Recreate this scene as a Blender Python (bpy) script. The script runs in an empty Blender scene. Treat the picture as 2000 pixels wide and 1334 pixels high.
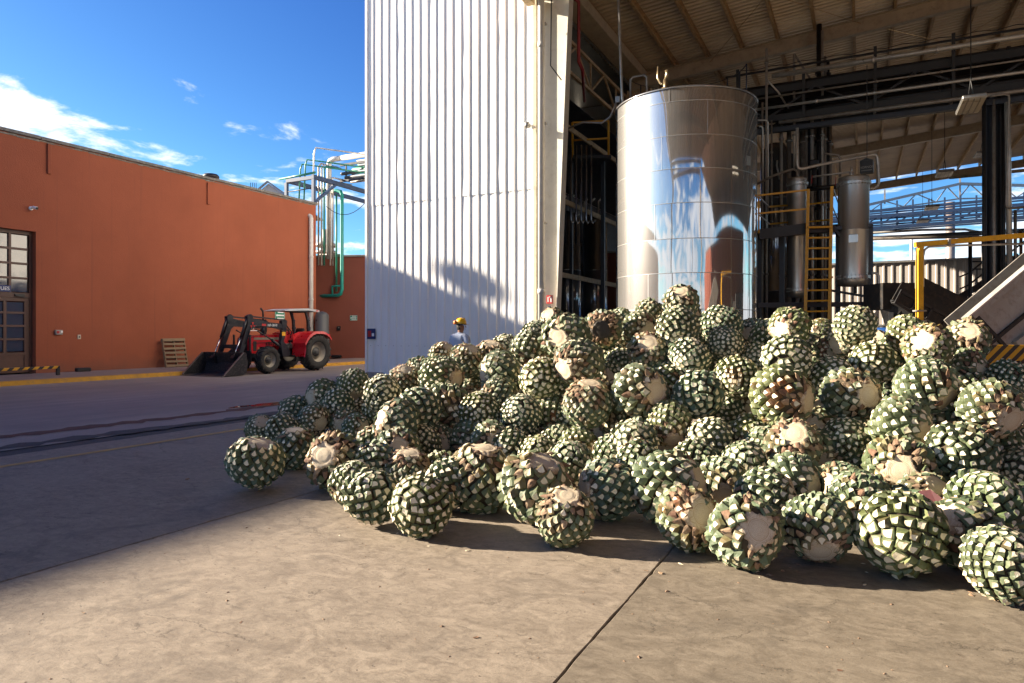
import bpy, bmesh, math, random
import numpy as np
from mathutils import Vector, Matrix, Euler

C = bpy.context.scene.collection
SC = bpy.context.scene
PI = math.pi
rad = math.radians

# ------------------------------------------------------------------ camera
YAW = rad(27.06)
CAM_H = 1.5
cam_d = bpy.data.cameras.new('camera')
cam_d.sensor_width = 36.0
cam_d.lens = 24.0
cam_d.shift_y = -0.008
cam_d.clip_start = 0.05
cam_d.clip_end = 3000
cam = bpy.data.objects.new('camera', cam_d)
C.objects.link(cam)
cam.location = (0, 0, CAM_H)
cam.rotation_euler = (PI / 2, 0, YAW)
SC.camera = cam

# ------------------------------------------------------------------ light
SUN_EL = rad(20.75)
SUN_H = Vector((-0.957, -0.285, 0)).normalized()
SUN_DIR = Vector((SUN_H.x * math.cos(SUN_EL), SUN_H.y * math.cos(SUN_EL), math.sin(SUN_EL)))
sun_d = bpy.data.lights.new('sun', 'SUN')
sun_d.energy = 5.0
sun_d.angle = rad(0.85)
sun_d.color = (1.0, 0.87, 0.70)
sun = bpy.data.objects.new('sun', sun_d)
C.objects.link(sun)
sun.location = (-40, -12, 30)
sun.rotation_euler = SUN_DIR.to_track_quat('Z', 'Y').to_euler()

world = bpy.data.worlds.new("World")
SC.world = world
world.use_nodes = True
wn, wl = world.node_tree.nodes, world.node_tree.links
wn.clear()
w_out = wn.new('ShaderNodeOutputWorld')
w_bg = wn.new('ShaderNodeBackground')
w_bg.inputs[1].default_value = 0.100
sky = wn.new('ShaderNodeTexSky')
sky.sky_type = 'NISHITA'
sky.sun_disc = False
sky.sun_elevation = SUN_EL
sky.sun_rotation = math.atan2(SUN_H.x, SUN_H.y)
sky.altitude = 2000
sky.air_density = 1.0
sky.dust_density = 1.3
sky.ozone_density = 3.0
tc = wn.new('ShaderNodeTexCoord')
sep = wn.new('ShaderNodeSeparateXYZ')
wl.new(tc.outputs['Generated'], sep.inputs[0])
def wmath(op, a, b=None, c=None):
    n = wn.new('ShaderNodeMath'); n.operation = op
    for i, v in enumerate((a, b, c)):
        if v is None: continue
        if isinstance(v, (int, float)): n.inputs[i].default_value = v
        else: wl.new(v, n.inputs[i])
    return n.outputs[0]
zc = wmath('MAXIMUM', sep.outputs[2], 0.015)
zz = wmath('ADD', zc, 0.10)
cu = wmath('DIVIDE', sep.outputs[0], zz)
cv = wmath('DIVIDE', sep.outputs[1], zz)
comb = wn.new('ShaderNodeCombineXYZ')
wl.new(cu, comb.inputs[0]); wl.new(cv, comb.inputs[1])
cmap = wn.new('ShaderNodeMapping')
cmap.inputs['Rotation'].default_value = (0, 0, rad(20))
cmap.inputs['Location'].default_value = (1.7, 0.35, 0)
wl.new(comb.outputs[0], cmap.inputs[0])
n1 = wn.new('ShaderNodeTexNoise'); n1.inputs['Scale'].default_value = 2.5
n1.inputs['Detail'].default_value = 10; n1.inputs['Roughness'].default_value = 0.60
n1.inputs['Distortion'].default_value = 0.25
wl.new(cmap.outputs[0], n1.inputs['Vector'])
n2 = wn.new('ShaderNodeTexNoise'); n2.inputs['Scale'].default_value = 0.55
n2.inputs['Detail'].default_value = 3
wl.new(cmap.outputs[0], n2.inputs['Vector'])
dens = wmath('ADD', n1.outputs[0], wmath('MULTIPLY', wmath('SUBTRACT', n2.outputs[0], 0.5), 0.75))
# clouds thin out with elevation
thin = wn.new('ShaderNodeMapRange')
thin.inputs['From Min'].default_value = 0.12; thin.inputs['From Max'].default_value = 0.40
thin.inputs['To Min'].default_value = 0.07; thin.inputs['To Max'].default_value = -0.16
wl.new(sep.outputs[2], thin.inputs['Value'])
dens = wmath('ADD', dens, thin.outputs[0])
cm = wn.new('ShaderNodeMapRange')
cm.interpolation_type = 'SMOOTHSTEP'
cm.inputs['From Min'].default_value = 0.487; cm.inputs['From Max'].default_value = 0.64
cm.inputs['To Max'].default_value = 0.95
wl.new(dens, cm.inputs['Value'])
# the clear sky's own blue: deep and saturated as in the photograph
ssp = wn.new('ShaderNodeSeparateColor'); wl.new(sky.outputs[0], ssp.inputs[0])
sb_ = wmath('MULTIPLY', ssp.outputs[2], 0.58)
sr_ = wmath('MINIMUM', wmath('MULTIPLY', wmath('POWER', ssp.outputs[0], 1.65), 0.205), wmath('MULTIPLY', sb_, 0.86))
sg_ = wmath('MINIMUM', wmath('MULTIPLY', wmath('POWER', ssp.outputs[1], 1.5), 0.275), wmath('MULTIPLY', sb_, 0.93))
sat = wn.new('ShaderNodeCombineColor')
for i_, o_ in enumerate((sr_, sg_, sb_)): wl.new(o_, sat.inputs[i_])
mix = wn.new('ShaderNodeMix'); mix.data_type = 'RGBA'
wl.new(cm.outputs[0], mix.inputs[0])
wl.new(sat.outputs[0], mix.inputs[6])
mix.inputs[7].default_value = (3.7, 3.85, 4.1, 1)
wl.new(mix.outputs[2], w_bg.inputs[0])
wl.new(w_bg.outputs[0], w_out.inputs[0])

SC.view_settings.view_transform = 'Standard'
SC.view_settings.look = 'None'
SC.view_settings.exposure = 1.92
SC.view_settings.gamma = 1.0
SC.view_settings.use_curve_mapping = False
SC.cycles.max_bounces = 8
SC.cycles.glossy_bounces = 4
SC.cycles.diffuse_bounces = 6
SC.cycles.use_denoising = True
SC.cycles.caustics_reflective = False
SC.cycles.caustics_refractive = False

# ------------------------------------------------------------------ helpers
_c, _s = math.cos(YAW), math.sin(YAW)
def at(px, py, d):
    """world point seen at photo pixel (px, py), d metres ahead"""
    x = (px - 1000) / 1333.3; z = (651 - py) / 1333.3
    return Vector(((_c * x - _s) * d, (_s * x + _c) * d, CAM_H + z * d))
def atX(px, py, X):
    x = (px - 1000) / 1333.3
    return at(px, py, X / (_c * x - _s))
def atY(px, py, Y):
    x = (px - 1000) / 1333.3
    return at(px, py, Y / (_s * x + _c))

class MB:
    def __init__(self):
        self.v = []; self.f = []; self.m = []; self.sm = []
    def add(self, vs, fs, mi=0, smooth=False):
        o = len(self.v)
        self.v += [tuple(p) for p in vs]
        self.f += [tuple(i + o for i in f) for f in fs]
        self.m += [mi] * len(fs); self.sm += [smooth] * len(fs)
        return self
    def box(self, c, s, mi=0, rot=None, bev=0.0):
        hx, hy, hz = s[0] / 2, s[1] / 2, s[2] / 2
        b = min(bev, hx * .9, hy * .9, hz * .9)
        if b <= 0:
            vs = [Vector((x, y, z)) for x in (-hx, hx) for y in (-hy, hy) for z in (-hz, hz)]
            fs = [(0, 1, 3, 2), (4, 6, 7, 5), (0, 4, 5, 1), (2, 3, 7, 6), (0, 2, 6, 4), (1, 5, 7, 3)]
        else:
            vs = []; 
            for x in (-1, 1):
                for y in (-1, 1):
                    for z in (-1, 1):
                        vs += [Vector((x * hx, y * (hy - b), z * (hz - b))), Vector((x * (hx - b), y * hy, z * (hz - b))), Vector((x * (hx - b), y * (hy - b), z * hz))]
            def i(x, y, z, k): return ((x > 0) * 4 + (y > 0) * 2 + (z > 0)) * 3 + k
            fs = []
            for sx in (-1, 1):
                q = [i(sx, -1, -1, 0), i(sx, 1, -1, 0), i(sx, 1, 1, 0), i(sx, -1, 1, 0)]
                fs.append(tuple(q if sx > 0 else q[::-1]))
                q = [i(-1, sx, -1, 1), i(1, sx, -1, 1), i(1, sx, 1, 1), i(-1, sx, 1, 1)]
                fs.append(tuple(q[::-1] if sx > 0 else q))
                q = [i(-1, -1, sx, 2), i(1, -1, sx, 2), i(1, 1, sx, 2), i(-1, 1, sx, 2)]
                fs.append(tuple(q if sx > 0 else q[::-1]))
            for a in (-1, 1):
                for d in (-1, 1):
                    q = [i(a, d, -1, 0), i(a, d, 1, 0), i(a, d, 1, 1), i(a, d, -1, 1)]; fs.append(tuple(q if a * d < 0 else q[::-1]))
                    q = [i(a, -1, d, 0), i(a, 1, d, 0), i(a, 1, d, 2), i(a, -1, d, 2)]; fs.append(tuple(q if a * d > 0 else q[::-1]))
                    q = [i(-1, a, d, 1), i(1, a, d, 1), i(1, a, d, 2), i(-1, a, d, 2)]; fs.append(tuple(q if a * d < 0 else q[::-1]))
            for x in (-1, 1):
                for y in (-1, 1):
                    for z in (-1, 1):
                        q = (i(x, y, z, 0), i(x, y, z, 1), i(x, y, z, 2)); fs.append(q if x * y * z > 0 else q[::-1])
        c = Vector(c)
        if rot is not None:
            R = rot if isinstance(rot, Matrix) else Euler(rot).to_matrix()
            vs = [R @ p for p in vs]
        return self.add([p + c for p in vs], fs, mi)
    def bar(self, a, b, w, h, mi=0, up=(0, 0, 1), bev=0.0):
        """box along a->b, w sideways, h along up"""
        a, b = Vector(a), Vector(b)
        d = b - a; L = d.length
        if L < 1e-6: return self
        x = d / L; u = Vector(up)
        if abs(x.dot(u)) > .999: u = Vector((1, 0, 0)) if abs(x.x) < .9 else Vector((0, 1, 0))
        y = u.cross(x).normalized(); z = x.cross(y)
        R = Matrix((x, y, z)).transposed()
        return self.box((a + b) / 2, (L, w, h), mi, R, bev)
    def tube(self, pts, r, seg=8, mi=0, caps=True, smooth=True):
        pts = [Vector(p) for p in pts]
        n = len(pts)
        rs = r if isinstance(r, (list, tuple)) else [r] * n
        vs = []; fs = []
        prev = None
        for k in range(n):
            if k == 0: t = pts[1] - pts[0]
            elif k == n - 1: t = pts[-1] - pts[-2]
            else: t = (pts[k + 1] - pts[k]).normalized() + (pts[k] - pts[k - 1]).normalized()
            t.normalize()
            if prev is None:
                u = Vector((0, 0, 1)) if abs(t.z) < .9 else Vector((1, 0, 0))
                a = t.cross(u).normalized()
            else:
                a = (prev - t * prev.dot(t)).normalized()
            prev = a; b = t.cross(a)
            for j in range(seg):
                q = 2 * PI * j / seg
                vs.append(pts[k] + (a * math.cos(q) + b * math.sin(q)) * rs[k])
        for k in range(n - 1):
            for j in range(seg):
                j2 = (j + 1) % seg
                fs.append((k * seg + j, k * seg + j2, (k + 1) * seg + j2, (k + 1) * seg + j))
        self.add(vs, fs, mi, smooth)
        if caps:
            o = len(self.v) - n * seg
            self.f += [tuple(o + j for j in range(seg))[::-1], tuple(o + (n - 1) * seg + j for j in range(seg))]
            self.m += [mi, mi]; self.sm += [False, False]
        return self
    def lathe(self, prof, c=(0, 0, 0), seg=24, mi=0, axis='z', smooth=True, a0=0, a1=2 * PI):
        """prof: list of (radius, height)"""
        c = Vector(c); vs = []; fs = []
        full = abs(a1 - a0 - 2 * PI) < 1e-6
        m = seg if full else seg + 1
        for (r, h) in prof:
            for j in range(m):
                q = a0 + (a1 - a0) * j / seg
                x, y = r * math.cos(q), r * math.sin(q)
                p = (x, y, h) if axis == 'z' else ((h, x, y) if axis == 'x' else (y, h, x))
                vs.append(c + Vector(p))
        for k in range(len(prof) - 1):
            for j in range(seg):
                j2 = (j + 1) % m
                fs.append((k * m + j, k * m + j2, (k + 1) * m + j2, (k + 1) * m + j))
        return self.add(vs, fs, mi, smooth)
    def prism(self, poly, a, b, plane='xz', mi=0):
        """poly in a plane, extruded along the third axis from a to b"""
        def P(p, t):
            return {'xz': (p[0], t, p[1]), 'yz': (t, p[0], p[1]), 'xy': (p[0], p[1], t)}[plane]
        n = len(poly)
        vs = [P(p, a) for p in poly] + [P(p, b) for p in poly]
        fs = [tuple(range(n)), tuple(range(2 * n - 1, n - 1, -1))]
        fs += [(k, n + k, n + (k + 1) % n, (k + 1) % n) for k in range(n)]
        return self.add(vs, fs, mi)
    def mesh(self, name, mats):
        me = bpy.data.meshes.new(name)
        me.from_pydata(self.v, [], self.f)
        for m in mats: me.materials.append(m)
        if len(mats) > 1: me.polygons.foreach_set('material_index', self.m)
        me.polygons.foreach_set('use_smooth', self.sm)
        me.update()
        return me
    def build(self, name, mat, parent=None, fix=True, loc=None):
        mats = mat if isinstance(mat, (list, tuple)) else [mat]
        me = self.mesh(name, mats)
        if fix:
            bm = bmesh.new(); bm.from_mesh(me)
            bmesh.ops.recalc_face_normals(bm, faces=bm.faces)
            bm.to_mesh(me); bm.free()
        return link(name, me, parent, loc)

def link(name, data, parent=None, loc=None):
    o = bpy.data.objects.new(name, data)
    C.objects.link(o)
    if parent is not None: o.parent = parent
    if loc is not None: o.location = loc
    return o
def tag(o, label=None, cat=None, group=None, kind=None):
    if label: o['label'] = label
    if cat: o['category'] = cat
    if group: o['group'] = group
    if kind: o['kind'] = kind
    return o
def empty(name, loc=(0, 0, 0), rz=0, label=None, cat=None, group=None, kind=None):
    o = link(name, None, None, loc)
    o.rotation_euler = (0, 0, rz)
    o.empty_display_size = .1
    return tag(o, label, cat, group, kind)
def text(name, body, size, mat, parent, loc, rot, align='CENTER', ex=.002):
    cu = bpy.data.curves.new(name, 'FONT')
    cu.body = body; cu.size = size; cu.extrude = ex
    cu.align_x = align; cu.align_y = 'CENTER'
    cu.materials.append(mat)
    tmp = bpy.data.objects.new('tmp', cu); C.objects.link(tmp)
    bpy.context.view_layer.update()
    me = bpy.data.meshes.new_from_object(tmp.evaluated_get(bpy.context.evaluated_depsgraph_get()))
    bpy.data.objects.remove(tmp)
    me.name = name
    o = link(name, me, parent, loc); o.rotation_euler = rot
    return o
def copy_tree(o, parent=None):
    c = o.copy(); C.objects.link(c)
    if parent is not None: c.parent = parent
    for ch in list(o.children): copy_tree(ch, c)
    return c

# ------------------------------------------------------------------ materials
class NT:
    def __init__(self, name):
        self.m = bpy.data.materials.new(name); self.m.use_nodes = True
        self.t = self.m.node_tree; self.n = self.t.nodes; self.l = self.t.links
        self.b = self.n['Principled BSDF']
    def set(self, k, v):
        if hasattr(v, 'is_linked') or isinstance(v, bpy.types.NodeSocket): self.l.new(v, self.b.inputs[k])
        else: self.b.inputs[k].default_value = v
        return self
    def node(self, t, **kw):
        n = self.n.new(t)
        for k, v in kw.items():
            if k in n.inputs:
                if isinstance(v, bpy.types.NodeSocket): self.l.new(v, n.inputs[k])
                else: n.inputs[k].default_value = v
            else: setattr(n, k, v)
        return n
    def coord(self, kind='Object', scale=(1, 1, 1), rot=(0, 0, 0)):
        t = self.n.new('ShaderNodeTexCoord'); m = self.n.new('ShaderNodeMapping')
        m.inputs['Scale'].default_value = scale; m.inputs['Rotation'].default_value = rot
        if kind == 'World':
            g = self.n.new('ShaderNodeNewGeometry'); self.l.new(g.outputs['Position'], m.inputs[0])
        else: self.l.new(t.outputs[kind], m.inputs[0])
        return m.outputs[0]
    def noise(self, vec, scale, detail=4, rough=.55, dist=0):
        n = self.node('ShaderNodeTexNoise', Vector=vec, Scale=scale, Detail=detail, Roughness=rough, Distortion=dist)
        return n.outputs[0]
    def ramp(self, fac, stops, interp='LINEAR'):
        r = self.n.new('ShaderNodeValToRGB'); self.l.new(fac, r.inputs[0])
        r.color_ramp.interpolation = interp
        e = r.color_ramp.elements
        while len(e) < len(stops): e.new(.5)
        for k, (p, c) in enumerate(stops):
            e[k].position = p
            e[k].color = (c, c, c, 1) if isinstance(c, (int, float)) else tuple(c) + (1,)
        return r.outputs[0]
    def mixc(self, fac, a, b, mode='MIX'):
        n = self.n.new('ShaderNodeMix'); n.data_type = 'RGBA'; n.blend_type = mode
        for i, v in ((0, fac), (6, a), (7, b)):
            if isinstance(v, bpy.types.NodeSocket): self.l.new(v, n.inputs[i])
            elif isinstance(v, (int, float)): n.inputs[i].default_value = v
            else: n.inputs[i].default_value = tuple(v) + (1,)
        return n.outputs[2]
    def math(self, op, a, b=None):
        n = self.n.new('ShaderNodeMath'); n.operation = op
        for i, v in enumerate((a, b)):
            if v is None: continue
            if isinstance(v, (int, float)): n.inputs[i].default_value = v
            else: self.l.new(v, n.inputs[i])
        return n.outputs[0]
    def bump(self, h, strength=.3, dist=.01, normal=None):
        n = self.n.new('ShaderNodeBump'); n.inputs['Strength'].default_value = strength
        n.inputs['Distance'].default_value = dist
        self.l.new(h, n.inputs['Height'])
        if normal is not None: self.l.new(normal, n.inputs['Normal'])
        self.l.new(n.outputs[0], self.b.inputs['Normal'])
        return n.outputs[0]

def mul(c, k): return tuple(min(1, v * k) for v in c)
def paint(name, col, rough=.5, metal=0., var=.25, scale=3., dirt=None, dirt_amt=.35, bump=0., streak=False, bscale=60):
    t = NT(name)
    v = t.coord('World', (1, 1, .25) if streak else (1, 1, 1))
    n = t.noise(v, scale, 6, .6)
    c = t.mixc(t.ramp(n, [(.3, 0), (.72, 1)]), mul(col, 1 - var), mul(col, 1 + var * .5))
    if dirt is not None:
        n2 = t.noise(v, scale * 2.7, 8, .7, .4)
        c = t.mixc(t.math('MULTIPLY', t.ramp(n2, [(.5, 0), (.68, 1)]), dirt_amt), c, dirt)
    t.set('Base Color', c).set('Metallic', metal)
    r = t.ramp(n, [(.3, max(.02, rough - .08)), (.7, min(1, rough + .1))])
    t.set('Roughness', r)
    if bump: t.bump(t.noise(t.coord('World'), bscale, 4, .6), bump, .01)
    return t.m

M = {}
M['white_clad'] = None
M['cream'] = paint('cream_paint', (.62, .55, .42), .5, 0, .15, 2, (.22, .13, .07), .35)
M['cream_lit'] = paint('cream_paint_lit', (.74, .70, .60), .5, 0, .08, 2, (.35, .28, .2), .2)  # lighter copy of the cream paint, with the sunlit tone in its colour
M['tan_steel'] = paint('tan_steel', (.62, .46, .27), .6, 0, .25, 3, (.12, .06, .03), .5)
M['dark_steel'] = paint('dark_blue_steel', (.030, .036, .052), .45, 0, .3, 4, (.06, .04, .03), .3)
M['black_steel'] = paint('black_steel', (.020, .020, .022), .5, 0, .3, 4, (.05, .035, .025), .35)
M['blue_steel'] = paint('blue_steel', (.025, .055, .12), .45, 0, .25, 3, (.10, .07, .05), .3)
M['green_pipe'] = paint('green_pipe_paint', (.03, .22, .15), .4, 0, .2, 4, (.12, .12, .08), .25)
M['teal_pipe'] = paint('teal_pipe_paint', (.02, .30, .24), .4, 0, .15, 4)
M['pipe_grey'] = paint('grey_pipe_steel', (.58, .56, .52), .35, .45, .2, 4, (.15, .1, .07), .3)
M['pipe_dull'] = paint('dull_pipe_steel', (.34, .30, .26), .40, .35, .3, 4, (.1, .06, .04), .4)
M['pipe_white'] = paint('white_pipe', (.62, .60, .55), .4, 0, .08, 3, (.3, .22, .15), .2)
M['yellow'] = paint('yellow_paint', (.80, .40, .02), .45, 0, .15, 5, (.2, .1, .03), .35)
M['yellow_kerb'] = paint('yellow_kerb_paint', (.58, .29, .02), .7, 0, .25, 2.5, (.2, .13, .06), .5)
M['yellow_line'] = paint('worn_yellow_line', (.50, .31, .09), .8, 0, .3, 6, (.2, .17, .14), .6)
M['terracotta_cap'] = paint('parapet_cap', (.16, .15, .13), .7, 0, .4, 2, (.4, .37, .3), .5)
M['concrete_light'] = paint('pale_concrete', (.30, .27, .24), .85, 0, .2, 2, (.15, .11, .09), .4, .3)
M['glass_dark'] = paint('dark_glass', (.02, .03, .045), .05, 0, .1)
gl = M['glass_dark'].node_tree.nodes['Principled BSDF']; gl.inputs['IOR'].default_value = 2.1
M['brown_wood'] = paint('brown_door_paint', (.10, .045, .030), .5, 0, .2, 3, (.03, .015, .01), .3)
M['red'] = paint('tractor_red', (.50, .010, .018), .3, 0, .15, 4, (.2, .09, .06), .25)
M['loader'] = paint('loader_black', (.016, .018, .024), .38, 0, .3, 5, (.10, .08, .06), .3)
M['rubber'] = paint('tyre_rubber', (.022, .021, .020), .8, 0, .3, 8, (.09, .075, .06), .5)
M['rim'] = paint('rim_grey', (.33, .29, .225), .5, .2, .2, 8, (.1, .07, .05), .4)
M['hub'] = paint('hub_grey', (.075, .078, .078), .5, .3, .2, 8, (.1, .08, .06), .4)
M['canopy_grey'] = paint('canopy_grey', (.44, .46, .48), .45, 0, .1)
M['bucket'] = paint('bucket_worn_steel', (.022, .022, .025), .45, .2, .3, 6, (.16, .13, .12), .55)
M['bucket_edge'] = paint('bucket_bare_edge', (.30, .28, .26), .4, .8, .2, 9, (.12, .08, .06), .5)
M['chrome'] = paint('bright_rod', (.6, .6, .6), .15, 1, .1)
M['wood'] = None
M['red_sign'] = paint('red_sign', (.45, .02, .02), .5, 0, .1)
M['green_sign'] = paint('green_sign', (.01, .20, .11), .5, 0, .1)
M['white'] = paint('white_print', (.80, .80, .78), .5, 0, .05)
M['navy'] = paint('navy_sign', (.015, .03, .12), .5, 0, .1)
M['black'] = paint('black_plastic', (.012, .012, .013), .5, 0, .2)
M['grey_tank'] = paint('grey_tank_plastic', (.085, .088, .092), .55, 0, .15, 2)
M['galv'] = paint('galvanised', (.34, .33, .31), .45, .6, .2, 5, (.16, .1, .06), .3)
M['brass'] = paint('brass_valve', (.36, .28, .17), .35, .8, .2, 8)
M['lamp_glass'] = paint('lamp_glass', (.42, .38, .30), .3, 0, .1)
M['red_pipe'] = paint('red_pipe_paint', (.30, .03, .035), .5, 0, .2)
M['blue_plastic'] = paint('blue_plastic', (.015, .07, .25), .4, 0, .2)
M['conv_grey'] = paint('conveyor_grey_steel', (.37, .34, .30), .5, .2, .25, 2.5, (.12, .07, .04), .45)
M['conv_dark'] = paint('conveyor_dark_steel', (.022, .021, .021), .55, .3, .3, 3, (.12, .08, .05), .4)
M['skin'] = paint('brown_skin', (.28, .125, .07), .55, 0, .1)
M['hair'] = paint('black_hair', (.008, .007, .006), .6)
M['shirt'] = paint('pale_work_shirt', (.50, .55, .66), .9, 0, .12, 6)
M['trousers'] = paint('dark_trousers', (.03, .035, .06), .9)
M['helmet'] = paint('helmet_yellow', (.78, .42, .01), .3, 0, .05)
M['ear_orange'] = paint('earmuff_orange', (.62, .16, .015), .4)
M['chimney'] = paint('chimney_steel', (.30, .25, .22), .5, .4, .25, 1.2, (.14, .08, .06), .5, streak=True)

def m_terracotta():
    t = NT('terracotta_render')
    v = t.coord('World')
    n = t.noise(v, .5, 5, .6); n2 = t.noise(t.coord('World', (1, 1, .15)), 1.6, 5, .6)
    c = t.mixc(t.ramp(n, [(.3, 0), (.7, 1)]), (.27, .072, .031), (.33, .090, .040))
    c = t.mixc(t.math('MULTIPLY', t.ramp(n2, [(.55, 0), (.8, 1)]), .3), c, (.23, .066, .034))
    n3 = t.noise(t.coord('World', (1, 2.2, .05)), 3.0, 5, .65)
    c = t.mixc(t.math('MULTIPLY', t.ramp(n3, [(.56, 0), (.70, 1)]), .28), c, (.17, .055, .032))
    spz = t.node('ShaderNodeSeparateXYZ'); t.l.new(v, spz.inputs[0])
    spl = t.math('MULTIPLY', t.ramp(t.math('ADD', t.math('MULTIPLY', spz.outputs[2], .9), t.math('MULTIPLY', t.noise(v, 4, 5, .6), .5)), [(.30, 1), (.85, 0)]), .5)
    c = t.mixc(spl, c, (.15, .075, .05))
    t.set('Base Color', c).set('Roughness', .9)
    t.bump(t.noise(v, 38, 3, .6), .55, .012)
    return t.m
M['terracotta'] = m_terracotta()
def m_terracotta_dark():
    t = NT('rust_red_render')
    v = t.coord('World'); n = t.noise(v, .6, 5, .6)
    t.set('Base Color', t.mixc(t.ramp(n, [(.3, 0), (.7, 1)]), (.20, .058, .036), (.24, .070, .043))).set('Roughness', .9)
    t.bump(t.noise(v, 38, 3, .6), .4, .012)
    return t.m
M['rust_render'] = m_terracotta_dark()
def m_clad():
    t = NT('white_cladding')
    v = t.coord('World')
    n = t.noise(t.coord('World', (1, 1, .12)), 2.2, 5, .6)
    c = t.mixc(t.ramp(n, [(.4, 0), (.75, 1)]), (.84, .83, .80), (.74, .715, .67))
    n2 = t.noise(v, 7, 8, .75)
    c = t.mixc(t.math('MULTIPLY', t.ramp(n2, [(.62, 0), (.75, 1)]), .35), c, (.40, .33, .26))
    t.set('Base Color', c).set('Roughness', .42)
    w = t.node('ShaderNodeTexWave', Vector=v, Scale=7.0, Distortion=.4, bands_direction='Z', wave_type='BANDS')
    big = t.noise(v, 1.7, 2, .5)
    h = t.math('ADD', t.math('MULTIPLY', w.outputs[1], .12), big)
    t.bump(h, .25, .02)
    return t.m
M['white_clad'] = m_clad()
def m_steel(name, col, rough, wav, streak=.5, broad=.25):
    """polished sheet steel: slightly wavy, vertical polish streaks, a sharp and a broad lobe"""
    t = NT(name)
    n = t.noise(t.coord('World', (1, 1, .05)), 11, 5, .6)
    c = t.mixc(t.math('MULTIPLY', t.ramp(n, [(.35, 0), (.7, 1)]), streak), col, mul(col, .62))
    t.set('Base Color', c).set('Metallic', 1.).set('Roughness', rough)
    big = t.noise(t.coord('World', (1, 1, .5)), 1.1, 2, .5)
    nr = t.bump(big, wav, .06)
    g = t.node('ShaderNodeBsdfAnisotropic', Roughness=.5, Normal=nr)
    t.l.new(c, g.inputs['Color'])
    mx = t.node('ShaderNodeMixShader')
    t.l.new(t.math('ADD', t.math('MULTIPLY', n, broad), broad * .5), mx.inputs[0])
    t.l.new(t.b.outputs[0], mx.inputs[1]); t.l.new(g.outputs[0], mx.inputs[2])
    df = t.node('ShaderNodeBsdfDiffuse', Color=(.55, .53, .50, 1), Normal=nr)
    m2 = t.node('ShaderNodeMixShader'); m2.inputs[0].default_value = .06
    t.l.new(mx.outputs[0], m2.inputs[1]); t.l.new(df.outputs[0], m2.inputs[2])
    t.l.new(m2.outputs[0], t.n['Material Output'].inputs[0])
    return t.m
M['tank_steel'] = m_steel('polished_tank_steel', (.60, .59, .58), .05, .08, .5, .17)
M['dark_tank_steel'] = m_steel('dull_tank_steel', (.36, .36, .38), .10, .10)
M['vessel_steel'] = m_steel('brushed_vessel_steel', (.62, .61, .59), .24, .05, .5, .6)
def m_roof():
    t = NT('roof_sheet_underside')
    v = t.coord('World')
    n = t.noise(v, .7, 5, .6); n2 = t.noise(t.coord('World', (.25, 3, 1)), 3, 5, .65)
    c = t.mixc(t.ramp(n, [(.3, 0), (.7, 1)]), (.66, .55, .41), (.82, .70, .53))
    c = t.mixc(t.math('MULTIPLY', t.ramp(n2, [(.5, 0), (.75, 1)]), .4), c, (.30, .22, .14))
    t.set('Base Color', c).set('Roughness', .36).set('Metallic', .15)
    return t.m
M['roof'] = m_roof()
M['wall_brown'] = paint('brown_wall_sheet', (.10, .075, .055), .7, 0, .3, 1.5)
def m_slab():
    t = NT('trowelled_concrete')
    v = t.coord('World')
    a = t.noise(t.coord('World', (1, 1.35, 1), (0, 0, rad(-20))), 3.2, 9, .70, 2.2)      # trowel swirls
    a2 = t.noise(t.coord('World', (1, 1.5, 1), (0, 0, rad(-35))), 11, 8, .74, 1.2)
    b = t.noise(v, .55, 4, .55)
    d = t.noise(v, 1.7, 8, .70, .9)
    c = t.mixc(t.ramp(a, [(.34, 0), (.64, 1)]), (.205, .168, .128), (.335, .280, .217))
    c = t.mixc(t.math('MULTIPLY', t.ramp(a2, [(.46, 0), (.66, 1)]), .72), c, (.140, .112, .085))
    c = t.mixc(t.math('MULTIPLY', t.ramp(b, [(.42, 0), (.75, 1)]), .45), c, (.34, .285, .22))
    c = t.mixc(t.math('MULTIPLY', t.ramp(d, [(.53, 0), (.72, 1)]), .7), c, (.105, .088, .072))
    gr = t.noise(v, 120, 3, .7)
    c = t.mixc(t.math('MULTIPLY', t.ramp(gr, [(.45, 0), (.75, 1)]), .35), c, (.10, .08, .06))
    sp = t.noise(t.coord('World', (1, 1.6, 1), (0, 0, rad(-25))), 24, 5, .7)
    c = t.mixc(t.math('MULTIPLY', t.ramp(sp, [(.64, 0), (.67, 1)]), .85), c, (.060, .046, .036))
    wv = t.node('ShaderNodeTexNoise', Vector=t.coord('World', (1, 1, 0)), Scale=3.0, Detail=8.0, Roughness=.74)
    crack = None
    for sc, rot, wid, thr in ((1.3, -24, .0065, (.50, .60)), (3.4, -30, .013, (.55, .64))):
        mv = t.node('ShaderNodeMix', data_type='VECTOR')
        mv.inputs[0].default_value = .22
        t.l.new(t.coord('World', (.5, 1.5, 0), (0, 0, rad(rot))), mv.inputs[4]); t.l.new(wv.outputs[1], mv.inputs[5])
        vo = t.node('ShaderNodeTexVoronoi', feature='DISTANCE_TO_EDGE', Vector=mv.outputs[1], Scale=sc)
        k = t.math('MULTIPLY', t.ramp(vo.outputs[0], [(.0, 1), (wid, 0)]), t.ramp(t.noise(v, 1.1 * sc, 3, .5), [(thr[0], 0), (thr[1], 1)]))
        crack = k if crack is None else t.math('MAXIMUM', crack, k)
    c = t.mixc(t.math('MULTIPLY', crack, .62), c, (.040, .030, .023))
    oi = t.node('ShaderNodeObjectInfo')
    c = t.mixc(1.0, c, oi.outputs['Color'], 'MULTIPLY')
    t.set('Base Color', c)
    t.set('Roughness', t.ramp(a, [(.25, .60), (.75, .80)]))
    t.set('Specular IOR Level', .3)
    h = t.math('SUBTRACT', t.noise(v, 48, 8, .75), t.math('MULTIPLY', crack, 1.5))
    t.bump(h, .22, .009)
    return t.m
M['slab'] = m_slab()
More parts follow.
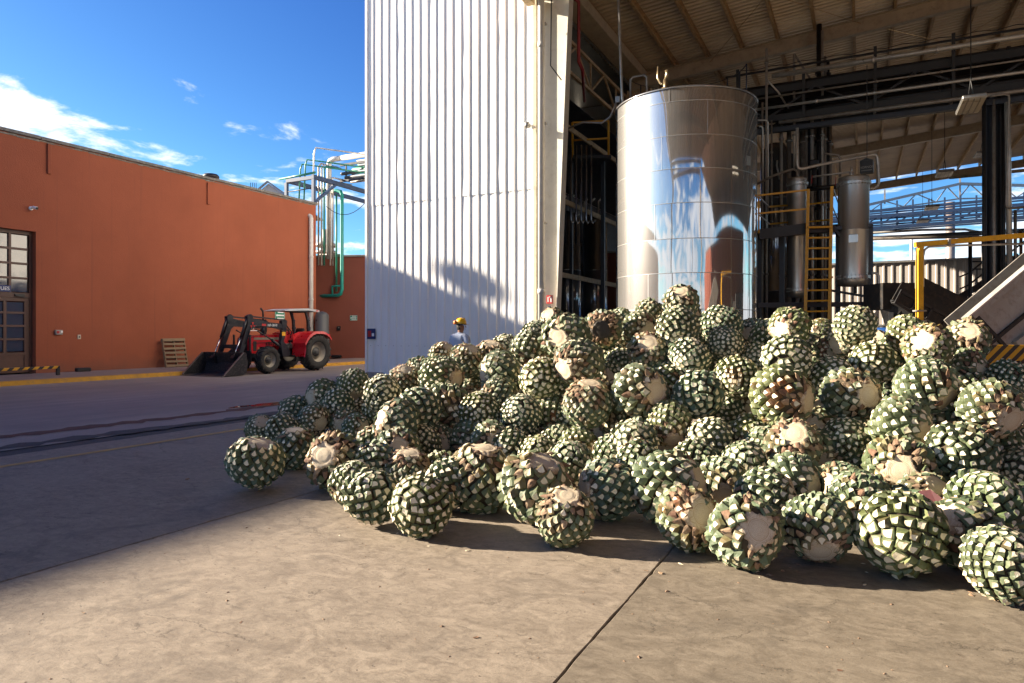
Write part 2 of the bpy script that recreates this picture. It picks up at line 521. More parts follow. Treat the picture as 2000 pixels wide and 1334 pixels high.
def m_road():
    t = NT('worn_road_concrete')
    v = t.coord('World')
    s = t.coord('World', (2.2, .22, 1))
    a = t.noise(s, 1.5, 7, .62, .5); b = t.noise(v, .35, 4, .6); d = t.noise(v, 30, 4, .6)
    c = t.mixc(t.ramp(a, [(.3, 0), (.72, 1)]), (.17, .142, .120), (.36, .305, .255))
    c = t.mixc(t.math('MULTIPLY', t.ramp(b, [(.4, 0), (.7, 1)]), .6), c, (.15, .128, .112))
    c = t.mixc(t.math('MULTIPLY', t.ramp(d, [(.5, 0), (.7, 1)]), .2), c, (.06, .052, .048))
    t.set('Base Color', c).set('Roughness', t.ramp(a, [(.3, .55), (.7, .75)]))
    t.bump(t.math('ADD', d, a), .3, .01)
    return t.m
M['road'] = m_road()
M['gutter'] = paint('gutter_asphalt', (.05, .045, .042), .8, 0, .4, 2.5, (.10, .06, .045), .5, .5)
M['red_dirt'] = paint('red_gravel_dirt', (.14, .06, .042), .9, 0, .5, 6, (.05, .035, .03), .6, .8, bscale=90)
M['joint'] = paint('dark_joint_filler', (.03, .025, .022), .9)
M['paver'] = paint('sidewalk_concrete', (.26, .20, .175), .85, 0, .2, 1.5, (.16, .10, .08), .4, .3)
M['puddle'] = paint('red_wet_puddle', (.13, .006, .006), .06, 0, .3)
def m_stripes(name, sc, ang=45):
    t = NT(name)
    v = t.coord('Object', (1, 1, 1), (0, 0, 0))
    sp = t.node('ShaderNodeSeparateXYZ'); t.l.new(v, sp.inputs[0])
    d = t.math('FRACT', t.math('MULTIPLY', t.math('SUBTRACT', sp.outputs[0], sp.outputs[2]), sc))
    c = t.mixc(t.ramp(d, [(.5, 0), (.505, 1)], 'CONSTANT'), (.62, .30, .01), (.02, .018, .016))
    n = t.noise(v, 12, 6, .7)
    c = t.mixc(t.math('MULTIPLY', t.ramp(n, [(.55, 0), (.7, 1)]), .35), c, (.12, .09, .06))
    t.set('Base Color', c).set('Roughness', .5)
    return t.m
M['hazard'] = m_stripes('hazard_stripes', 6.2)
M['hazard_small'] = m_stripes('hazard_stripes_small', 3.4)
def m_wood():
    t = NT('weathered_pallet_wood')
    v = t.coord('Object', (1, 1, 1))
    oi = t.node('ShaderNodeObjectInfo')
    n = t.noise(t.coord('Generated', (2, 30, 3)), 3, 6, .6)
    c = t.mixc(n, (.18, .115, .06), (.34, .235, .13))
    c = t.mixc(t.math('MULTIPLY', oi.outputs['Random'], .5), c, (.13, .085, .05))
    t.set('Base Color', c).set('Roughness', .85)
    return t.m
M['wood'] = m_wood()
def m_shed():
    t = NT('far_shed_cladding')
    v = t.coord('World')
    n = t.noise(t.coord('World', (1, 1, .1)), 1.5, 5, .6)
    t.set('Base Color', t.mixc(t.ramp(n, [(.35, 0), (.7, 1)]), (.52, .47, .42), (.36, .32, .29))).set('Roughness', .55)
    return t.m
M['far_shed'] = m_shed()
# ------------------------------------------------------------------ heap data: x, y, z, radius, pole kind, dx, dy, dryness, label
PINAS = [
 (-5.177, 4.718, 0.271, 0.271, 'R', 0.2, -0.88, 0.0, 'dark green agave heart lying alone at the far left of the heap'),
 (-5.587, 5.653, 0.233, 0.233, 'R', 0, -0.95, 0.4, 'dark agave heart with brown dry top just behind the lone leftmost heart'),
 (-7.295, 6.719, 0.203, 0.203, 'R', 0.3, -0.6, 0.0, 'shaded agave heart with white cut top, behind and above the lone leftmost heart'),
 (-6.893, 6.733, 0.213, 0.213, 'A', 0.9, 0.3, 0.0, 'shaded agave heart leaning on the right of the white topped one at the left end'),
 (-7.424, 7.502, 0.353, 0.228, 'R', -0.8, 0.4, 0.0, 'small dark agave heart at the left tip of the heap nearest the red puddle'),
 (-7.093, 7.722, 0.568, 0.253, 'R', -0.85, 0.12, 0.0, 'shaded agave heart with a pale cut disc facing the tractor, left shoulder of the heap'),
 (-6.709, 7.941, 0.733, 0.255, 'R', 0, 0.9, 0.0, 'sunlit round green agave heart perched on the left shoulder below the white wall corner'),
 (-6.689, 7.586, 0.456, 0.239, 'A', -0.4, 0.5, 0.0, 'very dark agave heart wedged under the round one on the left shoulder'),
 (-7.226, 8.653, 0.346, 0.187, 'A', 0.2, 0.2, 0.0, 'small bluish agave heart half hidden under the round one on the left shoulder'),
 (-6.699, 7.122, 0.31, 0.235, 'R', 0.55, 0.35, 0.5, 'brownish shaded agave heart with its cut disc facing lower right, left slope of the heap'),
 (-6.421, 7.418, 0.25, 0.211, 'R', -0.15, 0.3, 0.4, 'agave heart with ringed cut disc, middle of three cut discs on the left slope'),
 (-6.076, 7.276, 0.229, 0.205, 'R', 0.7, 0, 0.2, 'agave heart with cut disc turned right, rightmost of three on the left slope'),
 (-5.702, 7.35, 0.677, 0.272, 'A', 0.8, -0.1, 0.0, 'sunlit agave heart with pale trimmed crown at its right, near the white wall base'),
 (-5.982, 7.62, 0.416, 0.233, 'A', 0.2, 0.5, 0.1, 'yellow green agave heart wedged below the sunlit one in front of the white wall base'),
 (-4.637, 6.235, 0.489, 0.285, 'R', -0.9, -0.3, 0.3, 'large shaded agave heart with dark blotch at its left, middle of the left slope'),
 (-4.513, 5.082, 0.277, 0.277, 'R', -0.42, -0.2, 0.8, 'agave heart with glaring white cut disc and shaggy brown rim, front left edge'),
 (-3.882, 4.603, 0.208, 0.208, 'R', -0.2, 0.95, 0.2, 'agave heart with columns of stubs hidden partly behind its right neighbour, front left corner'),
 (-3.399, 4.253, 0.222, 0.222, 'A', 0.42, -0.72, 0.0, 'front agave heart with flat grey white crown on its upper right, left front'),
 (-2.895, 4.193, 0.226, 0.226, 'A', -0.6, -0.36, 0.0, 'bright green agave heart with crown scales at upper left, frontmost in the left part'),
 (-4.382, 5.901, 0.264, 0.243, 'R', 0.08, -0.1, 0.5, 'agave heart with large cream cut disc facing the viewer, left part of the heap'),
 (-4.498, 6.504, 0.235, 0.234, 'A', 0, -0.72, 0.0, 'agave heart with trimmed white crown on top, right behind the large cream disc at left'),
 (-3.792, 5.274, 0.227, 0.22, 'R', 0.1, -0.9, 0.8, 'agave heart with ragged brown top edge, below the large cream disc at left'),
 (-4.488, 6.874, 0.208, 0.208, 'R', 0.15, 0.25, 0.2, 'small agave heart with shaded cut disc right of the trimmed white crown at left'),
 (-3.619, 5.588, 0.178, 0.178, 'R', 0.25, 0.1, 0.3, 'small agave heart with rough yellowish cut end in a gap of the left front'),
 (-4.857, 7.867, 0.2, 0.193, 'R', -0.1, -0.6, 0.6, 'pale cut end of an agave heart lying in a dark gap of the left slope'),
 (-5.73, 8.891, 1.137, 0.244, 'R', 0.5, -0.75, 0.8, "brown topped agave heart on the crest, left of the man's back"),
 (-5.044, 8.45, 1.11, 0.257, 'R', 0.35, -0.85, 0.7, 'brown topped agave heart on the crest directly in front of the man'),
 (-6.164, 8.886, 0.897, 0.232, 'R', -0.6, 0.1, 0.1, 'pale agave heart at the left end of the crest in front of the white wall'),
 (-5.978, 8.2, 0.808, 0.239, 'R', 0.1, -0.8, 0.8, 'brown scaled agave heart low on the left end of the crest'),
 (-6.078, 8.572, 0.673, 0.217, 'A', 0.2, 0.4, 0.1, 'small agave heart squeezed under the brown scaled one at the left end of the crest'),
 (-4.942, 7.619, 0.924, 0.291, 'R', 0.85, 0.2, 0.2, "sunlit agave heart with tan cut face on its right, below the man's left"),
 (-4.609, 7.222, 0.592, 0.287, 'R', 0.75, 0.4, 0.5, 'half dried agave heart in the middle of the left slope, below the tan cut face'),
 (-4.723, 6.745, 0.564, 0.28, 'A', -0.2, 0.7, 0.0, 'dark green agave heart with a shaded lower half, centre of the left slope'),
 (-5.154, 8.723, 0.605, 0.205, 'R', 0.4, 0.2, 0.9, 'small dry brown agave heart in a gap below the man'),
 (-4.119, 7.203, 0.536, 0.255, 'A', -0.1, -0.3, 0.2, 'round olive agave heart sitting free on the left slope above the half round disc'),
 (-4.291, 8.024, 0.981, 0.287, 'R', -0.95, 0, 0.1, 'agave heart with pale stripe down its left edge, under the crest right of the man'),
 (-4.131, 7.699, 0.701, 0.242, 'R', -0.9, 0.25, 0.2, 'agave heart tucked below the one with the pale left stripe'),
 (-4.893, 8.876, 1.158, 0.251, 'R', 0.1, -0.9, 0.9, 'brown dry topped agave heart on the crest just right of the man'),
 (-4.915, 9.377, 1.27, 0.23, 'A', -0.1, -0.5, 0.0, 'agave heart with smooth white crown showing over the crest right of the man'),
 (-4.141, 8.627, 1.263, 0.265, 'R', 0.3, 0.85, 0.3, 'agave heart with straight stub columns on the crest, left of the big bright disc'),
 (-4.641, 9.894, 1.492, 0.221, 'A', 0.2, -0.2, 0.1, 'small agave heart peeking over the crest left of the big bright disc'),
 (-3.381, 8.121, 1.454, 0.315, 'R', -0.42, 0, 0.1, 'agave heart with the biggest bright white disc, on the crest in front of the drainpipe'),
 (-4.482, 10.245, 1.709, 0.217, 'R', -0.4, -0.5, 0.7, 'shaggy agave heart behind the biggest bright disc, at the foot of the drainpipe'),
 (-3.135, 8.833, 1.556, 0.271, 'R', -0.05, 0.05, 1.0, 'rotten agave heart with dark brown hollow end, on the crest left of the steel tank'),
 (-3.292, 10.065, 1.665, 0.218, 'R', -0.2, 0.8, 0.2, 'agave heart on the crest at the left edge of the steel tank'),
 (-2.832, 10.08, 1.785, 0.221, 'R', 0.1, 0.8, 0.5, "dry edged agave heart on the crest in front of the tank's bright streak"),
 (-2.728, 9.271, 1.564, 0.247, 'R', 0.6, 0.2, 0.6, "dry rowed agave heart below the crest in front of the tank's bright streak"),
 (-2.227, 9.497, 1.933, 0.252, 'R', 0, -0.72, 0.3, 'topmost agave heart of the heap with pale cut top, in front of the steel tank'),
 (-2.074, 8.677, 1.572, 0.282, 'A', -0.2, 0.6, 0.0, 'big green agave heart carrying the topmost one'),
 (-2.367, 10.528, 1.79, 0.201, 'R', 0.7, 0.2, 0.2, 'small agave heart pinched right under the topmost one'),
 (-1.637, 9.24, 1.621, 0.257, 'A', 0.1, 0.7, 0.0, 'blue green agave heart on the crest under the right edge of the steel tank'),
 (-1.527, 8.901, 1.364, 0.234, 'A', 0.1, 0.22, 0.0, 'agave heart with netted crown scales facing us, below the right edge of the steel tank'),
 (-1.325, 9.925, 1.514, 0.206, 'R', -0.35, 0.15, 0.3, 'greyish cut agave heart with a dark ring, on the crest right of the tank'),
 (-2.384, 8.461, 1.267, 0.262, 'R', 0, -0.52, 0.7, 'agave heart with pale cut top over a brown shaggy belt, upper middle of the heap'),
 (-1.854, 8.38, 1.213, 0.264, 'A', -0.3, 0.8, 0.0, 'blue green agave heart between the brown belted one and the netted crown one'),
 (-3.064, 7.766, 1.145, 0.298, 'R', -0.7, 0.35, 0.7, 'agave heart with brown fibrous shoulder and bright disc, below the biggest disc on the crest'),
 (-3.108, 9.051, 1.152, 0.233, 'A', 0.3, 0.3, 0.0, 'dark agave heart in the shadow below the rotten one'),
 (-2.808, 8.671, 1.075, 0.241, 'A', -0.4, 0.5, 0.0, "shaded green agave heart behind the brown belted one's left side"),
 (-2.157, 7.311, 0.871, 0.295, 'R', 0.65, 0, 0.4, 'agave heart with round tan disc turned to the right, centre of the heap'),
 (-1.575, 7.469, 0.842, 0.277, 'A', 0.62, 0.52, 0.0, 'agave heart with diagonal dark stub rows, right beside the tan disc in the centre'),
 (-2.724, 7.2, 0.725, 0.28, 'R', 0.12, -0.92, 0.6, 'agave heart with a straw brown slanted top, left beside the tan disc in the centre'),
 (-3.396, 7.7, 0.485, 0.227, 'R', 0.5, 0.7, 0.3, 'pale green agave heart with a reddish rotten spot, left of the straw brown top'),
 (-3.552, 7.754, 0.931, 0.281, 'A', -0.3, 0.36, 0.0, 'olive agave heart with small crown whorl at its lower left, below the biggest disc'),
 (-3.596, 7.267, 0.527, 0.243, 'A', 0, -0.68, 0.0, 'dark green agave heart with white crown on top, left of centre'),
 (-3.695, 6.703, 0.289, 0.241, 'R', 0.5, -0.1, 0.2, 'agave heart with half round cut disc facing up right, left of centre front slope'),
 (-3.652, 7.492, 0.206, 0.206, 'A', 0.6, 0.4, 0.0, 'low green agave heart in the trough right of the half round disc'),
 (-3.112, 7.217, 0.223, 0.223, 'R', -0.1, 0.9, 0.0, 'agave heart with long upright stubs in the trough left of centre'),
 (-3.077, 6.625, 0.208, 0.208, 'A', -0.1, -0.5, 0.1, 'yellow green agave heart with a rough crown, behind the front row left of centre'),
 (-2.79, 7.116, 0.233, 0.228, 'R', 0.6, 0.5, 0.4, 'yellowish agave heart with reddish stubs, behind the front row at centre'),
 (-2.802, 7.822, 0.233, 0.191, 'R', 0.1, -0.5, 0.9, 'brown fibrous agave heart end in the trough under the centre'),
 (-2.074, 6.792, 0.394, 0.245, 'A', -0.15, -0.42, 0.1, 'agave heart with white netted crown and withered stubs below, middle of the front slope'),
 (-2.869, 5.025, 0.286, 0.286, 'R', 0.1, -0.95, 0.6, 'large front agave heart with brown slanted top, left of centre on the floor'),
 (-2.287, 4.885, 0.291, 0.291, 'R', 0.25, -0.85, 0.5, 'large front agave heart with pale scaly cut top, just behind the small front one'),
 (-1.85, 4.454, 0.216, 0.216, 'R', 0.05, -0.7, 0.4, 'small front agave heart with eye like cut disc on top, foremost at centre'),
 (-1.833, 5.25, 0.251, 0.251, 'R', -0.95, 0.1, 0.3, 'dark sided agave heart with slanted stub columns, front row right of the eye like disc'),
 (-2.544, 7.665, 0.5, 0.226, 'R', 0.1, 0.8, 0.6, 'low agave heart with brown lower fringe, under the tan disc in the centre'),
 (-1.809, 7.162, 0.549, 0.245, 'R', 0.3, 0.8, 0.3, 'yellow green agave heart with ragged cut stubs, under the diagonal rowed one'),
 (-1.362, 7.063, 0.427, 0.234, 'A', -0.7, -0.36, 0.0, 'pale round agave heart with neat vertical rows, middle right of the front slope'),
 (-1.996, 7.694, 0.225, 0.19, 'R', 0.2, 0.2, 1.0, 'withered red brown agave heart in the gap beside the white netted crown'),
 (-1.386, 6.524, 0.268, 0.228, 'A', 0.5, 0.6, 0.0, 'shaded agave heart behind the broad front one, right of centre'),
 (-1.35, 5.363, 0.284, 0.283, 'R', 0.9, -0.3, 0.2, 'broad front agave heart with big blocky stubs, front row right of centre'),
 (-0.938, 6.497, 0.279, 0.227, 'A', -0.2, -0.6, 0.0, 'agave heart with lit green top and black shaded base, second row right of centre'),
 (-1.065, 4.765, 0.223, 0.223, 'R', 0.52, -0.15, 0.8, 'front agave heart with brown torn leaves around its right hand disc'),
 (-0.654, 4.548, 0.235, 0.235, 'R', 0.36, -0.1, 0.3, 'front agave heart with a wide cream disc and brown rim facing the viewer'),
 (-0.257, 4.882, 0.227, 0.227, 'R', 0.12, 0.8, 0.3, 'front agave heart standing on its cut base with upright stub columns, right front'),
 (0.219, 4.89, 0.259, 0.259, 'A', -0.6, 0.5, 0.0, 'largest front agave heart, yellow green with crown scales at lower left'),
 (0.705, 4.671, 0.202, 0.202, 'A', 0.5, -0.6, 0.3, 'front agave heart cut by the right edge of the photo, nearest the viewer'),
 (0.422, 5.985, 0.255, 0.2, 'R', 0.5, -0.6, 0.7, 'agave heart with a dark red torn leaf, behind the largest front one'),
 (0.77, 5.681, 0.317, 0.24, 'A', 0.3, -0.85, 0.0, 'wide agave heart with blunt blocky stubs, second row at the right edge'),
 (1.267, 7.41, 0.294, 0.186, 'A', -0.2, -0.4, 0.0, 'agave heart with a bare white crown at the right edge, second row'),
 (0.728, 6.559, 0.512, 0.257, 'A', -0.5, -0.3, 0.0, 'agave heart with long protruding finger like stubs, right part of the front slope'),
 (0.281, 6.362, 0.404, 0.256, 'R', 0.05, 0.1, 0.7, 'agave heart with brown ringed cream disc facing us, behind the largest front one'),
 (0.327, 6.958, 0.684, 0.262, 'R', 0.85, 0.3, 0.0, 'large agave heart with slanting stub rows, above the brown ringed disc at right'),
 (-0.125, 7.171, 0.49, 0.229, 'A', 0.1, -0.4, 0.5, 'agave heart with coiled concentric stub rows, right of the shaggy cut topped one'),
 (-0.543, 6.792, 0.475, 0.245, 'R', 0, -0.5, 0.9, 'agave heart with swirling cut top and shaggy brown collar, right centre of the slope'),
 (-0.487, 5.993, 0.291, 0.241, 'R', 0.85, 0.2, 0.0, 'pale agave heart with bright squared stubs, above the one standing on its base'),
 (-0.155, 6.43, 0.206, 0.206, 'R', -0.5, 0.1, 0.4, 'dark agave heart with white flat scales in shadow, left of the brown ringed disc'),
 (-1.033, 7.475, 0.447, 0.218, 'A', -0.3, 0.5, 0.1, 'agave heart under the yellow green one with dead scales, right centre'),
 (-0.782, 8.986, 1.563, 0.247, 'R', -0.5, 0.1, 0.2, 'bright agave heart with white disc at its left, on the crest below the yellow ladder'),
 (-0.51, 10.569, 1.543, 0.18, 'R', -0.8, 0.1, 0.3, 'small agave heart on the crest right at the foot of the yellow ladder'),
 (-0.058, 8.71, 1.588, 0.237, 'A', 0.2, 0.8, 0.0, 'agave heart on the crest under the hanging steel vessel'),
 (-0.137, 9.091, 1.414, 0.232, 'R', -0.75, 0.35, 0.3, 'agave heart with pale left flank, in front of the one under the hanging vessel'),
 (0.204, 10.55, 1.381, 0.17, 'R', 0, -0.6, 0.5, 'small tan cut agave heart behind the crest, beside the blue drum'),
 (-0.348, 9.402, 1.25, 0.219, 'R', 0.35, -0.15, 0.6, 'agave heart with ringed disc and reddish stubs, upper right of the heap'),
 (-0.728, 8.068, 1.196, 0.272, 'A', -0.4, -0.15, 0.0, 'agave heart with bright netted crown facing left, upper right of the heap'),
 (-1.168, 9.117, 1.182, 0.22, 'A', -0.3, 0.2, 0.0, 'small pale scaled agave heart left of the bright netted crown'),
 (0.124, 8.438, 1.176, 0.242, 'A', -0.5, 0.2, 0.0, 'yellow green agave heart with crown scales at lower left, upper right of the heap'),
 (-0.263, 8.196, 1.01, 0.243, 'A', 0.6, -0.4, 0.0, 'dark agave heart with flat grey crown touching the yellow green one, upper right'),
 (-0.672, 7.088, 0.884, 0.297, 'R', 0.93, 0.1, 0.3, 'yellow green agave heart with dead brown scales in its middle, right centre'),
 (-0.086, 7.503, 0.9, 0.267, 'R', 0.68, 0, 0.5, 'agave heart with pale disc turned right and stubby belt, right centre'),
 (-1.241, 8.02, 1.009, 0.253, 'A', -0.6, 0.6, 0.0, 'dark agave heart in shade left of the yellow green one with dead scales'),
 (-1.239, 8.377, 0.748, 0.223, 'R', 0.5, 0.6, 0.1, 'shaded agave heart half covered by the yellow green one with dead scales'),
 (-0.41, 8.621, 0.609, 0.191, 'R', 0, -0.2, 0.2, 'agave heart with grey shaded cut end, in the gap between the two right centre ones'),
 (0.278, 8.827, 0.868, 0.201, 'A', 0.5, 0.5, 0.0, 'dark agave heart in the shadow left of the big slanting rowed one at right'),
 (0.471, 9.35, 1.494, 0.215, 'R', 0.3, 0.9, 0.2, 'agave heart at the foot of the yellow post, on the crest'),
 (0.623, 8.319, 1.366, 0.257, 'R', -0.25, -0.3, 0.5, 'agave heart with torn bright disc on the crest right of the yellow post'),
 (1.047, 9.04, 1.432, 0.233, 'R', 0.15, -0.45, 0.4, 'agave heart with grey ringed disc, right end of the crest by the conveyor'),
 (0.534, 7.345, 1.013, 0.288, 'R', 0.8, 0.5, 0.1, 'big agave heart with slanting stub rows below the torn bright disc, right side'),
 (1.003, 8.743, 1.137, 0.211, 'R', 0.6, 0.3, 0.4, 'agave heart under the right end of the crest, left of the striped panel'),
 (1.352, 8.587, 1.02, 0.209, 'A', 0.3, 0.6, 0.2, 'dark agave heart in front of the striped panel at the right edge'),
 (1.006, 7.097, 0.84, 0.27, 'R', 0.72, 0.42, 0.5, 'big agave heart with tan cut base at lower right, near the right edge'),
 (1.346, 8.111, 0.484, 0.187, 'A', -0.5, -0.5, 0.0, 'pale stubbed agave heart at the right edge, under the one with tan cut base'),
]
GAP_PINAS = [
 (-1.045, 5.994, 0.23, 0.23), (-4.904, 6.146, 0.23, 0.23), (0.711, 7.527, 0.749, 0.23), (-2.115, 8.348, 0.914, 0.23),
 (-1.408, 8.21, 0.635, 0.23), (-0.004, 5.829, 0.23, 0.23), (-3.008, 8.636, 0.895, 0.23), (0.029, 7.209, 0.323, 0.23),
 (-2.518, 6.151, 0.23, 0.23), (-0.637, 5.588, 0.23, 0.23), (-4.122, 6.952, 0.23, 0.23), (-3.438, 7.924, 0.692, 0.23),
 (-0.333, 7.099, 0.369, 0.23), (-0.581, 9.767, 1.278, 0.23), (0.4, 9.692, 1.266, 0.23), (-1.686, 9.079, 1.148, 0.23),
 (0.052, 8.097, 0.589, 0.23), (-3.174, 9.755, 1.432, 0.23), (-2.281, 6.807, 0.23, 0.23), (1.15, 7.832, 0.411, 0.23),
 (-4.003, 8.135, 0.732, 0.23), (-3.165, 7.732, 0.445, 0.23), (-3.441, 6.686, 0.23, 0.23), (-5.151, 8.868, 0.847, 0.23),
 (0.579, 5.187, 0.23, 0.23), (-1.918, 6.465, 0.23, 0.23), (-1.988, 9.797, 1.522, 0.23), (0.922, 8.422, 0.921, 0.23),
 (0.601, 7.379, 0.588, 0.23), (-0.834, 7.152, 0.361, 0.23), (-4.147, 5.197, 0.23, 0.23), (-1.082, 9.488, 1.44, 0.23),
 (-0.538, 8.676, 1.016, 0.23), (-0.412, 7.936, 0.493, 0.23), (-4.052, 9.041, 1.166, 0.23), (-2.276, 7.671, 0.526, 0.23),
 (-3.099, 4.856, 0.23, 0.23), (1.005, 5.881, 0.23, 0.23),
]
rng = random.Random(11)
# ================================================================== SETTING
ground = MB().box((0, 0, -.26), (900, 900, .4)).build('ground', M['joint'])
tag(ground, kind='structure')
# concrete slabs of the yard, with open joints between them
XJ = [-9.32, -4.62, -1.17, 2.28, 5.75, 9.2, 14.0, 20.0, 28.0]
YJ = [-14.0, -7.0, -1.4, 9.8, 17.3, 25.0, 34.0, 44.0, 60.0]
def slab(x0, x1, y0, y1, seed):
    r = random.Random(seed)
    g = .0036
    def edge(a, b, n):
        out = []
        w = 0
        for k in range(n + 1):
            w = w * .7 + r.uniform(-.003, .003)
            ch = r.uniform(.006, .018) if r.random() < .05 else 0
            out.append((a + (b - a) * k / n, w - ch))
        return out
    step = .06 if y1 < 12 and x0 < 6 else 2.0
    ny = max(2, int((y1 - y0) / step)); nx = max(2, int((x1 - x0) / step))
    P = []
    P += [(x0 + g - w, y) for y, w in edge(y0, y1, ny)][::-1]
    P += [(x, y0 + g - w) for x, w in edge(x0, x1, nx)][1:]
    P += [(x1 - g + w, y) for y, w in edge(y0, y1, ny)][1:]
    P += [(x, y1 - g + w) for x, w in edge(x0, x1, nx)][::-1][1:-1]
    n = len(P)
    mb = MB()
    cx, cy = (x0 + x1) / 2, (y0 + y1) / 2
    ins = [(x + (cx - x) / max(1, abs(cx - x)) * .006, y + (cy - y) / max(1, abs(cy - y)) * .006) for x, y in P]
    vs = [(x, y, 0) for x, y in ins] + [(x, y, -.006) for x, y in P] + [(x, y, -.05) for x, y in P]
    fs = [tuple(range(n))]
    for k in range(n):
        k2 = (k + 1) % n
        fs += [(k, k2, n + k2, n + k), (n + k, n + k2, 2 * n + k2, 2 * n + k)]
    mb.add(vs, fs)
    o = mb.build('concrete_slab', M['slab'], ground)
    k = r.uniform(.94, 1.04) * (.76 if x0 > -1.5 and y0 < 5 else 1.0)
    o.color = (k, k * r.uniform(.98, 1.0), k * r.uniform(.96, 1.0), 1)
    return o
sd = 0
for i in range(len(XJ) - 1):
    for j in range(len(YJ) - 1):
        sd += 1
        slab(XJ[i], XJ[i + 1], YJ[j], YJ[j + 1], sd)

def sheet(name, poly, z, mat, parent=None, th=None):
    mb = MB(); n = len(poly)
    mb.add([(x, y, z) for x, y in poly], [tuple(range(n))])
    if th:
        mb.add([(x, y, z) for x, y in poly] + [(x, y, z - th) for x, y in poly], [(k, (k + 1) % n, n + (k + 1) % n, n + k) for k in range(n)])
    return mb.build(name, mat, parent)
KERB_X = -21.55
road = sheet('road', [(KERB_X, -60), (-9.75, -60), (-9.75, 32.0), (KERB_X, 32.0)], 0, M['road'])
tag(road, kind='structure')
road2 = sheet('road', [(-60, -60), (KERB_X - 4, -60), (KERB_X - 4, -20), (-60, -20)], 0, M['road']); tag(road2, kind='structure')
gut = sheet('gutter', [(-9.75, -60), (-9.335, -60), (-9.335, 17.0), (-9.75, 17.0)], -.012, M['gutter'])
tag(gut, kind='structure')
def wobble_strip(xc, w, y0, y1, n, seed, amp=.5):
    r = random.Random(seed); L = []; R = []
    for k in range(n + 1):
        y = y0 + (y1 - y0) * k / n
        e = math.sin(PI * k / n) ** .5
        a = xc + .10 * math.sin(y * .9) ; ww = w * e * (1 + amp * r.uniform(-1, 1)) + .01
        L.append((a - ww / 2 + r.uniform(-.04, .04), y)); R.append((a + ww / 2 + r.uniform(-.04, .04), y))
    return L + R[::-1]
dirt = sheet('dirt_strip', wobble_strip(-10.95, .38, 1.5, 11.8, 60, 4), .004, M['red_dirt']); tag(dirt, kind='structure')
dirt2 = sheet('gutter_dirt', wobble_strip(-9.9, .35, -1, 11.5, 70, 5), .005, M['gutter']); tag(dirt2, kind='structure')
yl = sheet('painted_line', [(-8.66, -20), (-8.54, -20), (-8.54, 17.2), (-8.66, 17.2)], .004, M['yellow_line']); tag(yl, kind='structure')
pud = []
for k in range(28):
    a = 2 * PI * k / 28; r_ = 1 + .35 * math.sin(3 * a + 1) + .2 * math.sin(7 * a)
    pud.append((-11.15 + .22 * r_ * math.cos(a) + .06 * math.sin(a), 10.3 + .55 * r_ * math.sin(a)))
pd = sheet('puddle', pud, .008, M['puddle'])
tag(pd, 'small red wet puddle on the road at the left tip of the heap', 'puddle')

# sidewalk and yellow kerb
sw = MB()
sw.box(((-25.3 + KERB_X - .34) / 2, 6.3, .05), (abs(-25.3 - KERB_X + .34), 52.6, .14))
sw = sw.build('sidewalk', M['paver']); tag(sw, kind='structure')
sw2 = MB().box((-19.9, 35.4, .05), (10.8, 5.6, .14)).build('sidewalk', M['paver']); tag(sw2, kind='structure')
kerb = empty('kerb', (0, 0, 0), kind='structure')
y = -20.0; k = 0
while y < 32.5:
    L = 3.05
    kb = MB()
    a, b = y + .006, y + L - .006
    kb.prism([(KERB_X - .34, -.02), (KERB_X, -.02), (KERB_X - .03, .115), (KERB_X - .06, .13), (KERB_X - .34, .13)], a, b, 'xz')
    kb.build('kerb_block', M['yellow_kerb'], kerb)
    y += L; k += 1
for x in np.arange(KERB_X, -14.3, 3.05):
    kb = MB().box((x + 1.525, 32.65, .055), (3.04, .34, .15)); kb.build('kerb_block', M['yellow_kerb'], kerb)

# ================================================================== TERRACOTTA BUILDING
WX, WY1, WZ = -25.3, 27.05, 8.2
tb = empty('terracotta_building', (WX, 6, 0), label='long terracotta rendered building with a glazed brown door', cat='building')
def rel(p, root): return Vector(p) - root.location
def bld(mb, name, mat, root):
    """built in world coordinates, parented to an unrotated root"""
    o = mb.build(name, mat, root)
    o.data.transform(Matrix.Translation(-root.location))
    return o
DY0, DY1, DZ1 = 10.3, 13.48, 5.0
m = MB()
m.prism([(-20, .1), (DY0, .1), (DY0, DZ1), (DY1, DZ1), (DY1, .1), (WY1, .1), (WY1, WZ), (-20, WZ)], WX, WX - .32, 'yz')
bld(m, 'wall', M['terracotta'], tb)
m = MB().box((WX - 9, WY1 - .16, WZ / 2), (17.3, .31, WZ)).box((WX - 9, -19.8, WZ / 2), (17.3, .31, WZ)).box((WX - 17.6, 3.5, WZ / 2), (.3, 46.4, WZ))
bld(m, 'side_wall', M['terracotta'], tb)
bld(MB().box((WX - 9, 3.5, WZ - .6), (17.2, 46, .2)), 'roof', M['concrete_light'], tb)
m = MB()
for a in np.arange(-20, WY1, 2.4):
    b = min(a + 2.39, WY1 + .05)
    m.box((WX - .14 + rng.uniform(-.012, .012), (a + b) / 2, WZ + .055 + rng.uniform(-.008, .008)), (.46, b - a, .11), bev=.01)
    # ragged mortar under the cap
    for q in range(10):
        yy = a + (b - a) * (q + .5) / 10
        m.box((WX + .004, yy, WZ - .03 - rng.uniform(0, .03)), (.03, (b - a) / 10, rng.uniform(.02, .07)))
bld(m, 'parapet_cap', M['terracotta_cap'], tb)
for px_, zt, ln in ((95, 8.12, 1.05), (406, 8.05, .95)):
    p = atX(px_, 300, WX)
    bld(MB().box((WX + .035, p.y, zt - ln / 2), (.07, .12, ln), bev=.012), 'scupper_cover', M['terracotta'], tb)
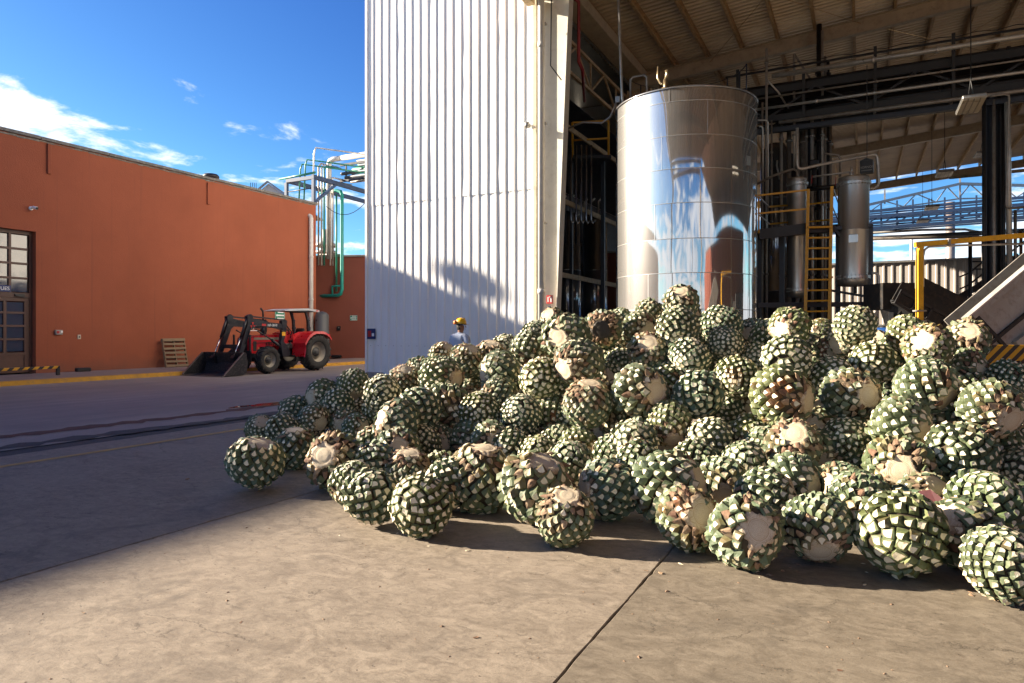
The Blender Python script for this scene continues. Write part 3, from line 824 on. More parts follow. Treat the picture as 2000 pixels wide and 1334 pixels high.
bld(MB().lathe([(.02, WZ + .62), (.3, WZ + .60), (.36, WZ + .52), (.36, WZ + .45), (.27, WZ + .45), (.27, WZ - .4)], (WX - 1.3, atX(412, 348, WX - 1.3).y, 0), 16), 'roof_vent', M['black_steel'], tb)
# white downpipe at the far corner
pp = atX(607, 420, WX + .1)
m = MB().tube([(WX - .05, pp.y, 7.55), (WX + .02, pp.y, 7.55), (WX + .09, pp.y, 7.50), (WX + .12, pp.y, 7.40), (WX + .12, pp.y, .13)], .115, 12)
for z in (1.2, 3.2, 5.4): m.tube([(WX + .12, pp.y, z), (WX + .12, pp.y, z + .08)], .128, 12)
bld(m, 'downpipe', M['pipe_white'], tb)
# the door: transom window above a leaf with panes
dr = empty('door', (0, 0, 0)); dr.parent = tb
def bdr(mb, name, mat): 
    o = mb.build(name, mat, dr); o.data.transform(Matrix.Translation(-tb.location)); return o
dx = WX - .26
m = MB().box((dx, DY1 - .05, DZ1 / 2 + .08), (.12, .10, DZ1 - .1)).box((dx, DY0 + .05, DZ1 / 2 + .08), (.12, .10, DZ1 - .1)).box((dx, (DY0 + DY1) / 2, DZ1 - .06), (.12, DY1 - DY0 - .2, .12)).box((dx, (DY0 + DY1) / 2, 2.80), (.12, DY1 - DY0 - .2, .16))
ncol, nrow = 5, 4
zt0, zt1 = 2.88, DZ1 - .12
yc = [DY0 + .1 + (DY1 - DY0 - .2) * k / ncol for k in range(ncol + 1)]
zr = [zt0 + (zt1 - zt0) * k / nrow for k in range(nrow + 1)]
for k in range(1, ncol): m.box((dx, yc[k], (zt0 + zt1) / 2), (.09, .075, zt1 - zt0))
for k in range(1, nrow):
    for q in range(ncol): m.box((dx + .002, (yc[q] + yc[q + 1]) / 2, zr[k]), (.088, yc[q + 1] - yc[q] - .076, .07))
bdr(m, 'door_frame', M['brown_wood'])
for q in range(ncol):
    for k in range(nrow):
        bdr(MB().box((dx - .02, (yc[q] + yc[q + 1]) / 2, (zr[k] + zr[k + 1]) / 2), (.012, yc[q + 1] - yc[q] - .07, zr[k + 1] - zr[k] - .06)), 'pane', M['glass_dark'])
for leaf in range(2):
    a = DY0 + .1 + leaf * (DY1 - DY0 - .2) / 2 + .01; b = a + (DY1 - DY0 - .2) / 2 - .02
    m = MB()
    z0, z1 = .16, 2.71
    m.box((dx + .01, a + .07, (z0 + z1) / 2), (.07, .14, z1 - z0)).box((dx + .01, b - .07, (z0 + z1) / 2), (.07, .14, z1 - z0))
    m.box((dx + .01, (a + b) / 2, z1 - .06), (.068, b - a - .28, .12)).box((dx + .01, (a + b) / 2, z0 + .07), (.068, b - a - .28, .14)).box((dx + .01, (a + b) / 2, .80), (.068, b - a - .28, .10))
    m.box((dx, (a + b) / 2, .50), (.03, b - a - .28, .5))
    zz_ = [.85, 1.30, 1.75, 2.20, z1 - .12]
    m.box((dx + .01, (a + b) / 2, (zz_[0] + zz_[-1]) / 2), (.06, .09, zz_[-1] - zz_[0]))
    for z in zz_[1:-1]:
        m.box((dx + .012, a + .14 + (b - a - .28) / 4 - .022, z), (.06, (b - a - .28) / 2 - .05, .07)).box((dx + .012, b - .14 - (b - a - .28) / 4 + .022, z), (.06, (b - a - .28) / 2 - .05, .07))
    bdr(m, 'door_leaf', M['brown_wood'])
    for k in range(4):
        for s_ in (0, 1):
            ya = a + .14 if s_ == 0 else (a + b) / 2 + .045
            yb = (a + b) / 2 - .045 if s_ == 0 else b - .14
            bdr(MB().box((dx - .012, (ya + yb) / 2, (zz_[k] + zz_[k + 1]) / 2), (.012, yb - ya, zz_[k + 1] - zz_[k] - .07)), 'pane', M['glass_dark'])
    hy = b - .05 if leaf == 0 else a + .05
    bdr(MB().box((dx + .055, hy, 1.15), (.03, .06, .2)).tube([(dx + .06, hy, 1.2), (dx + .12, hy, 1.2), (dx + .12, hy + (.12 if leaf else -.12), 1.2)], .014, 6), 'handle', M['black_steel'])
bdr(MB().box((dx + .07, DY1 - .42, 2.80), (.07, .30, .07)).bar((dx + .12, DY1 - .55, 2.78), (dx + .12, DY1 - .2, 2.72), .02, .02), 'door_closer', M['black_steel'])
# small things on or by the wall
sg = empty('door_sign', (dx + .07, atX(3, 565, dx).y - .18, 3.0), PI / 2, 'blue sign with white letters on the glazed brown door', 'sign')
MB().box((0, 0, 0), (.85, .02, .22), bev=.004).build('plate', M['navy'], sg)
text('lettering', 'TANQUES', .17, M['white'], sg, (0, -.0115, 0), (PI / 2, 0, 0))
p = atX(60, 407, WX)
sc = empty('security_camera', (WX, p.y, p.z), 0, 'white security camera high on the terracotta wall above the door', 'camera')
MB().lathe([(.0, 0), (.07, 0), (.07, .03), (.0, .03)], (0, 0, 0), 12, axis='x').build('bracket', M['white'], sc)
MB().tube([(.03, 0, 0), (.12, .02, .03), (.26, .06, -.01)], [.025, .05, .055], 10).build('body', M['white'], sc)
MB().tube([(.26, .06, -.01), (.275, .065, -.014)], .048, 10).build('lens', M['black'], sc)
p = atX(113, 649, WX)
cb = empty('button_box', (WX, p.y, p.z), 0, 'grey wall box with a red button on the terracotta wall', 'switch box')
MB().box((.045, 0, 0), (.09, .24, .17), bev=.01).build('box', M['galv'], cb)
MB().box((.1, -.045, 0), (.02, .09, .09), bev=.008).build('button', M['red_sign'], cb)
MB().box((.095, .085, .02), (.012, .06, .07)).build('label_plate', M['white'], cb)
p = atX(154, 658, WX)
ob = empty('outlet_box', (WX, p.y, p.z), 0, 'small beige outlet on the terracotta wall between door and pallet', 'outlet')
MB().box((.02, 0, 0), (.04, .11, .16), bev=.008).build('plate', M['cream'], ob)
MB().lathe([(0, .0), (.03, .0), (.03, .012), (0, .012)], (.035, 0, .0), 10, axis='x').build('socket', M['black'], ob)

bb = empty('bait_box', (WX + .3, 14.9, .12), 0, 'black box on the sidewalk against the terracotta wall', 'box')
MB().box((0, 0, .07), (.2, .5, .14), bev=.03).build('box', M['black'], bb)
# striped low barrier in front of the door
br = empty('striped_barrier', (-23.6, 12.0, .12), 0, 'low yellow and black striped rail in front of the brown door', 'barrier')
o = MB().box((0, 0, 0), (3.4, .09, .09), bev=.01).build('rail', M['hazard_small'], br); o.rotation_euler = (0, 0, PI / 2); o.location = (0, -.4, .26)
MB().box((0, 1.25, .12), (.09, .09, .26)).build('post', M['black_steel'], br)
MB().box((0, -2.0, .12), (.09, .09, .26)).build('post', M['black_steel'], br)

# green arrow signs
def arrow_sign(loc, rz, flip, label, w=.42):
    s = empty('exit_sign', loc, rz, label, 'sign', 'green arrow signs')
    h = w * .68
    MB().box((0, 0, 0), (w, .012, h), bev=.003).build('plate', M['green_sign'], s)
    f = -1 if flip else 1
    m = MB()
    m.prism([(-w * .42 * f, 0), (-w * .28 * f, h * .18), (-w * .28 * f, h * .09), (w * .42 * f, h * .09), (w * .42 * f, -h * .09), (-w * .28 * f, -h * .09), (-w * .28 * f, -h * .18)], -.010, -.006)
    m.build('arrow', M['white'], s)
    m = MB().box((w * .07, -.008, h * .34), (w * .6, .004, h * .12)).box((w * .05, -.008, -h * .34), (w * .7, .004, h * .12))
    m.build('lettering_band', M['white'], s)
    m = MB()
    for a, b, c_, d in ((0, h * .49, w, h * .03), (0, -h * .49, w, h * .03), (-w * .49, 0, w * .02, h * .94), (w * .49, 0, w * .02, h * .94)):
        m.box((a, -.008, b), (c_, .004, d))
    m.build('border', M['white'], s)
p = atX(546, 616, WX)
arrow_sign((WX + .02, p.y, p.z), PI / 2, False, 'green arrow sign on the terracotta wall beside the tractor canopy', .62)

# ball shaped roof ventilator, left of the frame; its shadow falls on the white wall
wt = empty('roof_ventilator', (-28.5, 12.42, WZ - .5), 0, 'ball shaped ventilator on the terracotta roof that shadows the white wall', 'ventilator')
zc_ = 2.50
pr_ = [(.15, 0), (.15, zc_ - .39)] + [(.40 * math.cos(a), zc_ + .40 * math.sin(a)) for a in [-1.2 + 2.7 * k / 12 for k in range(13)]] + [(0, zc_ + .40)]
MB().lathe(pr_, (0, 0, 0), 28).build('body', M['galv'], wt)
m = MB()
for k in range(20):
    a = 2 * PI * k / 20
    m.tube([(.405 * math.cos(q_) * math.cos(a + q_ * .3), .405 * math.cos(q_) * math.sin(a + q_ * .3), zc_ + .405 * math.sin(q_)) for q_ in (-1.0, -.5, 0, .5, 1.0, 1.4)], .012, 5)
o = m.build('vanes', M['galv'], wt); o['kind'] = 'stuff'

# ================================================================== SECOND RUST RED BUILDING
RY = 32.9
RA = rad(20)
RO = Vector((-18, 32.9, 0)); RU = Vector((math.cos(RA), math.sin(RA), 0)); RN = Vector((math.sin(RA), -math.cos(RA), 0))
def on_rust(px, py, off=0.0):
    r0 = at(px, py, 1.0) - cam.location
    # intersect the pixel's ray with the turned wall
    t_ = (RO - cam.location).dot(RN) / r0.dot(RN)
    return cam.location + r0 * t_ + RN * off
rb = empty('rust_red_building', RO, RA, 'low rust red building behind the tractor and pipe rack', 'building')
MB().box((-3, 4, 2.95), (24, 8, 5.75)).build('wall', M['rust_render'], rb)
m = MB()
for a in np.arange(-15, 8.9, 1.9): m.box((a + .94, .12, 5.86), (1.88, .45, .10), bev=.01)
m.build('parapet_cap', M['concrete_light'], rb)
p = on_rust(691, 621, .02)
arrow_sign(p, RA, True, 'green arrow sign on the rust red wall next to the white shed', .42)
p = on_rust(662, 641)
sb = empty('switch_box', p, RA, 'small dark switch box on the rust red wall', 'switch box')
MB().box((0, -.05, 0), (.2, .1, .24), bev=.01).build('box', M['black'], sb)
MB().box((.04, -.105, .03), (.06, .02, .06)).build('button', M['galv'], sb)
p = on_rust(661, 690, .3)
b2 = empty('bait_box', (p.x, p.y, .12), RA, 'black box on the sidewalk against the rust red wall', 'box')
MB().box((0, 0, .08), (.55, .24, .16), bev=.03).build('box', M['black'], b2)
# grey tank at the corner
p = at(629, 651, 35.2)
gt = empty('grey_water_tank', (p.x, p.y, .12), 0, 'upright grey plastic tank at the corner behind the tractor', 'tank')
MB().lathe([(.36, 0), (.36, .2), (.345, .22), (.345, .8), (.36, .82), (.36, 1.45), (.345, 1.47), (.345, 2.25), (.33, 2.34), (.22, 2.45), (0, 2.52)], (0, 0, 0), 28).build('shell', M['grey_tank'], gt)
MB().lathe([(0, -.35), (.05, -.35), (.05, -.37), (0, -.37)], (-.05, 0, 2.05), 10, axis='y').build('port', M['black'], gt)
# blue handrail on the roof of the rust red building
hr = empty('roof_walkway', (-18, 36.5, 5.9), RA, 'blue steel walkway with handrail above the rust red building', 'walkway')
m = MB()
for z in (.95, .55): m.bar((-7, 0, z + .0), (4.2, 0, z), .05, .05)
MB.build(m, 'handrail', M['blue_steel'], hr)
m = MB().box((-1.4, 0, .05), (11.2, .12, .16)).box((-1.4, .5, .3), (11.2, .10, .12)); m.build('beam', M['blue_steel'], hr)
for k in range(8): MB().box((-7 + k * 1.6, 0, .54), (.05, .05, .8)).build('post', M['blue_steel'], hr)
# rafters of a far roof peeking over the terracotta parapet
p = at(555, 385, 62)
fr = empty('pitched_roof', (p.x, p.y, p.z), YAW, 'pale pitched roof peeking over the far end of the terracotta parapet', 'roof')
MB().prism([(-2.2, -1.5), (0, .35), (2.6, -1.5)], -4, 4, 'xz').build('gable', M['pipe_white'], fr)
m = MB().bar((-2.4, -4.2, -1.55), (0, -4.2, .48), .2, .12).bar((0, -4.2, .48), (2.8, -4.2, -1.5), .2, .12)
m.build('verge', M['galv'], fr)
m = MB()
for k in range(4): m.box((-1.9 + k * .16, -3, .1), (.04, .04, 1.1))
m.build('antenna', M['black_steel'], fr)

# ================================================================== OUTDOOR PIPE RACK
pr = empty('pipe_rack', (-25.3, 27.5, 8.2), 0, 'blue steel pipe rack with green and white pipes over the gap between buildings', 'pipe rack')
def bpr(mb, name, mat): return bld(mb, name, mat, pr)
bx = -25.3
bpr(MB().bar((bx, 26.8, 9.62), (bx, 36, 9.62), .16, .22), 'beam', M['blue_steel'])
bpr(MB().bar((bx - 1.9, 26.9, 9.62), (bx - 1.9, 36, 9.62), .16, .22), 'beam', M['blue_steel'])
bpr(MB().bar((bx - 1.9, 26.9, 9.60), (bx, 26.9, 9.60), .14, .18), 'beam', M['blue_steel'])
bpr(MB().bar((bx, 26.88, 8.3), (bx, 26.88, 9.5), .16, .16), 'post', M['blue_steel'])
bpr(MB().bar((bx - 1.9, 26.88, 8.3), (bx - 1.9, 26.88, 9.5), .16, .16), 'post', M['blue_steel'])
bpr(MB().bar((bx, 27.0, 8.35), (bx, 28.5, 9.5), .13, .13), 'brace', M['blue_steel'])
# rack crossing towards the white shed (along X)
for yy, zz_ in ((29.4, 10.2), (31.6, 10.2)):
    bpr(MB().bar((bx - .4, yy, zz_ - .25), (-14.3, yy, zz_ - .25), .12, .14), 'chord', M['dark_steel'])
    bpr(MB().bar((bx - .4, yy, zz_ + .62), (-14.3, yy, zz_ + .62), .10, .12), 'chord', M['dark_steel'])
    m = MB()
    for k in range(6):
        x0 = bx + k * 1.9
        m.bar((x0, yy, zz_ - .2), (x0, yy, zz_ + .6), .07, .07)
        m.bar((x0, yy, zz_ - .2 + (.8 if k % 2 else 0)), (x0 + 1.9, yy, zz_ - .2 + (0 if k % 2 else .8)), .06, .06)
    bpr(m, 'bracing', M['dark_steel'])
for yy, zz_, r_, mt in ((28.9, 11.05, .14, 'pipe_white'), (29.9, 10.55, .19, 'green_pipe'), (30.3, 10.95, .13, 'green_pipe'), (30.8, 10.5, .10, 'dark_steel'), (31.1, 11.15, .08, 'dark_steel'), (31.4, 11.3, .06, 'pipe_grey'), (28.9, 9.95, .09, 'dark_steel'), (29.2, 9.75, .06, 'pipe_dull'), (30.0, 10.85, .08, 'dark_steel'), (30.6, 11.3, .06, 'pipe_dull'), (29.3, 10.3, .09, 'dark_steel'), (29.6, 9.95, .08, 'dark_steel'), (30.4, 10.25, .10, 'green_pipe')):
    x0 = bx + rng.uniform(-.3, .5)
    bpr(MB().tube([(x0, yy, zz_), (-14.3, yy, zz_)], r_, 10), 'pipe', M[mt])
# big white riser with the elbow, and the vertical bundle
xr = at(640, 400, 37.5)
bpr(MB().tube([(xr.x, 28.9, 5.6), (xr.x, 28.9, 10.85), (xr.x + .08, 28.9, 10.99), (xr.x + .3, 28.9, 11.05), (xr.x + .8, 28.9, 11.05)], .14, 12), 'riser', M['pipe_white'])
for k, (px_, mt, top) in enumerate(((622, 'pipe_dull', 10.75), (628, 'pipe_grey', 10.7), (633, 'green_pipe', 10.65), (645, 'pipe_grey', 10.0), (650, 'pipe_dull', 9.8))):
    q = atY(px_, 400, 28.3 + .12 * k)
    bpr(MB().tube([(q.x, q.y, 5.2), (q.x, q.y, top - .2), (q.x + .1, q.y + .1, top), (q.x + .3, q.y + 1.2, top)], .05, 8), 'riser', M[mt])
q = atY(668, 400, 29.6)
bpr(MB().tube([(q.x - 1.6, 29.6, 9.5), (q.x - .4, 29.6, 9.5), (q.x - .1, 29.6, 9.42), (q.x, 29.6, 9.2), (q.x, 29.6, 3.95), (q.x - .1, 29.6, 3.7), (q.x - .3, 29.6, 3.62), (q.x - 3.0, 29.6, 3.62)], .10, 10), 'teal_pipe', M['teal_pipe'])
bpr(MB().tube([(q.x - .42, 29.62, 9.3), (q.x - .42, 29.62, 3.85)], .055, 8), 'riser', M['green_pipe'])
bpr(MB().tube([(q.x - .7, 29.6, 3.62), (q.x - .7, 29.6, 4.15), (q.x - .1, 29.6, 4.15)], .06, 8), 'teal_pipe', M['teal_pipe'])
bpr(MB().tube([(q.x - 1.7, 29.7, 6.0), (q.x + .0, 29.7, 5.9)], .04, 8), 'pipe', M['pipe_dull'])
# green guard frame on the roof corner
for dx_, col, top in ((-.75, 'green_pipe', 10.6), (-1.1, 'green_pipe', 10.4), (-.15, 'pipe_grey', 11.15)):
    bpr(MB().tube([(bx + dx_, 26.95, 8.25), (bx + dx_ + .12, 26.95, top - .25), (bx + dx_ + .22, 26.97, top), (bx + dx_ + 1.3, 27.6, top - .15), (bx + dx_ + 3.0, 29.0, top - .35)], .042, 8), 'guard_pipe', M[col])
bpr(MB().tube([(bx - 2.4, 26.9, 9.75), (bx + .1, 26.9, 9.85)], .06, 8), 'guard_pipe', M['green_pipe'])
bpr(MB().tube([(bx - 1.9, 26.85, 9.0), (bx + .1, 26.85, 9.05)], .03, 6), 'guard_pipe', M['dark_steel'])
pts = []
for k in range(13):
    t_ = k / 12; pts.append((bx + .2 + 2.4 * t_, 27.6 + 1.5 * t_, 8.2 + 1.5 * t_ - 4 * 1.05 * t_ * (1 - t_)))
bpr(MB().tube(pts, .018, 5), 'cable', M['black'])
# scrubber stack end below the riser
cz = atY(628, 478, 30.5)
bpr(MB().lathe([(.45, 4.0), (.45, 6.2), (.62, 6.2), (.62, 6.35), (.45, 6.35), (.45, 6.6), (.62, 6.6), (.62, 6.75), (.3, 6.9), (.3, 7.6)], (cz.x, 30.9, 0), 20), 'duct', M['galv'])

# ================================================================== WHITE CLAD SHED
SX0, SX1, SY, SH = -14.42, -8.34, 17.8, 14.2
ws = empty('white_shed', (-11.3, 18, 0), 0, 'tall shed clad in white corrugated metal sheets', 'shed')
def panel(x0, n, z0, z1, y, seed):
    r = random.Random(seed)
    per = .304
    prof = []
    for k in range(n):
        a = x0 + k * per
        prof += [(a, 0), (a + .075, 0), (a + .095, -.004), (a + .115, 0), (a + .195, 0), (a + .212, -.027), (a + .256, -.027), (a + .275, 0)]
    prof.append((x0 + n * per + .02, 0.0))
    nz = max(2, int((z1 - z0) / .55))
    vs = []; fs = []
    dents = [(r.uniform(x0, x0 + n * per), r.uniform(.1, 2.6), r.uniform(.12, .35), r.uniform(-.02, .03)) for _ in range(3)] if z0 < 1 else []
    bow = [r.uniform(-.006, .006) for _ in range(nz + 1)]
    for i in range(nz + 1):
        z = z0 + (z1 - z0) * i / nz
        for (x, dy) in prof:
            d = bow[i] + sum(dd * math.exp(-((x - a) ** 2 + (z - b) ** 2) / (w * w)) for a, b, w, dd in dents)
            vs.append((x, y + dy + d, z))
    w = len(prof)
    for i in range(nz):
        for k in range(w - 1):
            fs.append((i * w + k, i * w + k + 1, (i + 1) * w + k + 1, (i + 1) * w + k))
    o = MB().add(vs, fs).build('cladding_sheet', M['white_clad'], ws, fix=False)
    o.data.transform(Matrix.Translation(-ws.location))
    md = o.modifiers.new('thickness', 'SOLIDIFY'); md.thickness = .004; md.offset = 1
    return o
per = .304
for k in range(5):
    panel(SX0 + k * 4 * per, 4, .03, 5.74, SY - .004 * (k % 2), 100 + k)
    panel(SX0 + k * 4 * per, 4, 5.66, SH, SY - .012 - .004 * (k % 2), 200 + k)
m = MB()
for k in range(20):
    for z in (5.70, 3.62, 1.1):
        m.lathe([(0, -.008), (.011, -.006), (.013, 0)], (SX0 + k * per + .15, SY - .02, z), 6, axis='y')
o = bld(m, 'screws', M['galv'], ws); o['kind'] = 'stuff'
bld(MB().box((SX0 - .012, SY - .02, SH / 2), (.07, .10, SH)).box((SX0 - .045, SY + .25, SH / 2), (.012, .5, SH)), 'corner_trim', M['white_clad'], ws)
bld(MB().box((SX1 + .02, SY - .03, 5.6), (.06, .07, 11.1)), 'edge_trim', M['cream'], ws)
bld(MB().box(((SX0 + SX1) / 2, SY + .12, SH / 2), (SX1 - SX0 - .1, .05, SH)), 'darkening_liner', M['dark_steel'], ws)  # dark sheet added behind the cladding to stop light leaking through
bld(MB().box((SX0 + .05, 27, SH / 2), (.10, 17.8, SH)), 'side_wall', M['white_clad'], ws)
bld(MB().box((SX0 + .05, 44, 4.6), (.10, 15.8, 9.2)), 'side_wall', M['white_clad'], ws)
bld(MB().box(((SX0 + SX1) / 2, 44, 9.3), (SX1 - SX0, 16, .12)), 'roof', M['galv'], ws)
bld(MB().box(((SX0 + SX1) / 2, 36.05, 11.7), (SX1 - SX0, .1, 4.9)), 'rear_gable', M['white_clad'], ws)
bld(MB().box(((SX0 + SX1) / 2, 27, SH), (SX1 - SX0, 18.3, .12)), 'roof', M['galv'], ws)
bld(MB().box(((SX0 + SX1) / 2, 51.9, 4.6), (SX1 - SX0, .1, 9.2)), 'back_wall', M['dark_steel'], ws)
bld(MB().box((SX1 - .02, 27, 12.85), (.10, 18, 2.5)), 'upper_wall', M['white_clad'], ws)
bld(MB().box((SX0 + .16, 35, 4.55), (.03, 33.6, 9.1)).box(((SX0 + SX1) / 2, 35, 9.15), (SX1 - SX0 - .3, 33.4, .03)).box((SX0 + .16, 27, 11.6), (.03, 17.8, 4.8)), 'darkening_liner', M['dark_steel'], ws)  # dark sheets added inside so the bay stays dark
bld(MB().box((SX0 + .35, SY - .08, .12), (.7, .10, .24), bev=.03), 'footing', M['concrete_light'], ws)
p = atY(721, 652, SY)
fs_ = empty('wall_notice', (p.x + .12, SY - .045, p.z), 0, 'small red and blue notice at the left edge of the white shed', 'sign')
MB().box((0, 0, 0), (.34, .02, .34), bev=.003).build('plate', M['navy'], fs_)
MB().box((-.06, -.0115, .0), (.13, .003, .2)).build('red_field', M['red_sign'], fs_)
MB().box((.08, -.0115, -.03), (.09, .003, .10)).build('white_field', M['white'], fs_)
p = atY(1036, 247, SY)
sc2 = empty('security_camera', (p.x, SY - .05, p.z), 0, 'white security camera on the white shed beside the drainpipe', 'camera')
MB().lathe([(0, 0), (.06, 0), (.06, -.03), (0, -.03)], (0, 0, 0), 12, axis='y').build('bracket', M['white'], sc2)
MB().tube([(0, -.03, 0), (.0, -.14, .02), (.02, -.2, .0)], .025, 8).build('arm', M['white'], sc2)
MB().lathe([(0, .09), (.06, .075), (.085, .02), (.085, -.04), (.06, -.08), (0, -.10)], (.02, -.22, -.03), 14).build('dome', M['galv'], sc2)

# ================================================================== CANOPY (open roofed hall)
ca = empty('canopy_roof', (2, 25, 0), 0, 'high open canopy of brown corrugated sheet on cream steel rafters', 'canopy')
def bca(mb, name, mat, sub=None):
    o = mb.build(name, mat, sub or ca); o.data.transform(Matrix.Translation(-ca.location)); return o
EX, EZ, SL = -8.25, 11.0, .08
def zb(X): return EZ + SL * (X - EX)
RX1, RY0, RY1 = 17.0, -9.0, 55.4
m = MB()
prof = []
yy = RY0
while yy < RY1:
    prof += [(yy, 0), (yy + .09, 0), (yy + .115, .05), (yy + .205, .05), (yy + .23, 0)]
    yy += .25
vs = [(EX - .35, y_, zb(EX - .35) + .80 + z_) for y_, z_ in prof] + [(RX1, y_, zb(RX1) + .80 + z_) for y_, z_ in prof]
n = len(prof)
fs = [(k, k + 1, n + k + 1, n + k) for k in range(n - 1)]
m.add(vs, fs)
o = bca(m, 'roof_sheet', M['roof'])
md = o.modifiers.new('thickness', 'SOLIDIFY'); md.thickness = .004; md.offset = 1
m = MB()
vs = [(RX1, y_, zb(RX1) + .80 + z_) for y_, z_ in prof] + [(42, y_, zb(RX1) - 1.2 + z_) for y_, z_ in prof]
m.add(vs, fs)
bca(m, 'roof_sheet', M['roof'])
def purlin(X):
    m = MB(); z0 = zb(X) + .51
    m.bar((X, RY0, z0 + .14), (X, RY1, z0 + .14), .012, .27)
    m.bar((X + .04, RY0, z0 + .009), (X + .04, RY1, z0 + .009), .08, .012)
    m.bar((X + .04, RY0, z0 + .268), (X + .04, RY1, z0 + .268), .08, .012)
    m.bar((X + .082, RY0, z0 + .035), (X + .082, RY1, z0 + .035), .008, .05)
    bca(m, 'purlin', M['tan_steel'])
X = -7.57
while X < RX1 - .2:
    purlin(X); X += 1.22
def rafter(Y, mat):
    m = MB()
    m.bar((EX + .2, Y, zb(EX + .2) + .25), (RX1, Y, zb(RX1) + .25), .015, .46)
    m.bar((EX + .2, Y, zb(EX + .2) + .012), (RX1, Y, zb(RX1) + .012), .22, .022)
    m.bar((EX + .2, Y, zb(EX + .2) + .488), (RX1, Y, zb(RX1) + .488), .22, .022)
    bca(m, 'rafter', mat)
for Y in (-8.8, .8, 9.2, 17.8, 26.0, 34.6, 43.2, 55.2): rafter(Y, M['cream'])
# eave gutter beam
bca(MB().bar((EX + .5, RY0, 11.35), (EX + .5, 52, 11.35), .62, .03).bar((EX + .82, RY0, 11.52), (EX + .82, 52, 11.52), .02, .36).bar((EX + .18, RY0, 11.52), (EX + .18, 52, 11.52), .02, .36), 'gutter_beam', M['cream'])
bca(MB().bar((EX - .12, RY0, 11.0), (EX - .12, 17.6, 11.0), .22, .30), 'eave_beam', M['tan_steel'])
# columns
def column(X, Y, taper, mat, top=11.0):
    m = MB()
    m.prism([(X, .0), (X + .42, 0), (X + .42 + taper, top), (X, top)], Y - .008, Y + .008, 'xz')
    m.bar((X + .43, Y, 0), (X + .43 + taper, Y, top), .30, .02, up=(1, 0, 0))
    m.bar((X, Y, 0), (X, Y, top), .30, .02, up=(1, 0, 0))
    m.box((X + .2, Y, .015), (.6, .42, .03))
    return bca(m, 'column', mat)
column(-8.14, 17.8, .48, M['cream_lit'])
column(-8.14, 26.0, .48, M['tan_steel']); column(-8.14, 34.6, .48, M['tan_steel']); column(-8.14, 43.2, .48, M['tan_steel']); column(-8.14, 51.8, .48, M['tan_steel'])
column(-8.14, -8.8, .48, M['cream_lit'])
for Y in (-8.8, 17.8, 34.6, 55.2): column(16.3, Y, .2, M['tan_steel'], 12.9)
# side truss and girts along the eave line
m = MB(); tz1, tz0 = 10.75, 9.75
m.bar((-8.2, 17.9, tz1), (-8.2, 52, tz1), .10, .10).bar((-8.2, 17.9, tz0), (-8.2, 52, tz0), .10, .10)
bca(m, 'truss_chord', M['tan_steel'])
m = MB(); yy = 17.9; k = 0
while yy < 50:
    m.bar((-8.2, yy, tz0 if k % 2 else tz1), (-8.2, yy + 1.35, tz1 if k % 2 else tz0), .06, .06)
    if k % 2: m.bar((-8.2, yy, tz0), (-8.2, yy, tz1), .05, .05)
    yy += 1.35; k += 1
bca(m, 'truss_bracing', M['tan_steel'])
for z in (5.55, 3.28, 7.9): bca(MB().bar((-8.1, 18.0, z), (-8.1, 52, z), .06, .15), 'girt', M['tan_steel'])
# cross bracing rods under the roof
m = MB()
for (a, b) in (((-5, 18.0), (0, 26)), ((0, 18.0), (-5, 26)), ((3, 18), (8, 26)), ((8, 18), (3, 26)), ((0, 26), (6, 34)), ((6, 26), (0, 34))):
    m.tube([(a[0], a[1], zb(a[0]) + .35), (b[0], b[1], zb(b[0]) + .35)], .012, 5)
bca(m, 'brace_rod', M['tan_steel'])
# white drainpipe at the column
dp = empty('drainpipe', (-7.98, 17.42, 0), 0, 'white drainpipe running down the cream column of the canopy', 'drainpipe')
MB().tube([(-.25, .1, 11.15), (-.05, .02, 11.0), (0, 0, 10.75), (0, 0, 0.02)], .095, 14).build('pipe', M['pipe_white'], dp)
for z in (2.6, 9.5): MB().tube([(0, 0, z), (0, 0, z + .14)], .108, 14).build('coupling', M['pipe_white'], dp)
for z in (1.2, 4.6, 7.4, 10.2): MB().box((0, .1, z), (.24, .12, .04)).build('clamp', M['galv'], dp)
cbx = empty('cable', (-7.72, 17.55, 0), 0, 'thin black cable bending down the cream column beside the drainpipe', 'cable')
MB().tube([(0, 0, 11.0), (-.02, -.02, 9.0), (.3, .0, 8.55)], .018, 6).build('wire', M['black'], cbx)
rp = empty('red_pipe', (-7.2, 18.3, 0), 0, 'red fire pipe dropping from the roof behind the cream column', 'pipe')
MB().tube([(-.3, -.6, 11.2), (0, 0, 11.0), (0, 0, 9.3), (0, .3, 9.15), (-.9, 2.8, 9.15)], .05, 8).build('pipe', M['red_pipe'], rp)
q = atY(1074, 585, 17.62)
es = empty('fire_sign', (q.x, 17.60, q.z), 0, 'red fire extinguisher sign on the cream column', 'sign')
MB().box((0, 0, 0), (.20, .012, .24), bev=.003).build('plate', M['red_sign'], es)
MB().box((-.045, -.008, .0), (.03, .004, .14)).box((.045, -.008, .0), (.035, .004, .15)).box((.01, -.008, .07), (.06, .004, .02)).build('pictogram', M['white'], es)
q = atY(1073, 607, 17.62)
ps = empty('painted_zero', (q.x, 17.615, q.z), 0, 'dark stencilled figure 0 on the cream column below the red sign', 'marking')
text('lettering', '0', .34, M['navy'], ps, (0, 0, 0), (PI / 2, 0, 0))
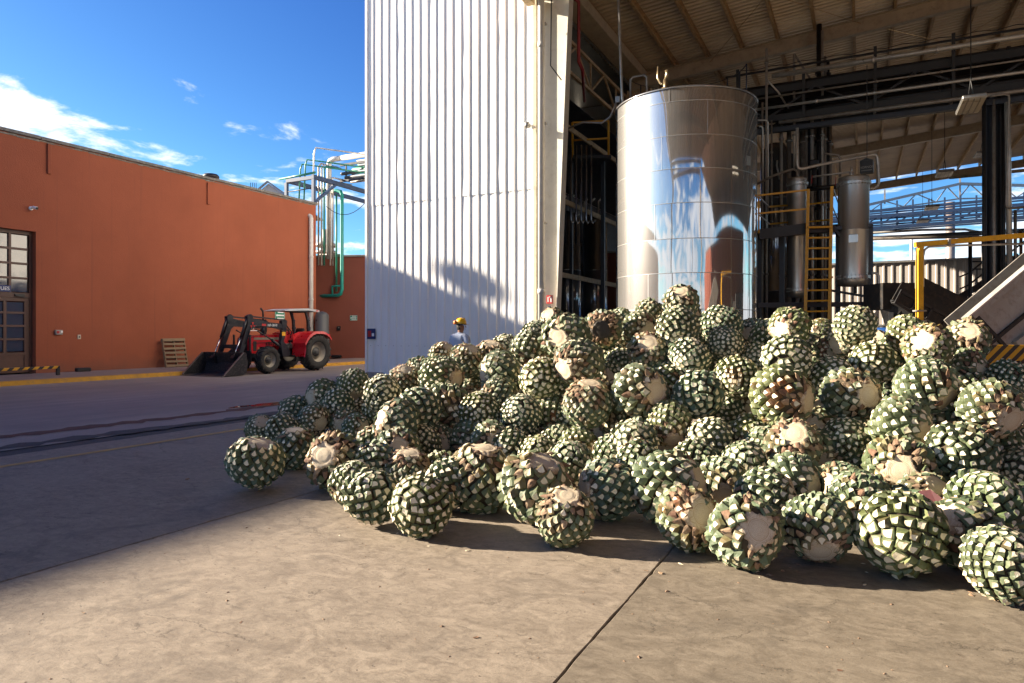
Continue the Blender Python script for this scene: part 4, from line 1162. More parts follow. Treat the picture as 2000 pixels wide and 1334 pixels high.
# ================================================================== BIG STEEL TANK
TC = at(1337.6, 600, 18.8); TR = 1.876; ZK = .966
tk = empty('steel_tank', (TC.x, TC.y, 0), 0, 'huge polished stainless steel tank standing behind the heap', 'tank')
rings = [0.0, 1.22, 2.12, 3.06, 3.95, 4.87, 5.76, 6.62, 7.50, 7.86]
rings = [0.0] + [1.5 + (z - 1.5) * ZK for z in rings[1:]]
for k in range(len(rings) - 1):
    z0, z1 = rings[k], rings[k + 1]
    r = random.Random(k)
    m = MB(); seg = 120; nz = 7
    vs = []; fs = []
    ph = [r.uniform(0, 6.28) for _ in range(6)]
    for i in range(nz + 1):
        z = z0 + (z1 - z0) * i / nz
        edge = math.exp(-((min(i, nz - i)) / 1.0) ** 2)
        for j in range(seg):
            a = 2 * PI * j / seg
            w = .0030 * math.sin(3 * a + ph[0]) + .0022 * math.sin(7 * a + ph[1] + z * 1.3) + .0012 * math.sin(13 * a + ph[2] - z * 2)
            rr = TR + w * (1 - .5 * edge) - .0012 * edge
            vs.append((rr * math.cos(a), rr * math.sin(a), z))
    for i in range(nz):
        for j in range(seg):
            j2 = (j + 1) % seg
            fs.append((i * seg + j, i * seg + j2, (i + 1) * seg + j2, (i + 1) * seg + j))
    m.add(vs, fs, 0, True)
    m.build('shell_course', M['tank_steel'], tk, fix=False)
m = MB()
for z in rings[1:-1]:
    m.lathe([(TR - .004, z - .010), (TR + .004, z - .006), (TR + .005, z), (TR + .004, z + .006), (TR - .004, z + .010)], (0, 0, 0), 120)
m.build('weld_seam', M['vessel_steel'], tk)
m = MB()
for k in range(len(rings) - 1):
    a = -1.95 + (k % 2) * .55 + k * .05
    m.bar((TR * math.cos(a) * 1.001, TR * math.sin(a) * 1.001, rings[k]), (TR * math.cos(a) * 1.001, TR * math.sin(a) * 1.001, rings[k + 1]), .012, .01, up=(math.cos(a), math.sin(a), 0))
m.build('vertical_seam', M['vessel_steel'], tk)
MB().lathe([(TR + .01, rings[-1] - .03), (TR + .03, rings[-1] - .02), (TR + .03, rings[-1] + .02), (TR - .02, rings[-1] + .03), (1.0, rings[-1] + .2), (0, rings[-1] + .26)], (0, 0, 0), 90).build('roof', M['dark_tank_steel'], tk)
vl = at(1300, 165, 17.9) - Vector((TC.x, TC.y, 0))
m = MB().tube([(vl.x, vl.y, 7.9), (vl.x, vl.y, 8.35)], .06, 10).tube([(vl.x, vl.y, 8.05), (vl.x, vl.y, 8.12)], .11, 10).tube([(vl.x, vl.y, 8.3), (vl.x + .05, vl.y, 8.48), (vl.x + .03, vl.y, 8.58)], .055, 8)
m.tube([(vl.x, vl.y, 8.2), (vl.x - .14, vl.y, 8.28), (vl.x - .2, vl.y, 8.42), (vl.x - .2, vl.y, 8.72)], [.04, .04, .045, .02], 8)
m.v = [(x, y, z - .19) for x, y, z in m.v]
m.build('relief_valve', M['brass'], tk)
m = MB()
for k in range(9):
    a = .3 + k * .34
    x, y = (TR - .25) * math.cos(a), (TR - .25) * math.sin(a)
    m.tube([(x, y, 7.9), (x, y, 9.0)], .02, 6)
m.lathe([(TR - .27, 9.0), (TR - .23, 9.0)], (0, 0, 0), 24, a0=.3, a1=.3 + 8 * .34)
m.v = [(x, y, z - .19) for x, y, z in m.v]
m.build('top_railing', M['dark_steel'], tk)
q = at(1444, 315, 17.6)
ang = math.atan2(q.y - TC.y, q.x - TC.x)
MB().box((TR * math.cos(ang) * 1.004, TR * math.sin(ang) * 1.004, 5.9), (.02, .16, .24), rot=(0, 0, ang)).build('data_plate', M['galv'], tk)
# conduit and junction box at the tank edge
p1, p0 = at(1208, 0, 19.0), at(1215, 190, 19.0)
cd = empty('conduit', (p0.x, p0.y, p0.z), 0, 'grey conduit hanging from the roof to the left edge of the steel tank', 'conduit')
MB().tube([(p1 - p0) * 1.35, (0, 0, 0), (.03, 0, -.3)], .04, 8).build('pipe', M['pipe_grey'], cd)
MB().box((-.12, 0, -.05), (.14, .1, .18), bev=.01).build('junction_box', M['galv'], cd)
MB().tube([(-.15, 0, -.1), (-.35, 0, -.5), (-.6, .05, -.62), (-1.2, .1, -.5), (-2.0, .2, -.65)], .03, 7).build('hose', M['pipe_dull'], cd)
MB().tube([(.15, .3, -.2), (.15, .3, .55), (.22, .3, .62), (.55, .3, .62), (.62, .3, .55), (.62, .3, -.2)], .035, 8).build('vent_pipe', M['pipe_dull'], cd)

# ================================================================== DARK TANKS IN THE LEFT BAY
def bay_tank(px, d, w, h, label):
    p = at(px, 600, d); r_ = w * d / 1333.3
    t = empty('dark_tank', (p.x, p.y, 0), 0, label, 'tank', 'steel tanks in the dark bay')
    MB().lathe([(r_, .0), (r_, h * .33), (r_ + .012, h * .33 + .01), (r_, h * .33 + .02), (r_, h * .66), (r_ + .012, h * .66 + .01), (r_, h * .66 + .02), (r_, h), (r_ * .6, h + .25), (0, h + .35)], (0, 0, 0), 48).build('shell', M['dark_tank_steel'], t)
    m = MB()
    for k in range(3): m.tube([(-r_ * .6 + k * r_ * .6, -r_ * .85, h + .1), (-r_ * .6 + k * r_ * .6, -r_ * .85, h + .7), (-r_ * .6 + k * r_ * .6 + .15, -r_ * .85, h + .85)], .035, 8)
    m.build('outlet_pipe', M['pipe_grey'], t)
    return t
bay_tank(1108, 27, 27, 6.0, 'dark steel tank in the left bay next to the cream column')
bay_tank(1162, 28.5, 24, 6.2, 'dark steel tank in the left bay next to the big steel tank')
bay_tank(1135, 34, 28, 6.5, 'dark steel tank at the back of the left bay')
# yellow railed landing in the left bay
p = at(1153, 310, 22.6)
pl = empty('railed_landing', (p.x, p.y, p.z), YAW * .0, 'small landing with yellow handrail high in the dark left bay', 'platform')
w = .98; KL = .84; dv = Vector((_c, _s, 0))
def L3(a, z, b=0):
    a *= KL; z *= KL
    return (dv.x * a - dv.y * b, dv.y * a + dv.x * b, z)
m = MB().bar(L3(-.72, -.05), L3(.75, -.05), .9, .10); m.build('deck', M['dark_steel'], pl)
for a in (-.70, .72): MB().bar(L3(a, 0), L3(a, 1.5 - (.08 if a < 0 else 0)), .06, .06).build('post', M['yellow'], pl)
for za, zb_ in ((1.42, 1.5), (.72, .80)): MB().bar(L3(-.70, za), L3(.72, zb_), .05, .05).build('rail', M['yellow'], pl)
m = MB()
for k in range(4): m.tube([L3(-1.0 + .2 * k, -3.4, -.3), L3(-1.0 + .2 * k, -2.0, -.3), L3(-.95 + .2 * k, -1.8, -.3)], .035, 7)
m.bar(L3(.5, -9), L3(.5, -.1), .12, .12).bar(L3(-.75, -9), L3(-.75, -.1), .10, .10)
m.build('support', M['dark_steel'], pl)
for k in range(5):
    MB().tube([L3(-.86 + .19 * k, .2, -1.0), L3(-.86 + .19 * k, -2.6, -1.0), L3(-.80 + .19 * k, -2.75, -1.0), L3(-.72 + .19 * k, -2.6, -1.0)], .03, 7).build('drop_pipe', M['dark_tank_steel'], pl)

# ================================================================== PIPE BRIDGE UNDER THE CANOPY
pb = empty('pipe_bridge', (-2, 24.5, 8), 0, 'dark pipe bridge with steel pipes crossing the hall under the canopy roof', 'pipe rack')
def bpb(mb, name, mat): return bld(mb, name, mat, pb)
X0, X1 = -4.2, 9.5
for (yy, zz_, w_, h_, mt) in ((24.1, 9.55, .12, .22, 'black_steel'), (25.2, 9.55, .12, .22, 'black_steel'), (24.1, 8.62, .12, .20, 'black_steel'), (25.2, 8.62, .12, .20, 'black_steel'), (24.3, 8.28, .20, .16, 'dark_steel'), (24.6, 10.42, .06, .06, 'black_steel')):
    bpb(MB().bar((X0, yy, zz_), (X1, yy, zz_), w_, h_), 'beam', M[mt])
for yy in (24.1, 25.2):
    m = MB(); k = 0; x = X0
    while x < X1 - 1:
        m.bar((x, yy, 8.65 if k % 2 else 9.5), (x + 1.45, yy, 9.5 if k % 2 else 8.65), .07, .07); x += 1.45; k += 1
    bpb(m, 'bracing', M['black_steel'])
x = X0 + .5
while x < X1:
    bpb(MB().bar((x, 24.0, 8.5), (x, 24.0, 10.4 if int(x * 3) % 2 else 9.9), .09, .09), 'post', M['black_steel'])
    bpb(MB().bar((x, 24.0, 8.55), (x, 25.4, 8.55), .08, .10), 'cross_beam', M['black_steel'])
    x += 2.05
for (yy, zz_, r_, mt, xa) in ((23.9, 9.96, .075, 'pipe_grey', -2.6), (23.9, 9.28, .03, 'pipe_dull', X0), (23.9, 8.93, .045, 'pipe_grey', X0), (24.35, 9.75, .10, 'black_steel', X0), (24.6, 9.72, .09, 'dark_steel', X0), (24.9, 9.75, .11, 'black_steel', X0), (24.4, 8.85, .11, 'black_steel', X0), (24.7, 8.86, .10, 'dark_steel', X0), (25.0, 8.85, .11, 'black_steel', X0), (23.95, 8.42, .06, 'pipe_dull', -2.4), (24.6, 9.15, .15, 'black_steel', X0), (24.95, 9.2, .14, 'black_steel', X0)):
    m = MB().tube([(xa, yy, zz_), (X1, yy, zz_)], r_, 10)
    x = xa + 1.2
    while x < X1:
        if rng.random() < .5: m.tube([(x, yy, zz_), (x + .08, yy, zz_)], r_ * 1.35, 10)
        x += 1.7
    bpb(m, 'pipe', M[mt])
m = MB()
for k in range(14):
    x = X0 + .6 + k * .95
    m.tube([(x, 24.2, 10.42), (x + .48, 24.2, 10.36), (x + .95, 24.2, 10.42)], .012, 5)
bpb(m, 'cable', M['black'])

# vertical pipes below the bridge, each a thing
vp = [(1497, 22.3, .04, 'pipe_grey', 640, 95), (1489, 22.0, .03, 'pipe_dull', 640, 200), (1507, 22.6, .03, 'pipe_dull', 500, 235), (1541, 23.2, .075, 'pipe_dull', 640, 235), (1551, 22.9, .04, 'pipe_grey', 330, 105),
      (1568, 23.4, .10, 'pipe_dull', 640, 235), (1580, 23.5, .06, 'dark_steel', 640, 235), (1590, 23.5, .10, 'pipe_dull', 640, 235), (1600, 23.2, .085, 'black_steel', 640, 48), (1611, 23.0, .05, 'pipe_dull', 640, 110), (1616, 23.3, .07, 'black_steel', 640, 120)]
vp += [(1526, 23.0, .05, 'pipe_grey', 640, 240), (1560, 23.8, .07, 'pipe_grey', 640, 240), (1575, 22.7, .035, 'pipe_dull', 640, 240), (1586, 22.6, .05, 'pipe_grey', 640, 235), (1606, 22.5, .04, 'pipe_grey', 640, 60), (1621, 23.6, .06, 'pipe_dull', 640, 210)]
desc = ['thin bright', 'slender dull', 'slender hooked', 'thick dull', 'tall bright', 'thick lagged', 'dark round', 'wide lagged', 'tall black', 'narrow dull', 'black square cut', 'slim pale', 'stout pale', 'thin dull', 'pale round', 'very tall pale', 'rightmost dull']
for (px_, d_, r_, mt, yb, yt), ds in zip(vp, desc):
    a = at(px_, yb, d_); b = at(px_ - (px_ - 1550) * 0, yt, d_)
    t = empty('vertical_pipe', (a.x, a.y, 0), 0, ds + ' steel pipe rising between the big tank and the ladder', 'pipe', 'vertical pipes in the hall')
    z0 = max(.0, a.z if yb < 600 else 0)
    m = MB().tube([(0, 0, z0), (b.x - a.x, b.y - a.y, b.z)], r_, 12)
    m.build('pipe', M[mt], t)
    m = MB()
    for z in np.arange(z0 + 1.1, b.z - .3, 2.3): m.tube([(0, 0, z), (0, 0, z + .07)], r_ * 1.6, 12)
    m.build('flange', M['galv'] if 'pipe' in mt else M[mt], t)
# hooked bright top pieces
hk = empty('bent_pipe', at(1551, 105, 22.9), 0, 'slanting pipe brace at the top of the tall bright pipe', 'pipe', 'bent pipes under the pipe bridge')
a = at(1551, 105, 22.9)
MB().tube([(0, 0, 0), at(1580, 150, 23.2) - a, at(1592, 175, 23.5) - a], .035, 7).build('pipe', M['pipe_dull'], hk)
a = at(1497, 155, 22.3)
hk = empty('bent_pipe', a, 0, 'slanting thin pipe brace beside the right edge of the big tank', 'pipe', 'bent pipes under the pipe bridge')
MB().tube([(0, 0, 0), at(1520, 180, 22.5) - a, at(1540, 212, 22.8) - a], .03, 7).build('pipe', M['pipe_grey'], hk)
a = at(1480, 240, 21.8)
hk = empty('bent_pipe', a, 0, 'pair of thin hooked pipes at the right edge of the big tank', 'pipe', 'bent pipes under the pipe bridge')
for (xa, xb, yt, yb) in ((1483, 1490, 247, 380), (1480, 1500, 235, 420)):
    MB().tube([at(xa, yt, 21.8) - a, at(xb - 3, yt, 21.8) - a, at(xb, yt + 4, 21.8) - a, at(xb, yb, 21.8) - a], .03, 7).build('pipe', M['pipe_grey'], hk)
# two more tanks standing in the dark behind the platform
p = at(1515, 600, 24.6)
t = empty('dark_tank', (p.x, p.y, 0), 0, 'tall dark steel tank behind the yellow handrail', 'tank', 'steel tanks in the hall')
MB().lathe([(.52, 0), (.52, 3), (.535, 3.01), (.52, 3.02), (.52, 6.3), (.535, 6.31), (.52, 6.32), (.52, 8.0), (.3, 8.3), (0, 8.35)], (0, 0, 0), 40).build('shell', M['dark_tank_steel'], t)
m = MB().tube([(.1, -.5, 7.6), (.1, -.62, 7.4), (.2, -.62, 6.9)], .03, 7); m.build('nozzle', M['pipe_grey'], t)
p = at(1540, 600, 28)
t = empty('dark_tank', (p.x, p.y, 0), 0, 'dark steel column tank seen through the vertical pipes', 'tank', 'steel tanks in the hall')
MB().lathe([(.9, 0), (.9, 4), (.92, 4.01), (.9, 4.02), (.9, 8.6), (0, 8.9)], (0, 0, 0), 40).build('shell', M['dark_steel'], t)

# ================================================================== ACCESS PLATFORM WITH LADDER
D = 20.0
PA = at(1580, 600, D)
ap = empty('access_platform', (PA.x, PA.y, 0), 0, 'dark blue platform frame with yellow ladder and handrail beside the big tank', 'platform')
def bap(mb, name, mat, sub=None):
    o = mb.build(name, mat, sub or ap); o.data.transform(Matrix.Translation(-ap.location)); return o
def q(px, py, d=D): return at(px, py, d)
bap(MB().bar(q(1482, 458, D + .2), q(1576, 446, D), .12, .30), 'deck_edge', M['black_steel'])
bap(MB().bar(q(1482, 458, D + 1.4), q(1640, 446, D + 1.4), 1.8, .06), 'deck', M['black_steel'])
bap(MB().bar(q(1578, 448, D), q(1630, 446, D), .12, .22), 'deck_edge', M['black_steel'])
bap(MB().bar(q(1480, 596, D + .3), q(1700, 594, D + .1), .10, .14), 'cross_beam', M['dark_steel'])
bap(MB().bar(q(1630, 446, D), q(1702, 440, D - .3), .12, .10), 'vessel_beam', M['dark_steel'])
bap(MB().bar(q(1630, 446, D + 1), q(1702, 440, D + .7), .12, .10), 'vessel_beam', M['dark_steel'])
for (px_, d_, yt) in ((1700, D - .2, 438), (1637, D + .4, 446), (1482, D + .4, 450), (1527, D + 1.0, 452), (1700, D + .8, 440)):
    b = q(px_, yt, d_); bap(MB().bar((b.x, b.y, 0), (b.x, b.y, b.z), .14, .14), 'post', M['dark_steel'])
bap(MB().bar(q(1632, 450, D), q(1650, 475, D), .08, .08), 'brace', M['dark_steel'])
# yellow ladder
for (xa, xb, yt) in ((1579, 1572, 369), (1625, 1619, 364)):
    bap(MB().bar(q(xb, 650, D - .25), q(xa, yt, D - .15), .055, .085), 'ladder_stile', M['yellow'])
for k in range(11):
    y = 444 + k * 20.5
    t_ = (y - 369) / 280
    a, b = q(1579 - 7 * t_, y + .5, D - .2), q(1625 - 6 * t_, y - .5, D - .2)
    bap(MB().bar(a, b, .12, .045), 'ladder_rung', M['yellow'])
for (a, b) in (((1480, 382), (1578, 371)), ((1480, 417), (1578, 408))):
    bap(MB().bar(q(a[0], a[1], D + .1), q(b[0], b[1], D - .1), .04, .05), 'handrail', M['yellow'])
for (a, b) in (((1500, 404), (1542, 401)), ((1500, 438), (1542, 434)), ((1581, 399), (1624, 394)), ((1581, 433), (1624, 429))):
    bap(MB().bar(q(a[0], a[1], D + 1.5), q(b[0], b[1], D + 1.5), .04, .05), 'handrail', M['yellow'])
for (a, b) in (((1482, 384), (1503, 405)), ((1482, 419), (1503, 438)), ((1626, 366), (1637, 396)), ((1626, 404), (1638, 432))):
    bap(MB().bar(q(a[0], a[1], D), q(b[0], b[1], D + 1.4), .03, .03), 'side_rail', M['pipe_grey'])
b = q(1482, 384, D + .1); bap(MB().bar(q(1482, 455, D + .1), b, .05, .05), 'rail_post', M['yellow'])

# ================================================================== HANGING VESSELS
def vessel(px, d, yt, yb, w, yf1, yf2, label):
    c = at(px, 600, d); r_ = w * d / 1333.3
    z = lambda y: 1.5 + (651 - y) / 1333.3 * (d - r_ * .6)
    v = empty('steel_vessel', (c.x, c.y, z(yb)), 0, label, 'vessel', 'upright vessels on the platform')
    h = z(yt) - z(yb)
    f1, f2 = z(yf1) - z(yb), z(yf2) - z(yb)
    MB().lathe([(0, -.03), (r_ * .6, -.02), (r_, .0), (r_, f2 - .02)], (0, 0, 0), 40).build('bottom_head', M['vessel_steel'], v)
    m = MB().lathe([(r_, f2), (r_, f2 + (f1 - f2) * .5), (r_ + .006, f2 + (f1 - f2) * .5 + .008), (r_, f2 + (f1 - f2) * .5 + .016), (r_, f1)], (0, 0, 0), 40)
    m.build('shell', M['vessel_steel'], v)
    MB().lathe([(r_, f1), (r_, h - .05), (r_ * .96, h), (0, h + .02)], (0, 0, 0), 40).build('top_head', M['vessel_steel'], v)
    for f in (f1, f2):
        MB().lathe([(r_, f - .035), (r_ + .05, f - .035), (r_ + .05, f + .035), (r_, f + .035)], (0, 0, 0), 40, smooth=False).build('flange', M['vessel_steel'], v)
        m = MB()
        for k in range(26):
            a = 2 * PI * k / 26
            m.lathe([(0, -.06), (.016, -.06), (.016, .06), (0, .06)], ((r_ + .03) * math.cos(a), (r_ + .03) * math.sin(a), f), 6, smooth=False)
        o = m.build('flange_bolts', M['galv'], v); o['kind'] = 'stuff'
    return v, r_, h
v1, r1, h1 = vessel(1557, 20.8, 346, 579, 17, 358, 566, 'slim brushed steel vessel left of the yellow ladder')
MB().tube([(0, 0, h1), (0, 0, h1 + .22), (-.1, 0, h1 + .30), (-.7, .05, h1 + .16), (-1.2, .1, h1 - .05)], .04, 8).build('inlet_pipe', M['pipe_dull'], v1)
MB().tube([(0, 0, -.02), (0, 0, -.35)], .05, 8).build('drain', M['pipe_dull'], v1)
v2, r2, h2 = vessel(1667, 20.0, 343, 557, 28, 357, 541, 'large brushed steel vessel hanging right of the yellow ladder')
MB().tube([(-.05, 0, h2), (-.05, 0, h2 + .16)], .07, 10).tube([(-.05, 0, h2 + .12), (-.05, 0, h2 + .32)], .035, 8).tube([(-.05, 0, h2 + .18), (-1.1, .0, h2 + .14)], .028, 8).build('top_valve', M['pipe_grey'], v2)
MB().tube([(.05, 0, -.02), (.05, 0, -.22)], .045, 8).bar((-.6, 0, -.12), (.42, 0, -.34), .06, .07).build('drain_valve', M['black_steel'], v2)
m = MB().box((0, -r2 * .98, h2 * .42), (.24, .08, .22)); m.build('bracket_plate', M['vessel_steel'], v2)
# feed pipe looping over the big vessel
a = at(1558, 338, 20.4)
fp = empty('feed_pipe', a, 0, 'bright steel pipe rising over the large vessel and looping down to its flange', 'pipe')
pts = [(1557, 250), (1557, 322), (1559, 328), (1566, 330), (1600, 322), (1705, 302), (1711, 303), (1714, 310), (1716, 355), (1714, 363), (1706, 368), (1692, 369)]
MB().tube([at(x, y, 20.3) - a for x, y in pts], .045, 10).build('pipe', M['pipe_grey'], fp)
a = at(1633, 312, 20.8)
fp = empty('feed_pipe', a, 0, 'thin dull elbow pipe above the large vessel', 'pipe')
MB().tube([at(x, y, 20.8) - a for x, y in ((1612, 300), (1636, 303), (1641, 310), (1641, 345))], .035, 8).build('pipe', M['pipe_dull'], fp)
a = at(1710, 560, 19.7)
fp = empty('drain_pipe', a, 0, 'pale hooked pipe right of the blue platform post', 'pipe')
MB().tube([at(x, y, 19.7) - a for x, y in ((1703, 533), (1713, 534), (1716, 540), (1715, 605), (1712, 612), (1704, 615))], .04, 8).build('pipe', M['pipe_grey'], fp)
vb = at(1603, 367, 21.5)
vv = empty('valve_assembly', vb, 0, 'dark valve with red levers between the vertical pipes', 'valve')
MB().tube([(-.5, 0, 0), (.7, 0, 0)], .075, 10).tube([(-.2, 0, .0), (-.2, 0, .75)], .07, 10).box((-.2, 0, .75), (.26, .26, .3), bev=.04).build('body', M['black_steel'], vv)
for x, y, z in ((-.26, -.16, .25), (.42, -.16, .12)): MB().bar((x, y, z - .12), (x + .02, y, z + .14), .03, .02).build('lever', M['red_sign'], vv)
# box sign
p = at(1693, 327, 19.9)
bs = empty('box_sign', p, rad(-6), 'dark box sign with worn lettering above the large vessel', 'sign')
MB().box((0, 0, 0), (.34, .26, .36), bev=.01).prism([(-.17, .18), (.17, .18), (.0, .25)], -.13, .13).build('box', M['black_steel'], bs)
text('lettering', 'HORNOS', .085, M['pipe_dull'], bs, (0.0, -.132, -.02), (PI / 2, 0, 0))
MB().box((0, -.134, -.11), (.28, .004, .012)).build('underline', M['pipe_dull'], bs)
MB().bar((0, .05, .18), (0, .05, 3.0), .02, .02).build('hanger', M['black_steel'], bs)

# ================================================================== COLUMN OF PIPES AT RIGHT
cc = at(1945, 600, 20.2)
pc = empty('pipe_column', (cc.x, cc.y, 0), 0, 'bundle of black and grey pipes on a steel column at the right', 'pipe column')
for (px_, d_, w_, mt) in ((1930, 20.2, .12, 'dark_steel'), (1951, 20.3, .10, 'black_steel')):
    a = at(px_, 600, d_) - cc
    m = MB().bar((a.x, a.y, 0), (a.x, a.y, 8.6), w_ * 1.2, .02, up=(_c, _s, 0)).bar((a.x + .1, a.y + .05, 0), (a.x + .1, a.y + .05, 8.6), .02, w_).bar((a.x - .1, a.y - .05, 0), (a.x - .1, a.y - .05, 8.6), .02, w_)
    m.build('steel_column', M[mt], pc)
for (px_, d_, r_, mt, yt) in ((1922, 20.0, .05, 'black_steel', 195), (1941, 20.0, .045, 'pipe_dull', 195), (1960, 20.1, .05, 'black_steel', 200), (1957, 20.4, .04, 'pipe_dull', 200)):
    a = at(px_, 600, d_) - cc; b = at(px_, yt, d_)
    MB().tube([(a.x, a.y, 0), (a.x, a.y, b.z)], r_, 10).build('pipe', M[mt], pc)
a = [at(x, y, 19.8) - Vector((cc.x, cc.y, 0)) for x, y in ((1972, 560), (1969, 300), (1967, 200))]
MB().tube(a, .075, 12).build('pipe', M['pipe_grey'], pc)
a = [at(x, y, 19.6) - Vector((cc.x, cc.y, 0)) for x, y in ((1935, 188), (1962, 184), (1970, 186), (1971, 194), (1965, 400), (1966, 404), (1972, 407), (2030, 402))]
MB().tube(a, .03, 8).build('pipe', M['pipe_dull'], pc)

# hanging hall lamps
def hall_lamp(px, py, d, w, l, label, ytop):
    p = at(px, py, d)
    t = empty('hanging_lamp', p, 0, label, 'lamp', 'hanging lamps in the hall')
    MB().box((0, 0, .05), (w, l, .09), bev=.02).build('housing', M['galv'], t)
    m = MB()
    for k in range(4): m.box((-w * .375 + w * .25 * k, 0, 0), (w * .2, l * .94, .012))
    m.build('reflector', M['lamp_glass'], t)
    z = zb(p.x) + .5 - p.z
    for s_ in (-1, 1): MB().tube([(0, s_ * l * .35, .1), (0, s_ * l * .3, .35), (0, 0, .6)] if s_ > 0 else [(0, s_ * l * .35, .1), (0, 0, .6), (0, 0, z)], .012, 5).build('hanger', M['black'], t)
    return t
hall_lamp(1896, 208, 15.5, .46, 1.25, 'hanging lamp nearest to us in front of the roof at upper right', 0)
hall_lamp(1845, 341, 27, .55, 1.2, 'hanging lamp at the far roof edge below the nearest one', 0)
hall_lamp(1820, 407, 36, .65, 1.3, 'hanging lamp against the blue pipe rack and the sky', 0)
hall_lamp(1802, 433, 46, .7, 1.3, 'smallest hanging lamp just below the one against the blue rack', 0)
hall_lamp(1918, 303, 34, .6, 1.2, 'hanging lamp lit by the sky left of the black pipe column', 0)

# ================================================================== FAR SIDE
fs1 = empty('corrugated_shed', (4, 58, 0), 0, 'far shed wall of pale ribbed sheets behind the hall', 'shed')
m = MB()
xx = -9.0; prof = []
while xx < 26:
    prof += [(xx, 0), (xx + .36, 0), (xx + .40, -.06), (xx + .50, -.06), (xx + .54, 0)]; xx += .56
n = len(prof)
vs = [(x, 58 + y, 2.0) for x, y in prof] + [(x, 58 + y, 6.75) for x, y in prof]
m.add(vs, [(k, k + 1, n + k + 1, n + k) for k in range(n - 1)])
bld(m, 'cladding', M['far_shed'], fs1)
bld(MB().box((8.5, 58.3, 1.0), (35, .5, 2.0)), 'plinth', M['concrete_light'], fs1)
bld(MB().box((8.5, 57.95, 6.80), (35, .3, .14)), 'eave', M['galv'], fs1)
bld(MB().box((8.5, 57.85, 2.1), (35, .3, .12)), 'base_rail', M['galv'], fs1)
bld(MB().box((8.5, 60.5, 6.7), (35, 4.4, .1)), 'roof', M['galv'], fs1)
def chimney(px, d, yt, w, label, mt):
    p = at(px, 600, d); r_ = w * d / 1333.3; z = 1.5 + (651 - yt) / 1333.3 * d
    c_ = empty('chimney', (p.x, p.y, 0), 0, label, 'chimney')
    MB().lathe([(r_ * 1.15, 0), (r_ * 1.15, z * .55), (r_, z * .58), (r_, z), (r_ * .85, z), (r_ * .85, z - .5)], (0, 0, 0), 20).build('stack', M[mt], c_)
    MB().lathe([(r_ * 1.2, z * .56), (r_ * 1.35, z * .56), (r_ * 1.35, z * .585), (r_, z * .59)], (0, 0, 0), 20).build('collar', M['galv'], c_)
chimney(1856, 72, 395, 8, 'thick brown steel chimney beyond the far shed', 'chimney')
chimney(1780, 75, 466, 2.6, 'thin white chimney beyond the far shed', 'pipe_white')
# dark pipe bridge with trusses beyond the hall
fb = empty('pipe_rack', (8, 60, 0), 0, 'blue steel pipe rack with lattice trusses against the sky beyond the hall', 'pipe rack')
def far_seg(a, b, d0, d1, w_, mt, name):
    return bld(MB().bar(at(a[0], a[1], d0), at(b[0], b[1], d1), w_, w_), name, M[mt], fb)
for k, (ya, yb_) in enumerate(((414, 385), (424, 400), (436, 412), (446, 425))):
    far_seg((1600, ya + 8), (2060, yb_ - 5), 57, 51, .20 if k % 2 == 0 else .26, 'blue_steel', 'beam')
    far_seg((1600, ya + 13), (2060, yb_ + 1), 58, 52, .12, 'blue_steel', 'pipe')
for k in range(12):
    x = 1690 + k * 31; y0 = 409 - (x - 1700) * .065; 
    far_seg((x, y0 - 14), (x, y0 + 35), 56, 56, .13, 'blue_steel', 'post')
    far_seg((x, y0 + 30), (x + 31, y0 + 10), 56, 56, .09, 'blue_steel', 'bracing')
# pale truss of the neighbouring roof
ft = empty('roof_truss', (8, 62, 10), 0, 'grey peaked roof truss against the sky above the blue pipe rack', 'truss')
def tr(a, b, w_, d=60, mt='galv', name='chord'): return bld(MB().bar(at(a[0], a[1], d), at(b[0], b[1], d), w_, w_), name, M[mt], ft)
tr((1640, 413), (1875, 359), .22); tr((1875, 359), (2080, 364), .22); tr((1640, 421), (1875, 388), .12); tr((1875, 388), (2080, 384), .12)
tr((1875, 345), (1875, 390), .14, name='post'); tr((1728, 370), (1728, 398), .14, name='post')
up = [(1700, 1), (1728, 0), (1765, 1), (1790, 0), (1828, 1), (1850, 0), (1872, 1), (1895, 0), (1925, 1), (1955, 0), (1985, 1), (2020, 0)]
def yl_(x, lo):
    if x < 1875: return (421 - (x - 1640) * .14) if lo else (413 - (x - 1640) * .23)
    return (388 - (x - 1875) * .02) if lo else (359 + (x - 1875) * .025)
for (xa, la), (xb, lb) in zip(up[:-1], up[1:]): tr((xa, yl_(xa, la)), (xb, yl_(xb, lb)), .08, name='bracing')
# two long pipes below the rack
a = at(1700, 460, 40)
lp = empty('long_pipe', a, 0, 'pale pipe bending down at the right, crossing under the blue rack', 'pipe', 'pipes crossing the far opening')
MB().tube([at(x, y, 40) - a for x, y in ((1690, 456), (1800, 449), (1885, 448), (1905, 452), (1922, 454), (1926, 460), (1926, 640))], .07, 8).build('pipe', M['pipe_grey'], lp)
a = at(1700, 465, 38)
lp = empty('long_pipe', a, 0, 'thick dark pipe crossing the opening above the far shed', 'pipe', 'pipes crossing the far opening')
MB().tube([at(x, y, 38) - a for x, y in ((1690, 466), (1850, 459), (2060, 447))], .13, 10).build('pipe', M['dark_steel'], lp)
a = at(1700, 468, 37)
lp = empty('long_pipe', a, 0, 'grey pipe ending in a drop beside the black pipe column', 'pipe', 'pipes crossing the far opening')
MB().tube([at(x, y, 37) - a for x, y in ((1690, 467), (1900, 462), (1918, 463), (1920, 468), (1920, 640))], .08, 8).build('pipe', M['pipe_dull'], lp)
# tan pipe along the far eave at right
a = at(1830, 343, 24)
lp = empty('long_pipe', a, 0, 'tan pipe running below the far roof edge at the right', 'pipe', 'pipes crossing the far opening')
MB().tube([at(1855, 347, 30) - a, at(2060, 327, 27) - a], .07, 8).build('pipe', M['tan_steel'], lp)

